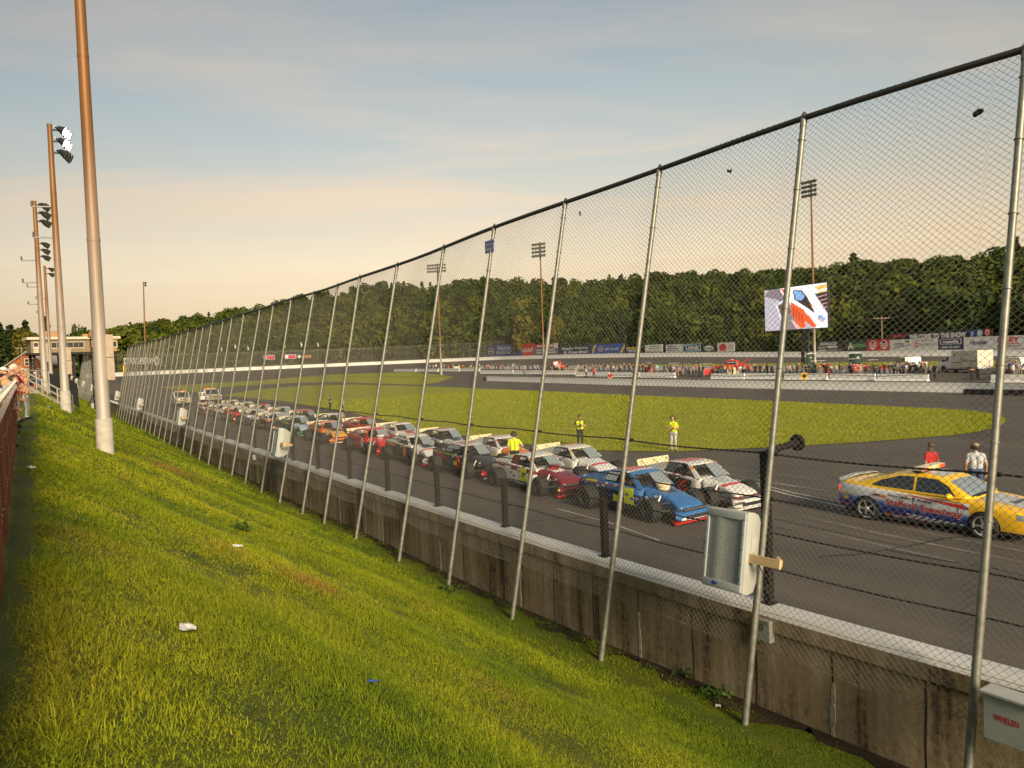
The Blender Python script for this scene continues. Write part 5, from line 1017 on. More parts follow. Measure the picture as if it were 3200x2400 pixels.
board('sponsor_board', 'dark green board with a tall white initial and green name', 2643, 2709, 1063, 1098, sGrn, [('A', .24, .5, .62, .3, sW, .04), ('ROOFING', .66, .52, .34, .58, colr('light_green', (.25, .55, .2)), .02)])
emb = lambda cx: [('emblem', [(cx, .08), (cx + .2, .42), (cx + .16, .66), (cx + .06, .92), (cx - .06, .92), (cx - .16, .66), (cx - .2, .42)], sW), ('emblem_band', [(cx - .19, .36), (cx + .19, .36), (cx + .19, .60), (cx - .19, .60)], sRed), ('emblem_cap', [(cx - .08, .66), (cx + .08, .66), (cx + .06, .86), (cx - .06, .86)], sBlk)]
board('sponsor_board', 'red board with two white shield emblems', 2710, 2780, 1061, 1097, sRed, [], emb(.26) + emb(.76) + strokes(.1, .42, .48, .1, [3, 4], sW) + strokes(.6, .92, .48, .1, [3, 4], sW))
board('sponsor_board', 'white board with a green square and a zigzag outline', 2781, 2851, 1061, 1095, sW, [('COYD', .42, .55, .26, .42, sBlk, .03), ('BJJ', .78, .8, .18, .14, sBlk)], [('green_square', [(.7, .66), (.88, .66), (.88, .94), (.7, .94)], colr('leaf', (.45, .6, .05)))] + [('outline', [(.12, .26), (.18, .18), (.46, .28), (.80, .42), (.88, .50), (.86, .55), (.78, .48), (.45, .35), (.2, .26)], sBlk)])
board('sponsor_board', 'white board with a red square maze emblem', 2852, 2931, 1058, 1094, sW, [('LINCOLN TECH', .60, .48, .2, .56, sGry, .02), ('EAST WINDSOR, CT', .5, .84, .12, .66, sBlk, .02)], [('square', [(.08, .28), (.26, .28), (.26, .68), (.08, .68)], sRed), ('square_core', [(.125, .36), (.26, .36), (.26, .58), (.125, .58)], sW), ('square_bar', [(.17, .36), (.215, .36), (.215, .50), (.17, .50)], sRed)])
board('sponsor_board', 'dark blue board with a framed white name and telephone number', 2932, 3011, 1055, 1093, sNavy, [('casella', .5, .68, .24, .64, sW, .05), ('(800) 423-4527', .5, .2, .2, .7, sW, .03)], [('name_frame', [(.08, .46), (.92, .46), (.92, .9), (.08, .9)], sW), ('name_field', [(.11, .50), (.89, .50), (.89, .86), (.11, .86)], sNavy)])
board('sponsor_board', 'wide white board with violet blackletter name', 3012, 3108, 1052, 1091, sW, [('Hoosier', .5, .55, .40, .56, colr('violet', (.05, .03, .12)), .03), ('R A C I N G   T I R E', .56, .28, .08, .5, sGry)])
board('sponsor_board', 'white board with big red capitals and a telephone number, at the right edge', 3109, 3196, 1049, 1090, sW, [('RILEY', .5, .72, .36, .80, sRed, .05), ('CHASSIS', .5, .42, .10, .7, sRed), ('860-623-3219', .5, .2, .14, .84, sBlk, .03)], [('underline', [(.06, .34), (.94, .34), (.94, .37), (.06, .37)], sRed)])
board('sponsor_board', 'white board beyond the right edge of the run', 3197, 3290, 1046, 1088, sW, [], [('stripe', [(.1, .2), (.9, .2), (.9, .3), (.1, .3)], sRed)])
t_, wd_, h_ = board('welcome_banner', 'long black banner reading WELCOME TO THE SHOW above the boards', 2781, 3102, 1033, 1060, sBlk, [('WELCOME TO THE SHOW', .485, .42, .62, .56, sW, .06), ('STAFFORD SPEEDWAY', .09, .62, .3, .17, sRed, .03, .2), ('f', .820, .45, .5, .02, sW, .05)],
      [('round_badge', [(.820 + .027 * math.cos(i * PI / 8), .47 + .44 * math.sin(i * PI / 8)) for i in range(16)], sBlue), ('round_badge', [(.888 + .027 * math.cos(i * PI / 8), .5 + .44 * math.sin(i * PI / 8)) for i in range(16)], sTeal), ('bird', [(.868, .28), (.896, .30), (.908, .66), (.898, .72), (.886, .60), (.868, .72), (.874, .44)], sW), ('round_badge', [(.955 + .027 * math.cos(i * PI / 8), .53 + .44 * math.sin(i * PI / 8)) for i in range(16)], sRed), ('camera_ring', [(.955 + .018 * math.cos(i * PI / 4 + PI / 8), .53 + .3 * math.sin(i * PI / 4 + PI / 8)) for i in range(8)], sW), ('camera_lens', [(.955 + .011 * math.cos(i * PI / 6), .53 + .18 * math.sin(i * PI / 6)) for i in range(12)], sRed)], p=132.1)
# ---------------------------------------------------------------- walls round the oval and along pit road
def wall_run(name, label, pts, thick, hgt, mat, cat='wall', dz=0, nrm=None, cuts=None):
    """low barrier along (s,p) points"""
    c = pts[len(pts) // 2]; o3 = W(c[0], c[1], elev(*c)); t = thing(name, label, cat, o3); mb = MB(); rings = []
    for i, (s, p) in enumerate(pts):
        a, b = pts[max(0, i - 1)], pts[min(len(pts) - 1, i + 1)]; d = Vector((b[0] - a[0], b[1] - a[1])).normalized(); n = Vector((-d.y, d.x)); z = elev(s, p) + dz
        prof = [(-thick, -.3), (-thick, .12), (-thick * .55, .30), (-thick * .42, hgt), (thick * .42, hgt), (thick * .55, .30), (thick, .12), (thick, -.3)]
        rings.append([Vector(W(s + n.x * x, p + n.y * x, z + h)) - o3 for x, h in prof])
    mb.loft(rings); mb.obj('wall_body', mat, t, 40); return t
TURN = [(SCN + 61 * math.cos(a), PCN + 61 * math.sin(a)) for a in [PI / 2 - i * PI / 44 for i in range(0, 42)]]
BACK = [(s, 131.0) for s in rng_(-20, SCN, 5)] + TURN[1:]
wall_run('boundary_wall', 'white outer wall round the back straight and the far turn', BACK, .28, 1.08, WORNW)
def seg(a, b, n): return [(a[0] + (b[0] - a[0]) * i / n, a[1] + (b[1] - a[1]) * i / n) for i in range(n + 1)]
g1 = [ground(u, v) for u, v in ((1523, 1190), (1900, 1202), (2300, 1212), (3024, 1227), (3260, 1234))]
wall_run('pit_wall', 'long low white wall between the grass and the pit road', [q for a, b in zip(g1, g1[1:]) for q in seg(a, b, 10)[:-1]] + [g1[-1]], .24, .86, WORNW)
q = ground(1523, 1190); t = thing('tyre_bumper', 'black tyre bumper at the far end of the low white pit wall', 'bumper', W(q[0] + .5, q[1], elev(*q)), HD)
for i in range(3): MB().lathe([(.15, -.1), (.28, -.12), (.32, 0), (.28, .12), (.15, .1)], 14, 0, Matrix.Translation((0, (i - 1) * .35, .32))).obj('tyre', RUBBER, t, 50)
q = ground(3020, 1231); q2 = ground(3200, 1236); t = thing('kerb_block', 'black rubber block lying against the low white pit wall at the right', 'block', W(q[0], q[1] - .4, elev(*q)), math.atan2(-D[1], -D[0])); MB().box((2.4, 0, .22), (4.8, .3, .44)).obj('block_body', BLACK, t, 0, .04); MB().box((2.4, 0, .455), (4.7, .2, .02)).obj('top_strip', RUBBER, t)
ORD = ['first', 'second', 'third', 'fourth', 'fifth', 'sixth', 'seventh', 'eighth', 'ninth', 'tenth', 'eleventh', 'twelfth', 'thirteenth', 'fourteenth', 'fifteenth', 'sixteenth', 'seventeenth', 'eighteenth', 'nineteenth', 'twentieth']
def blockm():
    mb = MB(); prof = [(-.30, 0), (-.30, .08), (-.17, .28), (-.10, .81), (.10, .81), (.17, .28), (.30, .08), (.30, 0)]
    return prof
JB = [(1232, 1300, 1161), (1302, 1370, 1161), (1372, 1436, 1160), (1438, 1500, 1160), (1502, 1604, 1168), (1606, 1700, 1169), (1702, 1800, 1170), (1802, 1905, 1176), (1907, 2000, 1178), (2001, 2110, 1180), (2224, 2328, 1185), (2334, 2440, 1185), (2452, 2586, 1187), (2594, 2736, 1189), (2742, 2902, 1191), (3098, 3290, 1196)]
for i, (u0, u1, v) in enumerate(JB):
    a, b = ground(u0, v + (u0 - u1) * .004), ground(u1, v); Ln = math.hypot(a[0] - b[0], a[1] - b[1]); c = ((a[0] + b[0]) / 2, (a[1] + b[1]) / 2)
    A3, B3 = W(a[0], a[1], elev(*a)), W(b[0], b[1], elev(*b)); d = B3 - A3
    t = thing('barrier_block', 'white concrete barrier block in front of the pit crowd, %s from the left' % ORD[i], 'barrier', W(c[0], c[1], (A3.z + B3.z) / 2 - .03), math.atan2(d.y, d.x), 'white barrier blocks along pit road')
    t.rotation_euler = Euler((0, -math.atan2(d.z, math.hypot(d.x, d.y)), math.atan2(d.y, d.x)), 'XYZ'); mb = MB(); mb.loft([[(x, y, z) for y, z in blockm()] for x in (-Ln / 2, Ln / 2)]); mb.obj('block_body', WORNW, t, 0, .02)
    mb = MB(); mb.tube([(Ln / 2 + .0, 0, .3), (Ln / 2 + .06, 0, .3)], .05, 8); mb.obj('joint_pin', STEEL, t)
g3 = [ground(u, v) for u, v in ((1500, 1152), (1780, 1154), (2200, 1158), (2480, 1160), (2745, 1166), (2805, 1167))]
wall_run('inner_wall', 'low white wall behind the pit crowd along the grass strip', [q for a, b in zip(g3, g3[1:]) for q in seg(a, b, 6)[:-1]] + [g3[-1]], .22, .80, WORNW)

# turn fence with the big letters, boards and flags
tf = thing('turn_fence', 'tall thin-posted mesh fence standing behind the far turn wall', 'fence', W(SCN + 62, PCN, 4.3))
inv = Matrix.Translation(-Vector(tf.location)); top = []
for a in [PI * .46 - i * PI / 60 for i in range(0, 54)]:
    s, p = SCN + 61.7 * math.cos(a), PCN + 61.7 * math.sin(a); z = elev(SCN + 60.9 * math.cos(a), PCN + 60.9 * math.sin(a)); mb = MB(); mb.tube([W(s, p, z), W(s, p, z + 6.2)], .045, 5); o = mb.obj('post', GALV, None, 60); o.parent = tf; o.matrix_parent_inverse = inv; top.append((s, p, z))
mb = MB(); mb.tube([W(s, p, z + 6.2) for s, p, z in top], .04, 5); mb.tube([W(s, p, z + 3.4) for s, p, z in top], .025, 4); o = mb.obj('rail', GALV, None); o.parent = tf; o.matrix_parent_inverse = inv
def net_mesh():
    V, Fc = [], []; 
    for (s, p, z), (s2, p2, z2) in zip(top, top[1:]):
        for k in range(26):
            for dr in (0, 1):
                h0 = -1.6 + k * .30; pts = []
                for e in (0, 1):
                    h = h0 + (1.6 * e if dr == 0 else 1.6 * (1 - e)); h = clip(h, 1.2, 6.2); a = W(s + (s2 - s) * e, p + (p2 - p) * e, z + h); pts.append(a)
                if (pts[0] - pts[1]).length < .2: continue
                b = len(V); w_ = Vector((0, 0, .012)); V += [pts[0] - w_, pts[1] - w_, pts[1] + w_, pts[0] + w_]; Fc.append((b, b + 1, b + 2, b + 3))
    return np_mesh('chain_link_mesh', np.array([tuple(v) for v in V]), np.array(Fc), WIRE)
o = link('chain_link_mesh', net_mesh()); o.parent = tf; o.matrix_parent_inverse = inv
def on_turn(u, v, rad=61.4):
    d = ray(u, v); a = np.array([d @ D, d @ N]); o_ = np.array([-SCN, -PCN]); A_, B_, C_ = a @ a, 2 * a @ o_, o_ @ o_ - rad * rad; tt = (-B_ + math.sqrt(B_ * B_ - 4 * A_ * C_)) / (2 * A_); return Vector(CAM + d * tt)
a_, b_ = on_turn(386, 1130), on_turn(478, 1127); c_ = (a_ + b_) / 2; dv_ = b_ - a_; t = thing('fence_lettering', 'row of big white letters and a round emblem hung on the far turn fence', 'sign', c_, math.atan2(dv_.y, dv_.x))
Ln = math.hypot(dv_.x, dv_.y); hh = Ln * .155; xo = -Ln / 2
mb = MB(); co, fs = text_mesh('STAFFORD SPEEDWAY', hh, .03, 0, Ln); mb.add([(x, -.05, y) for x, y, _ in co], fs); mb.obj('lettering', WHITEP, t)
mb = MB(); mb.add([(Ln / 2 + hh * .9 + hh * .75 * math.cos(i * PI / 3), -.05, hh * .75 * math.sin(i * PI / 3)) for i in range(6)], [tuple(range(6))]); em = mb.obj('emblem', WHITEP, t)
mb = MB(); mb.add([(Ln / 2 + hh * .9 + hh * .4 * math.cos(i * PI / 8), -.07, hh * .4 * math.sin(i * PI / 8)) for i in range(16)], [tuple(range(16))]); mb.obj('emblem_core', sGry, em)
for u0, u1, vt, vb, lab, bg, sec in ((823, 859, 1109, 1124, 'small lilac and red board on the far turn fence, standing alone', colr('lilac', (.35, .30, .42)), sRed), (890, 926, 1107, 1122, 'small lilac and red board on the far turn fence, left one of a touching pair', colr('lilac', (.35, .30, .42)), sRed), (927, 976, 1106, 1121, 'small dark board with orange and white patches on the far turn fence', sBlk, sOrg)):
    a_, b_ = on_turn(u0, (vt + vb) / 2), on_turn(u1, (vt + vb) / 2); dv_ = b_ - a_; Ln = math.hypot(dv_.x, dv_.y); h = on_turn((u0 + u1) / 2, vt).z - on_turn((u0 + u1) / 2, vb).z
    t = thing('sponsor_board', lab, 'sign', (a_ + b_) / 2, math.atan2(dv_.y, dv_.x)); pa = MB().box((0, 0, 0), (Ln, .06, h)).obj('panel', bg, t)
    MB().box((Ln * .12, -.035, -h * .06), (Ln * .62, .012, h * .62)).obj('color_patch', sec, pa); MB().tube([(-Ln * .34, -.05, 0), (-Ln * .34, -.03, 0)], h * .3, 12).obj('badge', sW, pa)
FLGM = [CL['white'], CL['white'], CL['white'], CL['pale']]
for i, (u, v) in enumerate(((648, 1083), (691, 1090), (734, 1081), (774, 1087), (888, 1078), (941, 1077), (993, 1077))):
    P = on_turn(u, v + 22, 62.2); zt = on_turn(u, v - 9, 62.2).z; t = thing('flag', 'small white flag on a pole above the far turn fence, %s from the left' % ORD[i], 'flag', P, 0, 'flags above the far turn'); hgt = zt - P.z; MB().tube([(0, 0, -6), (0, 0, hgt)], .05, 5).obj('pole', GALV, t)
    mb = MB(); 
    for k in range(5): mb.v += [(k * .14, .08 * math.sin(k + i), hgt - .05 - k * .22), (k * .10 + .02, .08 * math.sin(k + i), hgt - 1.5 - k * .12)]
    mb.f = [(2 * k, 2 * k + 2, 2 * k + 3, 2 * k + 1) for k in range(4)]; mb.m = [0] * 4; mb.obj('cloth', FLGM[i % 4], t, 60)
P = on_turn(392, 1200, 60.3); t = thing('flag_light', 'yellow warning panel on the wall beside the fence lettering', 'warning light', P, HD + 2.6); MB().box((0, 0, 3.2), (1.5, .2, 4.2)).obj('panel', YEL, t, 0, .06); MB().sphere((.0, -.1, .2), .5, 10, 0, (1, .5, 1)).obj('lamp', AMBER, t, 60); MB().box((0, .1, -.5), (.2, .2, 3.5)).obj('post', STEEL, t)

# ---------------------------------------------------------------- screen
TLc, TRc, BLc, BRc = (Vector(at_y(2386, 907, 134.0)), Vector(at_y(2583, 884, 122.0)), Vector(at_y(2393, 1034, 134.0)), Vector(at_y(2586, 1024, 122.0)))
cx = (TLc + TRc + BLc + BRc) / 4; dx = ((TRc + BRc) - (TLc + BLc)) / 2; ww = math.hypot(dx.x, dx.y); hh = ((TLc.z - BLc.z) + (TRc.z - BRc.z)) / 2; srz = math.atan2(dx.y, dx.x)
gz_ = elev(*sp(np.array(cx))); scn = thing('video_screen', 'big lit video screen on black posts showing an orange and white race car', 'screen', (cx.x, cx.y, gz_), srz); zc = cx.z - gz_
def lit(name, rgb, k=1.0):
    m, t, b = nt('screen_' + name); b.inputs['Base Color'].default_value = (.02, .02, .02, 1); b.inputs['Emission Color'].default_value = (*rgb, 1); b.inputs['Emission Strength'].default_value = k; b.inputs['Roughness'].default_value = .4; return m
MB().box((0, .30, zc), (ww + .25, .5, hh + .25)).obj('cabinet', BLACK, scn, 0, .03)
def spoly(nm, pts, m, lay): mb = MB(); mb.add([((x - .5) * ww, .045 - .006 * lay, zc + (.5 - y) * hh) for x, y in pts], [tuple(range(len(pts)))]); return mb.obj(nm, m, pic)
pic = MB().add([(-ww / 2, .046, zc - hh / 2), (ww / 2, .046, zc - hh / 2), (ww / 2, .046, zc + hh / 2), (-ww / 2, .046, zc + hh / 2)], [(0, 1, 2, 3)]).obj('display', lit('lilac_grey', (.50, .45, .50)), scn)
sw_, so_, sk_, sg_, sb_, sy_, sp_k = lit('white', (1.0, .96, .93), 1.05), lit('orange', (.95, .10, .015)), lit('black', (.03, .022, .022)), lit('grey', (.24, .19, .20)), lit('blue', (.22, .42, .72)), lit('yellow', (.95, .50, .08)), lit('pink', (.85, .45, .40))
spoly('image_area', [(.0, .15), (.08, .0), (.26, .0), (.36, .3), (.30, .34), (.20, .25)], sg_, 1); spoly('image_area', [(.21, .38), (.40, .30), (.48, .62), (.62, 1), (.33, 1), (.26, .62)], sg_, 1); spoly('image_area', [(.24, .42), (.38, .36), (.44, .60), (.28, .66)], lit('brown', (.16, .08, .06)), 2)
spoly('image_area', [(.18, .36), (.40, .24), (.40, .28), (.22, .40), (.36, .98), (.31, .98)], lit('pale', (.75, .70, .72)), 2)
spoly('car_image', [(.28, .0), (1, .0), (1, .20), (.82, .24), (1, .70), (1, 1), (.82, 1), (.46, .46), (.28, .08)], sw_, 2); spoly('car_image', [(.82, .22), (1, .20), (1, .66)], sk_, 3)
for i in range(4): spoly('cage_image', [(.85 + .02 * i, .3 + .09 * i), (1, .26 + .09 * i), (1, .275 + .09 * i), (.855 + .02 * i, .315 + .09 * i)], sp_k, 4)
spoly('car_image', [(.29, .02), (.33, .02), (.40, .18), (.40, .24), (.36, .22)], so_, 3); spoly('car_image', [(.44, .34), (.66, .58), (.66, .98), (.58, .97), (.45, .62)], so_, 3); spoly('car_image', [(.66, .62), (.74, .74), (.84, .96), (.78, .98), (.66, .82)], so_, 3)
spoly('window_image', [(.48, .08), (.62, .10), (.70, .26), (.82, .66), (.50, .30)], sk_, 3); spoly('window_image', [(.49, .10), (.60, .12), (.67, .24), (.62, .34), (.53, .32)], sb_, 4); spoly('car_image', [(.74, .42), (.78, .46), (.77, .54)], so_, 4)
for i in range(4): spoly('number_image', [(.47 + .045 * i, .46 + .06 * i), (.49 + .045 * i, .48 + .06 * i), (.49 + .045 * i, .72 + .05 * i), (.47 + .045 * i, .70 + .05 * i)], lit('dark_red', (.45, .03, .01)), 4)
spoly('badge_image', [(.85, .72), (.90, .70), (.97, .80), (.95, .88), (.88, .84)], sb_, 3); spoly('badge_image', [(.855, .77), (.96, .84), (.94, .88), (.86, .82)], sp_k, 4); spoly('banner_image', [(.82, .06), (1, .03), (1, .10), (.88, .16)], sy_, 3); spoly('banner_image', [(.86, .19), (1, .17), (1, .20), (.86, .22)], sy_, 4)
spoly('car_image', [(.44, .78), (.47, .76), (.60, .99), (.52, .99)], sp_k, 4)
for x in (.08, .16): MB().box(((x) * ww, .55, (zc - hh / 2) / 2 - .1), (.42, .42, zc - hh / 2 + .2)).obj('post', BLACK, scn)
MB().tube([(-ww / 2 + .3, .2, zc + hh / 2), (-ww / 2 + .3, .2, zc + hh / 2 + 1.0)], .04, 5).obj('lightning_rod', RUSTBLACK, scn); MB().tube([(ww / 2 - .1, .2, zc + hh / 2), (ww / 2 - .1, .2, zc + hh / 2 + 1.6)], .04, 5).obj('lightning_rod', RUSTBLACK, scn)

# ---------------------------------------------------------------- floodlight poles
def pole_mat():  # grey steel; a warm filter tint is painted into the upper shaft colour
    m, t, b = nt('tinted_pole_steel'); L = t.links; tc = nd(t, 'ShaderNodeTexCoord'); mp = nd(t, 'ShaderNodeMapping'); mp.inputs['Scale'].default_value = (1, 1, .08); L.new(tc.outputs['Object'], mp.inputs[0])
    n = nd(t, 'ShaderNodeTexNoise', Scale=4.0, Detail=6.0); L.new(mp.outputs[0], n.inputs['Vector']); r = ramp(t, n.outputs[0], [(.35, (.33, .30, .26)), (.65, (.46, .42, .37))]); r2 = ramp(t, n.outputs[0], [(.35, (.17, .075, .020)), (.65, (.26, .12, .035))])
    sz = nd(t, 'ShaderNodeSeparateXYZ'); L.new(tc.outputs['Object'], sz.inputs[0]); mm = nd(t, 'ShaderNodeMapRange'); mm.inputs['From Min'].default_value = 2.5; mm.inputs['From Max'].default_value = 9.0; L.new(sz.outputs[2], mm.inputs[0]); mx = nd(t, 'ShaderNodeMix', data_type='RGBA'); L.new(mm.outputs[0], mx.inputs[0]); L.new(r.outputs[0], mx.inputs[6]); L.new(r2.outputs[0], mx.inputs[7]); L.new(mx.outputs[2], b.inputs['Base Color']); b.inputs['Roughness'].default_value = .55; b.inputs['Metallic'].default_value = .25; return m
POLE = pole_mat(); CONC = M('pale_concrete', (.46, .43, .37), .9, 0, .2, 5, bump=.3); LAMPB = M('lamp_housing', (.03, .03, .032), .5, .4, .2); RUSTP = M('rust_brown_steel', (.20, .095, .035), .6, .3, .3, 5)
def lamp_lit():
    m, t, b = nt('lit_lamp_glass'); b.inputs['Emission Color'].default_value = (1, .92, .80, 1); b.inputs['Emission Strength'].default_value = 6; return m
LITM = lamp_lit(); LENS = m_glass('lamp_lens', (.25, .26, .26), .2)
def flood(label, P, h, r0, rows, cols, face, lit_rows=0, base_h=1.0, tilt=0, group='floodlight poles', bars=False, steps=True, nm='floodlight_pole', width=.55, rh=.75, ls=1.0):
    t = thing(nm, label, 'light pole', P, 0, group); r1 = r0 * .55; lsz = Matrix.Diagonal((ls, ls, ls, 1))
    mb = MB(); mb.lathe([(r0 * 1.22, -1), (r0 * 1.18, base_h), (r0 * .98, base_h + .01)], 18, 0, None, 'z'); mb.obj('concrete_base', CONC, t, 40)
    mb = MB(); prof = []; n = 4
    for i in range(n):
        a, b = base_h + (h - base_h) * i / n, base_h + (h - base_h) * (i + 1) / n; ra, rb = r0 + (r1 - r0) * i / n, r0 + (r1 - r0) * (i + 1) / n; prof += [(ra, a), (ra * .985, a + .02), (rb, b - .10), (rb * 1.05, b - .10), (rb * 1.05, b)]
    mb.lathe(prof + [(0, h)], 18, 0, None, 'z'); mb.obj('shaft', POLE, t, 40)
    fx, fy = math.cos(face), math.sin(face); sx, sy = -fy, fx
    for i in range(rows):
        z = h - .25 - i * rh; bar = MB(); bar.tube([(fx * .35 - sx * width * cols / 2, fy * .35 - sy * width * cols / 2, z), (fx * .35 + sx * width * cols / 2, fy * .35 + sy * width * cols / 2, z)], .045, 6); bar.tube([(0, 0, z), (fx * .35, fy * .35, z)], .05, 6); bo_ = bar.obj('cross_bar', STEEL, t)
        for j in range(cols):
            o = (j - (cols - 1) / 2) * width; c = Vector((fx * .55 + sx * o, fy * .55 + sy * o, z - .12 * ls)); d = Vector((fx, fy, -.55)).normalized(); q = d.to_track_quat('Y', 'Z').to_matrix().to_4x4(); Mx = Matrix.Translation(c) @ q @ lsz
            lm = MB(); lm.lathe([(.05, -.22), (.14, -.20), (.19, -.02), (.30, .20), (.31, .24), (.28, .23)], 12, 0, Mx); lo = lm.obj('lamp', LAMPB, bo_, 50)
            le = MB(); le.lathe([(0, .17), (.27, .21)], 12, 0, Mx); le.obj('lens', LITM if i < lit_rows else LENS, lo)
    if steps:
        for z in (h - rows * rh - 2.2, h - rows * rh - 3.6): b = MB(); b.tube([(0, 0, z), (-fx * .9, -fy * .9, z)], .04, 5); b.tube([(-fx * .9, -fy * .9, z), (-fx * .9, -fy * .9, z + .25)], .05, 5); b.obj('step_bracket', STEEL, t)
    return t
NA = math.atan2(N[1], N[0])
def onbank(u, v):
    d = ray(u, v); k = 1.0
    for i in range(4000):
        P = CAM + d * (k + i * .05); s, p = sp(P)
        if P[2] < bank(s, p): return Vector(P), s, p
BP = {}
for i, (u, v) in enumerate(((330, 1412), (207, 1286))): BP[i] = onbank(u, v)
s1, s2 = BP[0][1], BP[1][1]; dsp = s2 - s1
POLES = [(BP[0][0], 'thickest floodlight pole on the grass bank, cut off by the top of the photo', 0), (BP[1][0], 'floodlight pole on the grass bank with lit lamps, second from the camera', 2)]
for k, u in ((2, 140), (3, 142), (4, 160)):
    Y = BP[0][0].y + k * (BP[1][0].y - BP[0][0].y); P = Vector(at_y(u, 1182, Y)); s, p = sp(np.array(P)); P.z = bank(s, p); POLES.append((P, ('', '', 'floodlight pole with dark lamps beside the spectators, third from the camera', 'floodlight pole with dark lamps just behind the third one', 'farthest floodlight pole on the spectator side, with a single small lamp cluster')[k], 0))
for i, (P, lab, lit_) in enumerate(POLES):
    hz = {0: 24, 1: (CAM + ray(152, 388) * (P.y / ray(152, 388)[1]))[2], 2: at_y(106, 628, P.y)[2], 3: at_y(106, 752, P.y)[2], 4: at_y(135, 831, P.y)[2]}[i]
    flood(lab, P, hz - P.z, .19 if i < 2 else .20, 3 if i < 4 else 2, 3 if i < 4 else 2, NA - .25, lit_, .95 if i < 2 else .5, steps=i > 0, width=.42, rh=.52, ls=.72)
for i in (0, 1, 2):          # column loudspeakers beside the poles
    P = POLES[i][0]; u0, u1, v0, v1 = ((328, 350, 1045, 1189), (205, 219, 1085, 1170), (139, 148, 1073, 1131))[i]; c = Vector(at_y((u0 + u1) / 2, (v0 + v1) / 2, P.y + .1)); hh = at_y(u0, v0, P.y)[2] - at_y(u0, v1, P.y)[2]; wd = (u1 - u0) * P.y / F
    t = thing('column_speaker', 'tall pale two piece box mounted beside the %s floodlight pole' % ('nearest', 'second', 'third')[i], 'loudspeaker', c, HD * 0 - .5, 'column boxes on the floodlight poles')
    for sg in (1, -1): MB().box((0, 0, sg * hh * .252), (wd * 1.1, wd * 1.0, hh * .492)).obj('box_half', M('peach_panel', (.50, .40, .30), .6, 0, .15, 6), t, 0, .012)
    MB().box((-wd * .65, .02, 0), (.05, .08, hh * 1.02)).obj('mounting_rail', BLACK, t)
    for z in (-hh * .35, hh * .35): MB().box((-wd * .9, .05, z), (wd * .7, .05, .06)).obj('mounting_arm', STEEL, t)
far = [(452, 880, 240, 0, 1.9, 2, 4, 'slim floodlight pole with few lamps beyond the far turn, above the leaning fence'), (1378, 824, 186, 1, 0, 3, 8, 'floodlight pole with three wide rows of lamps in the infield behind the pit crowd'), (1700, 758, 150, 1, 0, 4, 5, 'floodlight pole with four rows of lamps over the red board'), (2546, 562, 128, 1, 0, 4, 5, 'tallest looking floodlight pole, right behind the video screen')]
for i, (u, vt, Y, _, dz, rows, cols, lab) in enumerate(far):
    vb = (1100, 1142, 1146, 1138)[i]; P = Vector(at_y(u, vb, Y)); s, p = sp(np.array(P)); P.z = elev(s, p) if i else 3.0; vx = at_y({0: 448, 1: 1366, 2: 1687, 3: 2534}[i], vt, Y); hgt = vx[2] - P.z
    t = flood(lab, P, hgt, (.30, .26, .22, .24)[i], rows, cols, math.atan2(-P.y * .4 - 20, -P.x - 40) if i else NA, 0, .6, steps=False, width=.62 if i != 3 else .55)
    lean = Vector((vx[0] - P.x, 0, hgt)); t.rotation_euler = (0, math.atan2(lean.x, lean.z), 0)

# ---------------------------------------------------------------- pit road: vehicles, kit and crowd
Q = ground(2982, 1167); 
def amb_extra(t, bo, bv, w):
    front_bits(3.12, .75, 1.15, w, ((2.28, 1.32), (1.62, 1.92)))(t, bo, bv, w)
    bx = MB().box((-1.05, 0, 1.62), (3.75, 2.24, 1.96)).obj('rear_box', CREAMW, t, 0, .05)
    for sg in (-1, 1):
        st = MB(); st.add([(-2.9, sg * 1.128, 1.28), (-.9, sg * 1.128, 1.34), (-.4, sg * 1.128, 1.12), (.78, sg * 1.128, 1.12), (.78, sg * 1.128, 1.22), (-.34, sg * 1.128, 1.22), (-.84, sg * 1.128, 1.44), (-2.9, sg * 1.128, 1.38)], [tuple(range(8))]); st.obj('maroon_stripe', cMar, bx)
        co, fs = text_mesh('STAFFORD', .26, .03, 0, 1.1); lt = MB(); lt.add([(-1.2 - sg * -1 * x if False else -1.2 + (x if sg < 0 else -x), sg * 1.129, 2.12 + y) for x, y, _ in co], fs); lt.obj('lettering', GOLD, bx)
        co, fs = text_mesh('AMBULANCE', .13, .02, 0, .9); lt = MB(); lt.add([(-.9 + (x if sg < 0 else -x), sg * 1.129, 1.58 + y) for x, y, _ in co], fs); lt.obj('lettering', cMar, bx)
        em_ = MB(); em_.add([(.3 + .16 * math.cos(i * PI / 3), sg * 1.129, 2.05 + .16 * math.sin(i * PI / 3)) for i in range(6)], [tuple(range(6))]); em_.obj('emblem', cMar, bx)
    for y in (-.8, -.4, 0, .4, .8): MB().box((.84, y, 2.48), (.06, .28, .12)).obj('warning_lamp', AMBER if y == 0 else REDL, bx)
CREAMW = paint('cream_white', (.70, .66, .54))
AMB = [(-2.9, .45), (3.05, .45), (3.12, .7), (3.1, 1.16), (2.3, 1.30), (1.6, 1.96), (1.2, 2.02), (.8, 2.02), (.78, .95), (-2.9, .95)]
heading_to = lambda a, b: math.atan2(b[1] - a[1], b[0] - a[0])
fr_, re_ = put(2982, 1167), put(3058, 1159); azv = math.atan2(fr_.y - re_.y, fr_.x - re_.x)
def place_v(u, v, rz): s, p = ground(u, v); return s, p, rz
sA, pA = ground(3015, 1163); van_like('ambulance', 'cream and white box ambulance with a maroon stripe parked behind the pit wall', 'ambulance', sA, pA, HD + PI + .62 - PI + PI * 0 + 2.2, AMB, .98, CARW, [('side_window', [(1.3, 1.34), (2.1, 1.34), (1.62, 1.84), (1.3, 1.88)], GLASS)], (-1.75, 2.15), .40, extra=amb_extra)
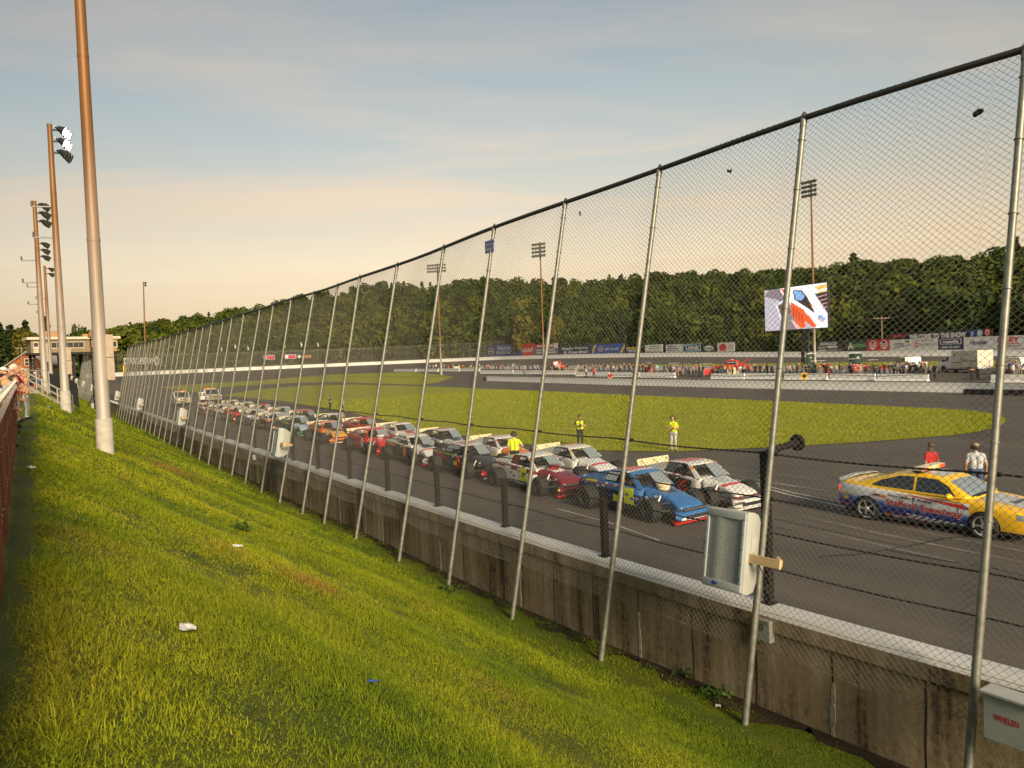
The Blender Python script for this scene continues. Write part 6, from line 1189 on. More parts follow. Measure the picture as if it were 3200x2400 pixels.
sA, pA = ground(2842, 1160); van_like('pickup_truck', 'white crew cab pickup parked left of the ambulance', 'truck', sA, pA, HD + 2.5, PICK, .98, CARW, PWIN, (-1.75, 1.75), .40, extra=front_bits(2.8, .62, 1.0, .98, ((1.35, 1.18), (.64, 1.80))))
sA, pA = ground(3185, 1164); van_like('parked_car', 'white sport utility car parked right of the ambulance', 'car', sA, pA, HD + 2.45, SUVP, .95, CARW, SWIN, (-1.45, 1.45), .38, extra=front_bits(2.36, .62, .95, .95, ((1.3, 1.12), (.56, 1.70))))
REDV = paint('truck_red', (.52, .03, .015))
def wreck(t, bo, bv, w):
    front_bits(2.8, .62, 1.0, w, ((1.35, 1.18), (.64, 1.80)))(t, bo, bv, w); b = MB(); b.tube([(-1.3, .3, 1.2), (-2.9, 0, 2.1)], .08, 6); b.tube([(-1.3, -.3, 1.2), (-2.9, 0, 2.1)], .08, 6); b.tube([(-2.9, 0, 2.1), (-2.9, 0, 1.5)], .03, 5); b.obj('tow_boom', REDV, t); light_bar(t, -.1, 1.88, 1.4)
sA, pA = ground(1738, 1158); van_like('tow_truck', 'red tow truck with a boom parked below the navy board', 'truck', sA, pA, HD + PI - .3, PICK, .98, REDV, PWIN, (-1.75, 1.75), .40, extra=wreck)
sA, pA = ground(2286, 1162); van_like('tow_truck', 'red tow truck parked in the crowd left of the video screen', 'truck', sA, pA, HD + PI + .5, PICK, .98, REDV, PWIN, (-1.75, 1.75), .40, extra=wreck)
for i, (u, v, w_, lab) in enumerate(((2534, 1146, 1.05, 'dark green portable toilet left of the pole behind the screen'), (2666, 1147, 1.15, 'dark green portable toilet right of the pole, left one of two'), (2682, 1147, 1.15, 'dark green portable toilet right of the pole, right one of two'))):
    Q = put(u, v); t = thing('portable_toilet', lab, 'toilet', Q, face_cam(Q), 'portable toilets'); G_ = M('toilet_green', (.02, .055, .04), .5); MB().box((0, 0, 1.0), (1.1, 1.1, 2.0)).obj('cabin', G_, t, 0, .03)
    MB().loft([[(x, y, z) for x, y in ((-.6 * k, -.6 * k), (.6 * k, -.6 * k), (.6 * k, .6 * k), (-.6 * k, .6 * k))] for z, k in ((2.0, 1), (2.08, 1), (2.22, .6))]).obj('roof', M('toilet_roof', (.55, .56, .54), .5), t); d_ = MB().box((.56, 0, .95), (.03, .78, 1.75)).obj('door', M('toilet_door', (.03, .07, .055), .5), t); MB().box((.58, 0, 1.45), (.02, .3, .2)).obj('door_sign', sW, d_)
def cart(u, v, col, lab, w=1.6):
    Q = put(u, v); t = thing('tool_cart', lab, 'cart', Q, face_cam(Q) + .4); MB().box((0, 0, .66), (.6, w, .95)).obj('cabinet', col, t, 0, .02)
    for i in range(3): MB().box((.31, 0, .38 + i * .28), (.02, w * .92, .22)).obj('drawer', col, t, 0, .01)
    for y in (-w * .4, w * .4): MB().lathe([(0, -.04), (.12, -.04), (.12, .04), (0, .04)], 12, 0, Matrix.Translation((.1, y, .12))).obj('wheel', RUBBER, t)
    MB().tube([(-.2, -w * .45, 1.1), (-.2, -w * .45, 1.9), (-.2, w * .45, 1.9), (-.2, w * .45, 1.1)], .03, 5).obj('hose_frame', STEEL, t)
cart(2212, 1176, RED, 'red tool cart among the crowd below the black shield board'); cart(2030, 1166, RED, 'red tool cart below the thinly lettered white board', 1.2); cart(2672, 1166, RED, 'tall red tool cart in front of the portable toilets', 1.7); cart(2290, 1172, CREAM, 'cream equipment cart left of the red tow truck', 1.9); cart(2110, 1172, cMar, 'maroon pit cart below the mechanical services board', 2.2); cart(2730, 1172, BLACK, 'black pit cart with a small monitor right of the red cart', 1.4); cart(3076, 1186, BLACK, 'black pit cart in front of the ambulance', 1.3); cart(1425, 1158, CREAM, 'cream pit cart at the far left end of the pit crowd', 2.0); cart(2560, 1172, BLACK, 'black pit cart below the black name board', 2.2)
Q = put(2436, 1196); t = thing('marker_board', 'small yellow round number board leaning on the pit wall', 'board', put(2514, 1200), face_cam(put(2514, 1200))); MB().tube([(0, 0, .95), (.04, 0, .95)], .42, 18).obj('disc', YEL, t); MB().tube([(.04, 0, .95), (.05, 0, .95)], .22, 14).obj('disc_core', sBlk, t); MB().tube([(-.05, 0, 0), (-.02, 0, .9)], .03, 5).obj('stand', STEEL, t); MB().box((.0, 0, .2), (.05, .5, .32)).obj('flap', YEL, t)
random.seed(21)
SH = ['black'] * 9 + ['grey', 'red', 'white', 'navy', 'red', 'maroon', 'orange', 'tan', 'green', 'blue', 'pale', 'aqua', 'khaki', 'white']; TR = ['black', 'denim', 'black', 'khaki', 'navy', 'grey']
HG = [('cap', BLKC), ('cap', CL['red']), ('cap', CL['white']), ('hair', HAIRB), ('hair', HAIRK), ('hair', HAIRY), ('long', HAIRB)]
crowd = []
def sprinkle(u0, u1, n, vf, dv, grp):
    for i in range(n):
        u = u0 + (u1 - u0) * (i + random.uniform(.1, .9)) / n; crowd.append((u, vf + random.uniform(-dv, dv * .4), random.choice(SH), random.choice(TR), random.choice(HG), random.choice(['DOWN', 'PHONE', 'CROSS', 'HIPS', 'WALK', 'DOWN', 'BENT']), grp))
sprinkle(1345, 1500, 20, 1158, 2.5, 0); sprinkle(1510, 1625, 14, 1160, 3, 1); sprinkle(1640, 1780, 15, 1164, 3, 2); sprinkle(1806, 1985, 22, 1167, 4, 3); sprinkle(1988, 2060, 8, 1170, 4, 4); sprinkle(2070, 2192, 13, 1175, 5, 5); sprinkle(2225, 2330, 9, 1177, 3, 6); sprinkle(2336, 2440, 9, 1178, 3, 7); sprinkle(2452, 2586, 13, 1178, 3, 8); sprinkle(2590, 2735, 10, 1180, 3, 9); sprinkle(2745, 2790, 3, 1181, 2, 10); sprinkle(2792, 2900, 13, 1181, 3, 11); sprinkle(3110, 3198, 9, 1182, 4, 12)
for u, v, sh, tr, hg, fk in ((1908, 1201, 'red', 'khaki', HG[1], 'DOWN'), (1638, 1172, 'orange', 'black', HG[0], 'HIPS'), (1801, 1173, 'khaki', 'tan', HG[3], 'DOWN'), (1832, 1180, 'white', 'black', HG[4], 'PHONE'), (1856, 1181, 'red', 'black', HG[0], 'WALK'), (2186, 1179, 'black', 'black', HG[0], 'DOWN'), (2198, 1178, 'black', 'grey', HG[4], 'HIPS'), (2922, 1186, 'black', 'black', HG[0], 'DOWN'), (2905, 1184, 'grey', 'black', HG[3], 'CROSS'), (3036, 1192, 'black', 'black', HG[0], 'CROSS'), (2582, 1181, 'black', 'black', HG[0], 'LEAN'), (2738, 1185, 'black', 'navy', HG[4], 'BENT'), (2156, 1169, 'tan', 'black', HG[2], 'DOWN'), (3130, 1180, 'orange', 'black', HG[3], 'DOWN'), (2884, 1178, 'orange', 'black', HG[1], 'DOWN'), (2890, 1176, 'lime', 'denim', HG[1], 'DOWN'), (2566, 1174, 'red', 'red', HG[2], 'DOWN'), (2592, 1175, 'red', 'red', HG[3], 'CROSS'), (2626, 1177, 'red', 'black', HG[0], 'DOWN')): crowd.append((u, v, sh, tr, hg, fk, 20))
crowd.sort(key=lambda c: c[0]); ZN = [(1510, 'below the orange and grey boards'), (1630, 'below the long welcome race fans board'), (1672, 'below the plain red board'), (1800, 'below the navy board'), (1990, 'below the yellow slashed blue board'), (2070, 'below the thinly lettered white board'), (2200, 'below the mechanical services board'), (2335, 'below the round red emblem board'), (2450, 'below the left half of the screen'), (2600, 'under the screen posts'), (2715, 'near the portable toilets'), (2795, 'below the red twin emblem board'), (2910, 'around the white crew cab pickup'), (3095, 'by the ambulance'), (9999, 'at the right end of pit road')]
desc = {}
def hgname(h): return {'cap': 'cap', 'hair': 'hair', 'long': 'hair'}[h[0]] 
hc_ = {id(BLKC): 'black', id(CL['red']): 'red', id(CL['white']): 'white', id(HAIRB): 'brown', id(HAIRK): 'dark', id(HAIRY): 'blond'}
for c in crowd:
    z = next(n for lim, n in ZN if c[0] < lim); base = 'person in %s shirt, %s %s, %s' % (c[2], hc_[id(c[4][1])], ('long hair' if c[4][0] == 'long' else hgname(c[4])), z); desc.setdefault(base, []).append(c)
for base, L_ in desc.items():
    for k, c in enumerate(L_):
        lab = base if len(L_) == 1 else base + ', %s from left' % ORD[k]
        Q = put(c[0], c[1]); person(lab, Q, face_cam(Q, random.uniform(-2.6, 2.6)), c[5], c[2], c[3], c[4], random.uniform(.94, 1.04), False, 'pit crews and visitors along pit road')
# ---------------------------------------------------------------- spectators' fence on the left
def rail_p(s): return -.163 - .0139 * s
BROWN = M('rust_red_panel', (.23, .055, .014), .5, .2, .25, 3); GREYR = M('weathered_rail', (.42, .43, .40), .45, .5, .25, 14); TIE = M('white_tie', (.62, .56, .48), .5)
bf = thing('panel_fence', 'rust red corrugated metal fence with a grey top rail at the left edge', 'fence', W(8, rail_p(8), 3.3)); invb = Matrix.Translation(-Vector(bf.location))
def sub(o): o.parent = bf; o.matrix_parent_inverse = invb; return o
s0 = 2.2; k = 0
while s0 < 21.5:
    s1 = s0 + 1.02; mb = MB(); n = 26; top_, bot_ = [], []; zt = 4.44 + .0055 * s0; zb = 3.36 + .0055 * s0 - .05 * (k % 2)
    for i in range(n + 1):
        s = s0 + (s1 + .05 - s0) * i / n; w_ = -.07 + .014 * (1 if (i // 3) % 2 == 0 else -1) + (.012 if k % 2 else 0); top_.append(W(s, rail_p(s) + .02 + w_, zt)); bot_.append(W(s, rail_p(s) + .02 + w_, zb))
    mb.v = [tuple(v) for v in top_ + bot_]; mb.f = [(i, i + 1, n + 2 + i, n + 1 + i) for i in range(n)]; mb.m = [0] * n; o = sub(mb.obj('panel', BROWN)); md = o.modifiers.new('solid', 'SOLIDIFY'); md.thickness = .006
    for j in range(3):
        for zz in (.35, .8): s = s0 + .2 + j * .3; sc = MB(); q = W(s, rail_p(s) - .05, zt - zz); sc.tube([q, q + Vector(N) * .035], .005, 5); o2 = sc.obj('fixing_pin', TIE, o); o2.matrix_parent_inverse = Matrix.Identity(4)
    s0 = s1; k += 1
mb = MB(); mb.tube([W(s, rail_p(s), 4.53 + .0055 * s) for s in rng_(2, 22.3, .7)], .021, 8); sub(mb.obj('top_rail', GREYR, None, 60))
for s in rng_(2.3, 22, 2.4): mb = MB(); mb.tube([W(s, rail_p(s) - .11, 3.2), W(s, rail_p(s) - .11, 4.50 + .0055 * s)], .03, 6); sub(mb.obj('post', GREYR, None, 60))
for i, s in enumerate(rng_(3, 22, .27)):
    mb = MB(); c = W(s, rail_p(s), 4.52 + .0055 * s); e = Vector(N); mb.tube([c + (e * math.cos(a) + Vector((0, 0, 1)) * math.sin(a)) * .028 for a in [2 * PI * j / 8 for j in range(8)]], .006, 4, 0, True); mb.tube([c + e * .02 + Vector((0, 0, -.02)), c - e * .03 + Vector((0, 0, -.10)), c + e * .03 + Vector((0, 0, -.12))], .0055, 4); sub(mb.obj('wire_tie', TIE))
SPECT = [('boy with blond hair in a navy shirt leaning on the rail, nearest spectator', 20, 1190, 13.0, 'navy', 'denim', ('hair', HAIRY), 'LEAN', False, -.35), ('boy with dark hair and black ear defenders looking over the rail', 41, 1178, 16.5, 'red', 'denim', ('hair', HAIRB), 'LEAN', True, -.3), ('person with short black hair and black shirt at the very left edge', 10, 1167, 14.5, 'black', 'black', ('hair', HAIRK), 'DOWN', False, -.75),
         ('person with white hair and sunglasses in a taupe shirt leaning over the rail', 45, 1142, 18.0, 'taupe', 'denim', ('hair', HAIRW), 'LEAN', False, -.45), ('person with long brown hair just behind the one in sunglasses', 53, 1142, 20.0, 'maroon', 'denim', ('long', HAIRB), 'LEAN', False, -.45), ('person in black with a white cap farthest left in the back row', 9, 1146, 18.5, 'black', 'black', ('cap', CL['white']), 'PHONE', False, -1.0),
         ('person in khaki with brown hair in the back row of spectators', 27, 1146, 20.5, 'khaki', 'denim', ('hair', HAIRB), 'PHONE', False, -.95), ('person in a red shirt at the far end of the rust red fence', 63, 1152, 22.2, 'red', 'khaki', ('cap', CL['white']), 'LEAN', False, -.35), ('person in an orange shirt leaning out past the end of the fence', 74, 1164, 23.2, 'orange', 'tan', ('hair', HAIRY), 'LEAN', False, -.1), ('child in tan standing past the fence end', 79, 1178, 24.3, 'tan', 'white', ('hair', HAIRY), 'DOWN', False, -.2)]
for lab, u, v, Y, sh, tr, hg, fk, mf, off in SPECT:
    P = Vector(at_y(u, v, Y)); s, p = sp(np.array(P)); zg = bank(s, min(p, -.3)); sc = clip((P.z - zg) / 1.79, .62, 1.16)
    if fk == 'LEAN': sc = clip((P.z - zg) / 1.74, .62, 1.16)
    fa = math.atan2(N[1], N[0]) + off; sh_ = (.21 if fk == 'LEAN' else .02) * sc; P.x -= math.cos(fa) * sh_; P.y -= math.sin(fa) * sh_
    person('person: ' + lab if False else lab.replace('boy with', 'young person with').replace('child in', 'small person in'), (P.x, P.y, zg), math.atan2(N[1], N[0]) + off, fk, sh, tr, hg, sc, Y < 21, 'spectators behind the rail', None, mf)
# stair down the bank with hand rails, and the landing with more spectators
Ys = BP[1][0].y + 2.0; A3 = Vector(at_y(84, 1213, Ys)); B3 = Vector(at_y(229, 1286, Ys)); CONCD = M('weathered_concrete', (.28, .26, .21), .9, 0, .3, 4, bump=.4); RAILW = M('pale_handrail', (.36, .33, .26), .5, .3, .15)
t = thing('bank_stair', 'concrete stair with pale hand rails running down the grass bank behind the second floodlight pole', 'stair', A3); dd = B3 - A3; back = Vector((-.5, .86, 0)) * 1.5
mb = MB(); mb.loft([[q + Vector((0, 0, .12)), q + Vector((0, 0, -.35)), q + back * .14 + Vector((0, 0, -.35)), q + back * .14 + Vector((0, 0, .12))] for q in (Vector((0, 0, 0)), dd)]); mb.obj('stringer', CONCD, t)
mb = MB(); mb.loft([[q + back + Vector((0, 0, .12)), q + back + Vector((0, 0, -.35)), q + back * 1.14 + Vector((0, 0, -.35)), q + back * 1.14 + Vector((0, 0, .12))] for q in (Vector((0, 0, 0)), dd)]); mb.obj('stringer', CONCD, t)
for i in range(11): q = dd * (i + .5) / 11 + back * .57; MB().box(q + Vector((0, 0, -.12)), (dd.length / 11 * .95, 1.3, .16), 0, (0, 0, math.atan2(back.y, back.x) - PI / 2)).obj('step', CONCD, t)
for off in (Vector(), back * 1.1):
    hr = MB()
    for z in (.42, .75): hr.tube([off + Vector((0, 0, z)), off + dd + Vector((0, 0, z))], .02, 6)
    hr.obj('handrail', RAILW, t)
    for i in range(4): MB().tube([off + dd * i / 3 - Vector((0, 0, .2)), off + dd * i / 3 + Vector((0, 0, .77))], .022, 6).obj('rail_post', RAILW, t)
Yl = Ys + 3; t = thing('landing_rail', 'pale pipe railing round the landing at the head of the stair', 'railing', Vector(at_y(110, 1200, Yl))); L3 = [Vector(at_y(u, 1196, Yl)) - Vector(t.location) for u in (82, 114, 146)]
for z in (0, .45, .9): MB().tube([q + Vector((0, 0, z - .25)) for q in L3], .022, 6).obj('rail', RAILW, t)
for q in L3: MB().tube([q - Vector((0, 0, .8)), q + Vector((0, 0, .66))], .035, 6).obj('rail_post', RAILW, t)
for u, v, sh, tr, hg, dy, lab in ((98, 1163, 'black', 'red', ('hair', HAIRK), 1.0, 'person in a black shirt and red shorts on the stair landing'), (108, 1165, 'grey', 'denim', ('cap', CL['white']), 2.0, 'person in grey with a white cap on the stair landing'), (117, 1168, 'blue', 'black', ('cap', CL['blue']), 1.2, 'person in blue with a blue cap on the stair landing'), (126, 1171, 'yellow', 'black', ('hair', HAIRB), 1.6, 'person in yellow on the stair landing beside the pole')):
    P = Vector(at_y(u, v, Yl + dy)); person(lab, (P.x, P.y, P.z - 1.75), NA + random.uniform(-.5, .5), 'DOWN', sh, tr, hg, 1.0)
P = Vector(at_y(152, 1165, Yl + 6)); t = thing('black_banner', 'black cloth panel hanging beside the third floodlight pole', 'banner', P); mb = MB()
for i in range(7): mb.v += [(i * .28, .06 * math.sin(i * 1.4), -.12 * i), (i * .28 + .05, .08 * math.sin(i * 1.1), -1.5 - .14 * i + .25 * (i % 2))]
mb.f = [(2 * i, 2 * i + 2, 2 * i + 3, 2 * i + 1) for i in range(6)]; mb.m = [0] * 6; mb.obj('cloth', M('black_cloth', (.012, .012, .014), .9), t, 60); MB().tube([(0, 0, .1), (0, 0, -3.2)], .04, 6).obj('pole', STEEL, t)
# scaffold tower in the gap of the fence
P = W(109.5, 6.4, -.9); ht = at_y(352, 1052, P.y)[2] + .9; t = thing('scaffold_tower', 'dark lattice tower with a small orange hood in the gap between the two fence sections', 'tower', P, HD)
mb = MB()
for x in (-.55, .55):
    for y in (-.55, .55): mb.tube([(x, y, 0), (x, y, ht)], .05, 6)
for i in range(7):
    z0, z1 = ht * i / 7, ht * (i + 1) / 7
    for a, b in (((-.55, -.55), (.55, -.55)), ((.55, -.55), (.55, .55)), ((.55, .55), (-.55, .55)), ((-.55, .55), (-.55, -.55))): mb.tube([(*a, z0), (*b, z1)], .03, 5); mb.tube([(*a, z1), (*b, z1)], .03, 5)
mb.obj('lattice', RUSTBLACK, t, 50); MB().loft([[(x * k, y * k, z) for x, y in ((-1, -.8), (1, -.8), (1, .8), (-1, .8))] for z, k in ((ht, 1), (ht + .25, 1.0), (ht + .8, .8))]).obj('hood', RUSTP, t)
cab_ = MB(); cab_.box((-.2, -.75, 1.6), (.5, .3, .7)); cab_.obj('switch_box', BOXG, t, 0, .02); MB().tube([(.3, -1.6, 0), (.4, -1.3, 1.6), (.5, -.5, 3.4)], .06, 6).obj('brace', RUSTBLACK, t, 50)
# press box on stilts, red barn, utility pole
OL = M('olive_siding', (.22, .175, .095), .7, 0, .1, 2); PEACH = M('tan_siding', (.36, .20, .09), .7, 0, .1, 2); ROOFW = M('white_fascia', (.60, .50, .37), .6)
Yp = 212.0; bl, br = Vector(at_y(98, 1103, Yp)), Vector(at_y(362, 1101, Yp + 14)); bw = (br - bl).length; t = thing('press_box', 'long low press box with a white roof edge and dark windows standing on black stilts', 'building', bl, math.atan2(br.y - bl.y, br.x - bl.x)); Hh = at_y(98, 1062, Yp)[2] - bl.z
MB().box((bw * .34, 4, Hh / 2), (bw * .68, 8, Hh)).obj('wall', OL, t); MB().loft([[(x, y, z) for z in (0, Hh)] + [(x, 7.9, z) for z in (Hh, 0)] for x, y in ((bw * .682, -.0), (bw * .74, -1.6), (bw, -1.6))]).obj('bay_wall', PEACH, t)
MB().loft([[(x, -.7 - (1.4 if x > bw * .7 else 0), Hh + .02), (x, -.7 - (1.4 if x > bw * .7 else 0), Hh + .75), (x, 8.6, Hh + .75), (x, 8.6, Hh + .02)] for x in (-1, bw * .66, bw * .75, bw + 1)]).obj('roof', ROOFW, t)
for x, w_, y in [(bw * .055, 1.0, -.02)] + [(bw * (.26 + .064 * i), 1.25, -.02) for i in range(6)] + [(bw * .77, 2.6, -1.62), (bw * .885, 1.8, -1.62), (bw * .955, 1.8, -1.62)]:
    tall = x < bw * .1; fr_ = MB().box((x, y, Hh * (.42 if tall else .56)), (w_ * 1.25, .12, Hh * (.84 if tall else .52))).obj('door' if tall else 'window', ROOFW, t); MB().box((x, y - .07, Hh * (.62 if tall else .57)), (w_, .05, Hh * (.3 if tall else .42))).obj('pane', GLASS, fr_)
MB().box((bw * .5, 3.4, -.35), (bw * 1.04, 9.5, .6)).obj('deck', RUSTBLACK, t)
for x in (.03, .36, .48, .62, .75, .95):
    for y in (.2, 7): MB().box((bw * x, y, -4.6), (.7, .7, 8.2)).obj('stilt', RUSTBLACK, t)
for x0, x1 in ((.03, .14), (.36, .28), (.36, .48), (.62, .54), (.62, .75)): MB().tube([(bw * x0, .1, -.7), (bw * x1, .1, -6.5)], .16, 5).obj('brace', RUSTBLACK, t)
MB().tube([(0, -1.0, .9), (bw * .17, -1.0, .9)], .06, 5).obj('balcony_rail', RUSTBLACK, t)
for x, w_, h_, m in ((.27, 3.6, 1.9, PEACH), (.70, 3.0, 1.0, PEACH), (.79, 2.0, .8, ROOFW)): MB().box((bw * x, 4, Hh + .7 + h_ / 2), (w_, 2.5, h_)).obj('roof_unit', m, t, 0, .08)
BARN = M('barn_boards', (.36, .105, .020), .75, 0, .3, 1.2, bump=.2); Yb = 232.0; bl = Vector(at_y(26, 1178, Yb)); br = Vector(at_y(152, 1178, Yb)); t = thing('red_barn', 'orange red gabled barn with a white cross window, behind the press box stilts', 'building', bl, 0); bw = br.x - bl.x; z1 = at_y(60, 1156, Yb)[2] - bl.z; zr = at_y(89, 1101, Yb)[2] - bl.z; ze = at_y(34, 1142, Yb)[2] - bl.z
mb = MB(); xr = bw * .5; mb.prism([(0, z1), (bw, z1), (bw, ze), (xr, zr), (0, ze)], 0, 14); mb.obj('gable_wall', BARN, t); MB().box((bw / 2, 7.1, (z1 - 3) / 2), (bw * 1.0, 13.8, z1 + 3)).obj('base_wall', M('tan_base', (.42, .32, .16), .8), t)
for sg, xe in ((1, -.8), (-1, bw + .8)):
    m_ = MB(); zz = ze - (zr - ze) / xr * .8; m_.prism([(xe, zz), (xr, zr), (xr, zr + .4), (xe, zz + .4)], -.6, 14.6); m_.obj('roof_slope', M('barn_roof', (.33, .30, .27), .7), t)
MB().box((bw / 2, -.1, z1 + .15), (bw, .3, .3)).obj('trim_board', ROOFW, t); wf = MB().box((bw * .545, -.08, z1 + (zr - z1) * .43), (3.0, .16, 2.4)).obj('window', ROOFW, t)
for i in (-1, 1):
    for j in (-1, 1): MB().box((bw * .545 + i * .68, -.18, z1 + (zr - z1) * .43 + j * .52), (1.0, .06, .8)).obj('pane', GLASS, wf)
def upole(u, vt, vb, Y, lab, wires=True):
    P = Vector(at_y(u, vb, Y)); P.z = -1 if u < 500 else 2; zt = at_y(u, vt, Y)[2] - P.z; t = thing('utility_pole', lab, 'utility pole', P); MB().tube([(0, 0, 0), (0, 0, zt)], [.17, .12], 8).obj('shaft', M('pole_timber', (.26, .20, .14), .85, 0, .2, 4), t, 50); MB().box((0, 0, zt - .5), (3.6, .14, .16)).obj('cross_arm', M('pole_timber', (.26, .20, .14), .85, 0, .2, 4), t)
    for x in (-1.6, -.9, .9, 1.6): MB().tube([(x, 0, zt - .42), (x, 0, zt - .18)], .06, 6).obj('insulator', CONC, t)
    if wires:
        for x in (-1.6, 1.6): MB().tube([(x + k * 4 * 1.5, 0, zt - .2 - .9 * math.sin(PI * k / 12)) for k in range(13)], .03, 4).obj('wire', BLACK, t)
    return t
upole(70, 1083, 1150, 226, 'timber utility pole with a cross arm behind the red barn', False); upole(2757, 988, 1075, 172, 'timber utility pole behind the red twin emblem board'); upole(3085, 965, 1040, 168, 'timber utility pole with cross arm above the welcome banner', False)
# house behind the boards
Yh = 205.0; a_, b_ = Vector(at_y(2550, 1085, Yh)), Vector(at_y(2648, 1085, Yh)); t = thing('house', 'cream house with a white window bay and grey hipped roof behind the back straight boards', 'house', a_, -.12); wd = b_.x - a_.x; e_ = at_y(2600, 1026, Yh)[2] - a_.z; r_ = at_y(2600, 1000, Yh)[2] - a_.z
SID = M('tan_clapboard', (.36, .31, .21), .8, 0, .1, 2); MB().box((wd / 2, 4, e_ / 2 - 1), (wd, 8, e_ + 2)).obj('wall', SID, t); MB().loft([[(-.5, -.6, e_), (wd + .5, -.6, e_), (wd + .5, 8.6, e_), (-.5, 8.6, e_)], [(-.5, -.6, e_ + .2), (wd + .5, -.6, e_ + .2), (wd + .5, 8.6, e_ + .2), (-.5, 8.6, e_ + .2)], [(wd * .4, 3.6, r_ + 1), (wd * .62, 3.6, r_ + 1), (wd * .62, 4.4, r_ + 1), (wd * .4, 4.4, r_ + 1)]]).obj('roof', M('grey_shingle', (.20, .19, .18), .9, 0, .2, 3), t)
by = MB().box((wd * .52, -.5, e_ * .62), (wd * .52, 1.1, e_ * .62)).obj('window_bay', WHITEP, t)
for i in range(3): w_ = MB().box((wd * (.36 + .16 * i), -1.08, e_ * .74), (wd * .13, .08, e_ * .30)).obj('window', WHITEP, t); MB().box((wd * (.36 + .16 * i), -1.14, e_ * .74), (wd * .095, .05, e_ * .24)).obj('pane', GLASS, w_)
w_ = MB().box((wd * .12, -.05, e_ * .74), (wd * .12, .1, e_ * .36)).obj('window', WHITEP, t); MB().box((wd * .12, -.12, e_ * .74), (wd * .08, .05, e_ * .28)).obj('pane', GLASS, w_); MB().box((wd * .92, -.3, e_ * .66), (wd * .2, .9, e_ * .5)).obj('porch', M('ochre_panel', (.42, .24, .08), .8), t); MB().box((wd * .25, 4, r_ + .9), (.9, .9, 2.2)).obj('chimney', BARN, t)

# ---------------------------------------------------------------- wooded hills and trees
TL = [(-400, 1010), (0, 1018), (150, 1040), (215, 1046), (300, 1030), (360, 1022), (478, 1004), (578, 984), (723, 960), (868, 942), (984, 918), (1056, 900), (1157, 886), (1302, 874), (1447, 868), (1591, 864), (1680, 870), (1757, 868), (1880, 862), (2025, 853), (2170, 848), (2315, 844), (2460, 838), (2546, 834), (2676, 816), (2821, 806), (2966, 798), (3080, 790), (3200, 766), (3500, 742), (4000, 720)]
FT = [(-400, 330), (0, 330), (400, 330), (700, 330), (900, 318), (1100, 300), (1400, 280), (1700, 245), (2000, 225), (2400, 205), (2800, 178), (3200, 150), (3500, 135), (4000, 120)]
def hill_ray(u): d = ray(u, 1120); d = np.array([d[0], d[1], 0]); return d / d[1]
def hill(u, q):
    """q 0..1 from the foot to the ridge, along the sight line bearing u; returns point"""
    f = float(np.interp(u, *zip(*FT))); Y = f + 210 * q; v = float(np.interp(u, *zip(*TL))); hr = at_y(u, v, f + 210)[2] - 13.0
    e = 3.2 + (hr - 3.2) * (q ** 1.05) + 2.0 * math.sin(u * .011 + q * 5) * q * (1 - q); P = hill_ray(u) * Y; return P[0], P[1], e
mb = MB(); us = list(range(-400, 4001, 100)); qs = [-.12, 0, .12, .25, .4, .55, .7, .85, 1.0, 1.15, 1.5, 2.5]
for u in us:
    for q in qs:
        x, y, z = hill(u, min(max(q, 0), 1.0))
        if q < 0: P = hill_ray(u) * (float(np.interp(u, *zip(*FT))) - 22); x, y, z = P[0], P[1], -1.8
        if q > 1: P = hill_ray(u) * (float(np.interp(u, *zip(*FT))) + 210 * q); x, y, z = P[0], P[1], z - 14 * (q - 1)
        mb.v.append((x, y, z))
for i in range(len(us) - 1):
    for j in range(len(qs) - 1): n = len(qs); mb.f.append((i * n + j, (i + 1) * n + j, (i + 1) * n + j + 1, i * n + j + 1)); mb.m.append(0)
tag(mb.obj('hills', FIELD, None, 60), kind='structure')
LEAF_D = m_leaf('broadleaf_foliage', [(0, (.014, .028, .004)), (.35, (.038, .062, .005)), (.7, (.085, .10, .007)), (1, (.135, .12, .012))]); LEAF_C = m_leaf('conifer_foliage', [(0, (.012, .024, .008)), (.5, (.026, .044, .010)), (1, (.05, .068, .014))]); LEAF_Y = m_leaf('yellow_green_foliage', [(0, (.05, .052, .006)), (.5, (.10, .09, .010)), (1, (.17, .13, .018))]); BARK = M('bark', (.07, .05, .035), .9, 0, .3, 6)
def quads(cs, nrm, size, rng):
    """leaf clump faces: centre, facing, size"""
    n = len(cs); a = np.cross(nrm, rng.normal(size=(n, 3))); a /= np.linalg.norm(a, axis=1)[:, None] + 1e-9; b = np.cross(nrm, a); b /= np.linalg.norm(b, axis=1)[:, None] + 1e-9; s = size[:, None]
    j = lambda: 1 + rng.uniform(-.35, .35, (n, 1)); V = np.stack([cs - a * s * j() - b * s * .6 * j(), cs + a * s * j() - b * s * .5 * j(), cs + a * s * .8 * j() + b * s * .6 * j(), cs - a * s * .7 * j() + b * s * .7 * j()], 1); return V
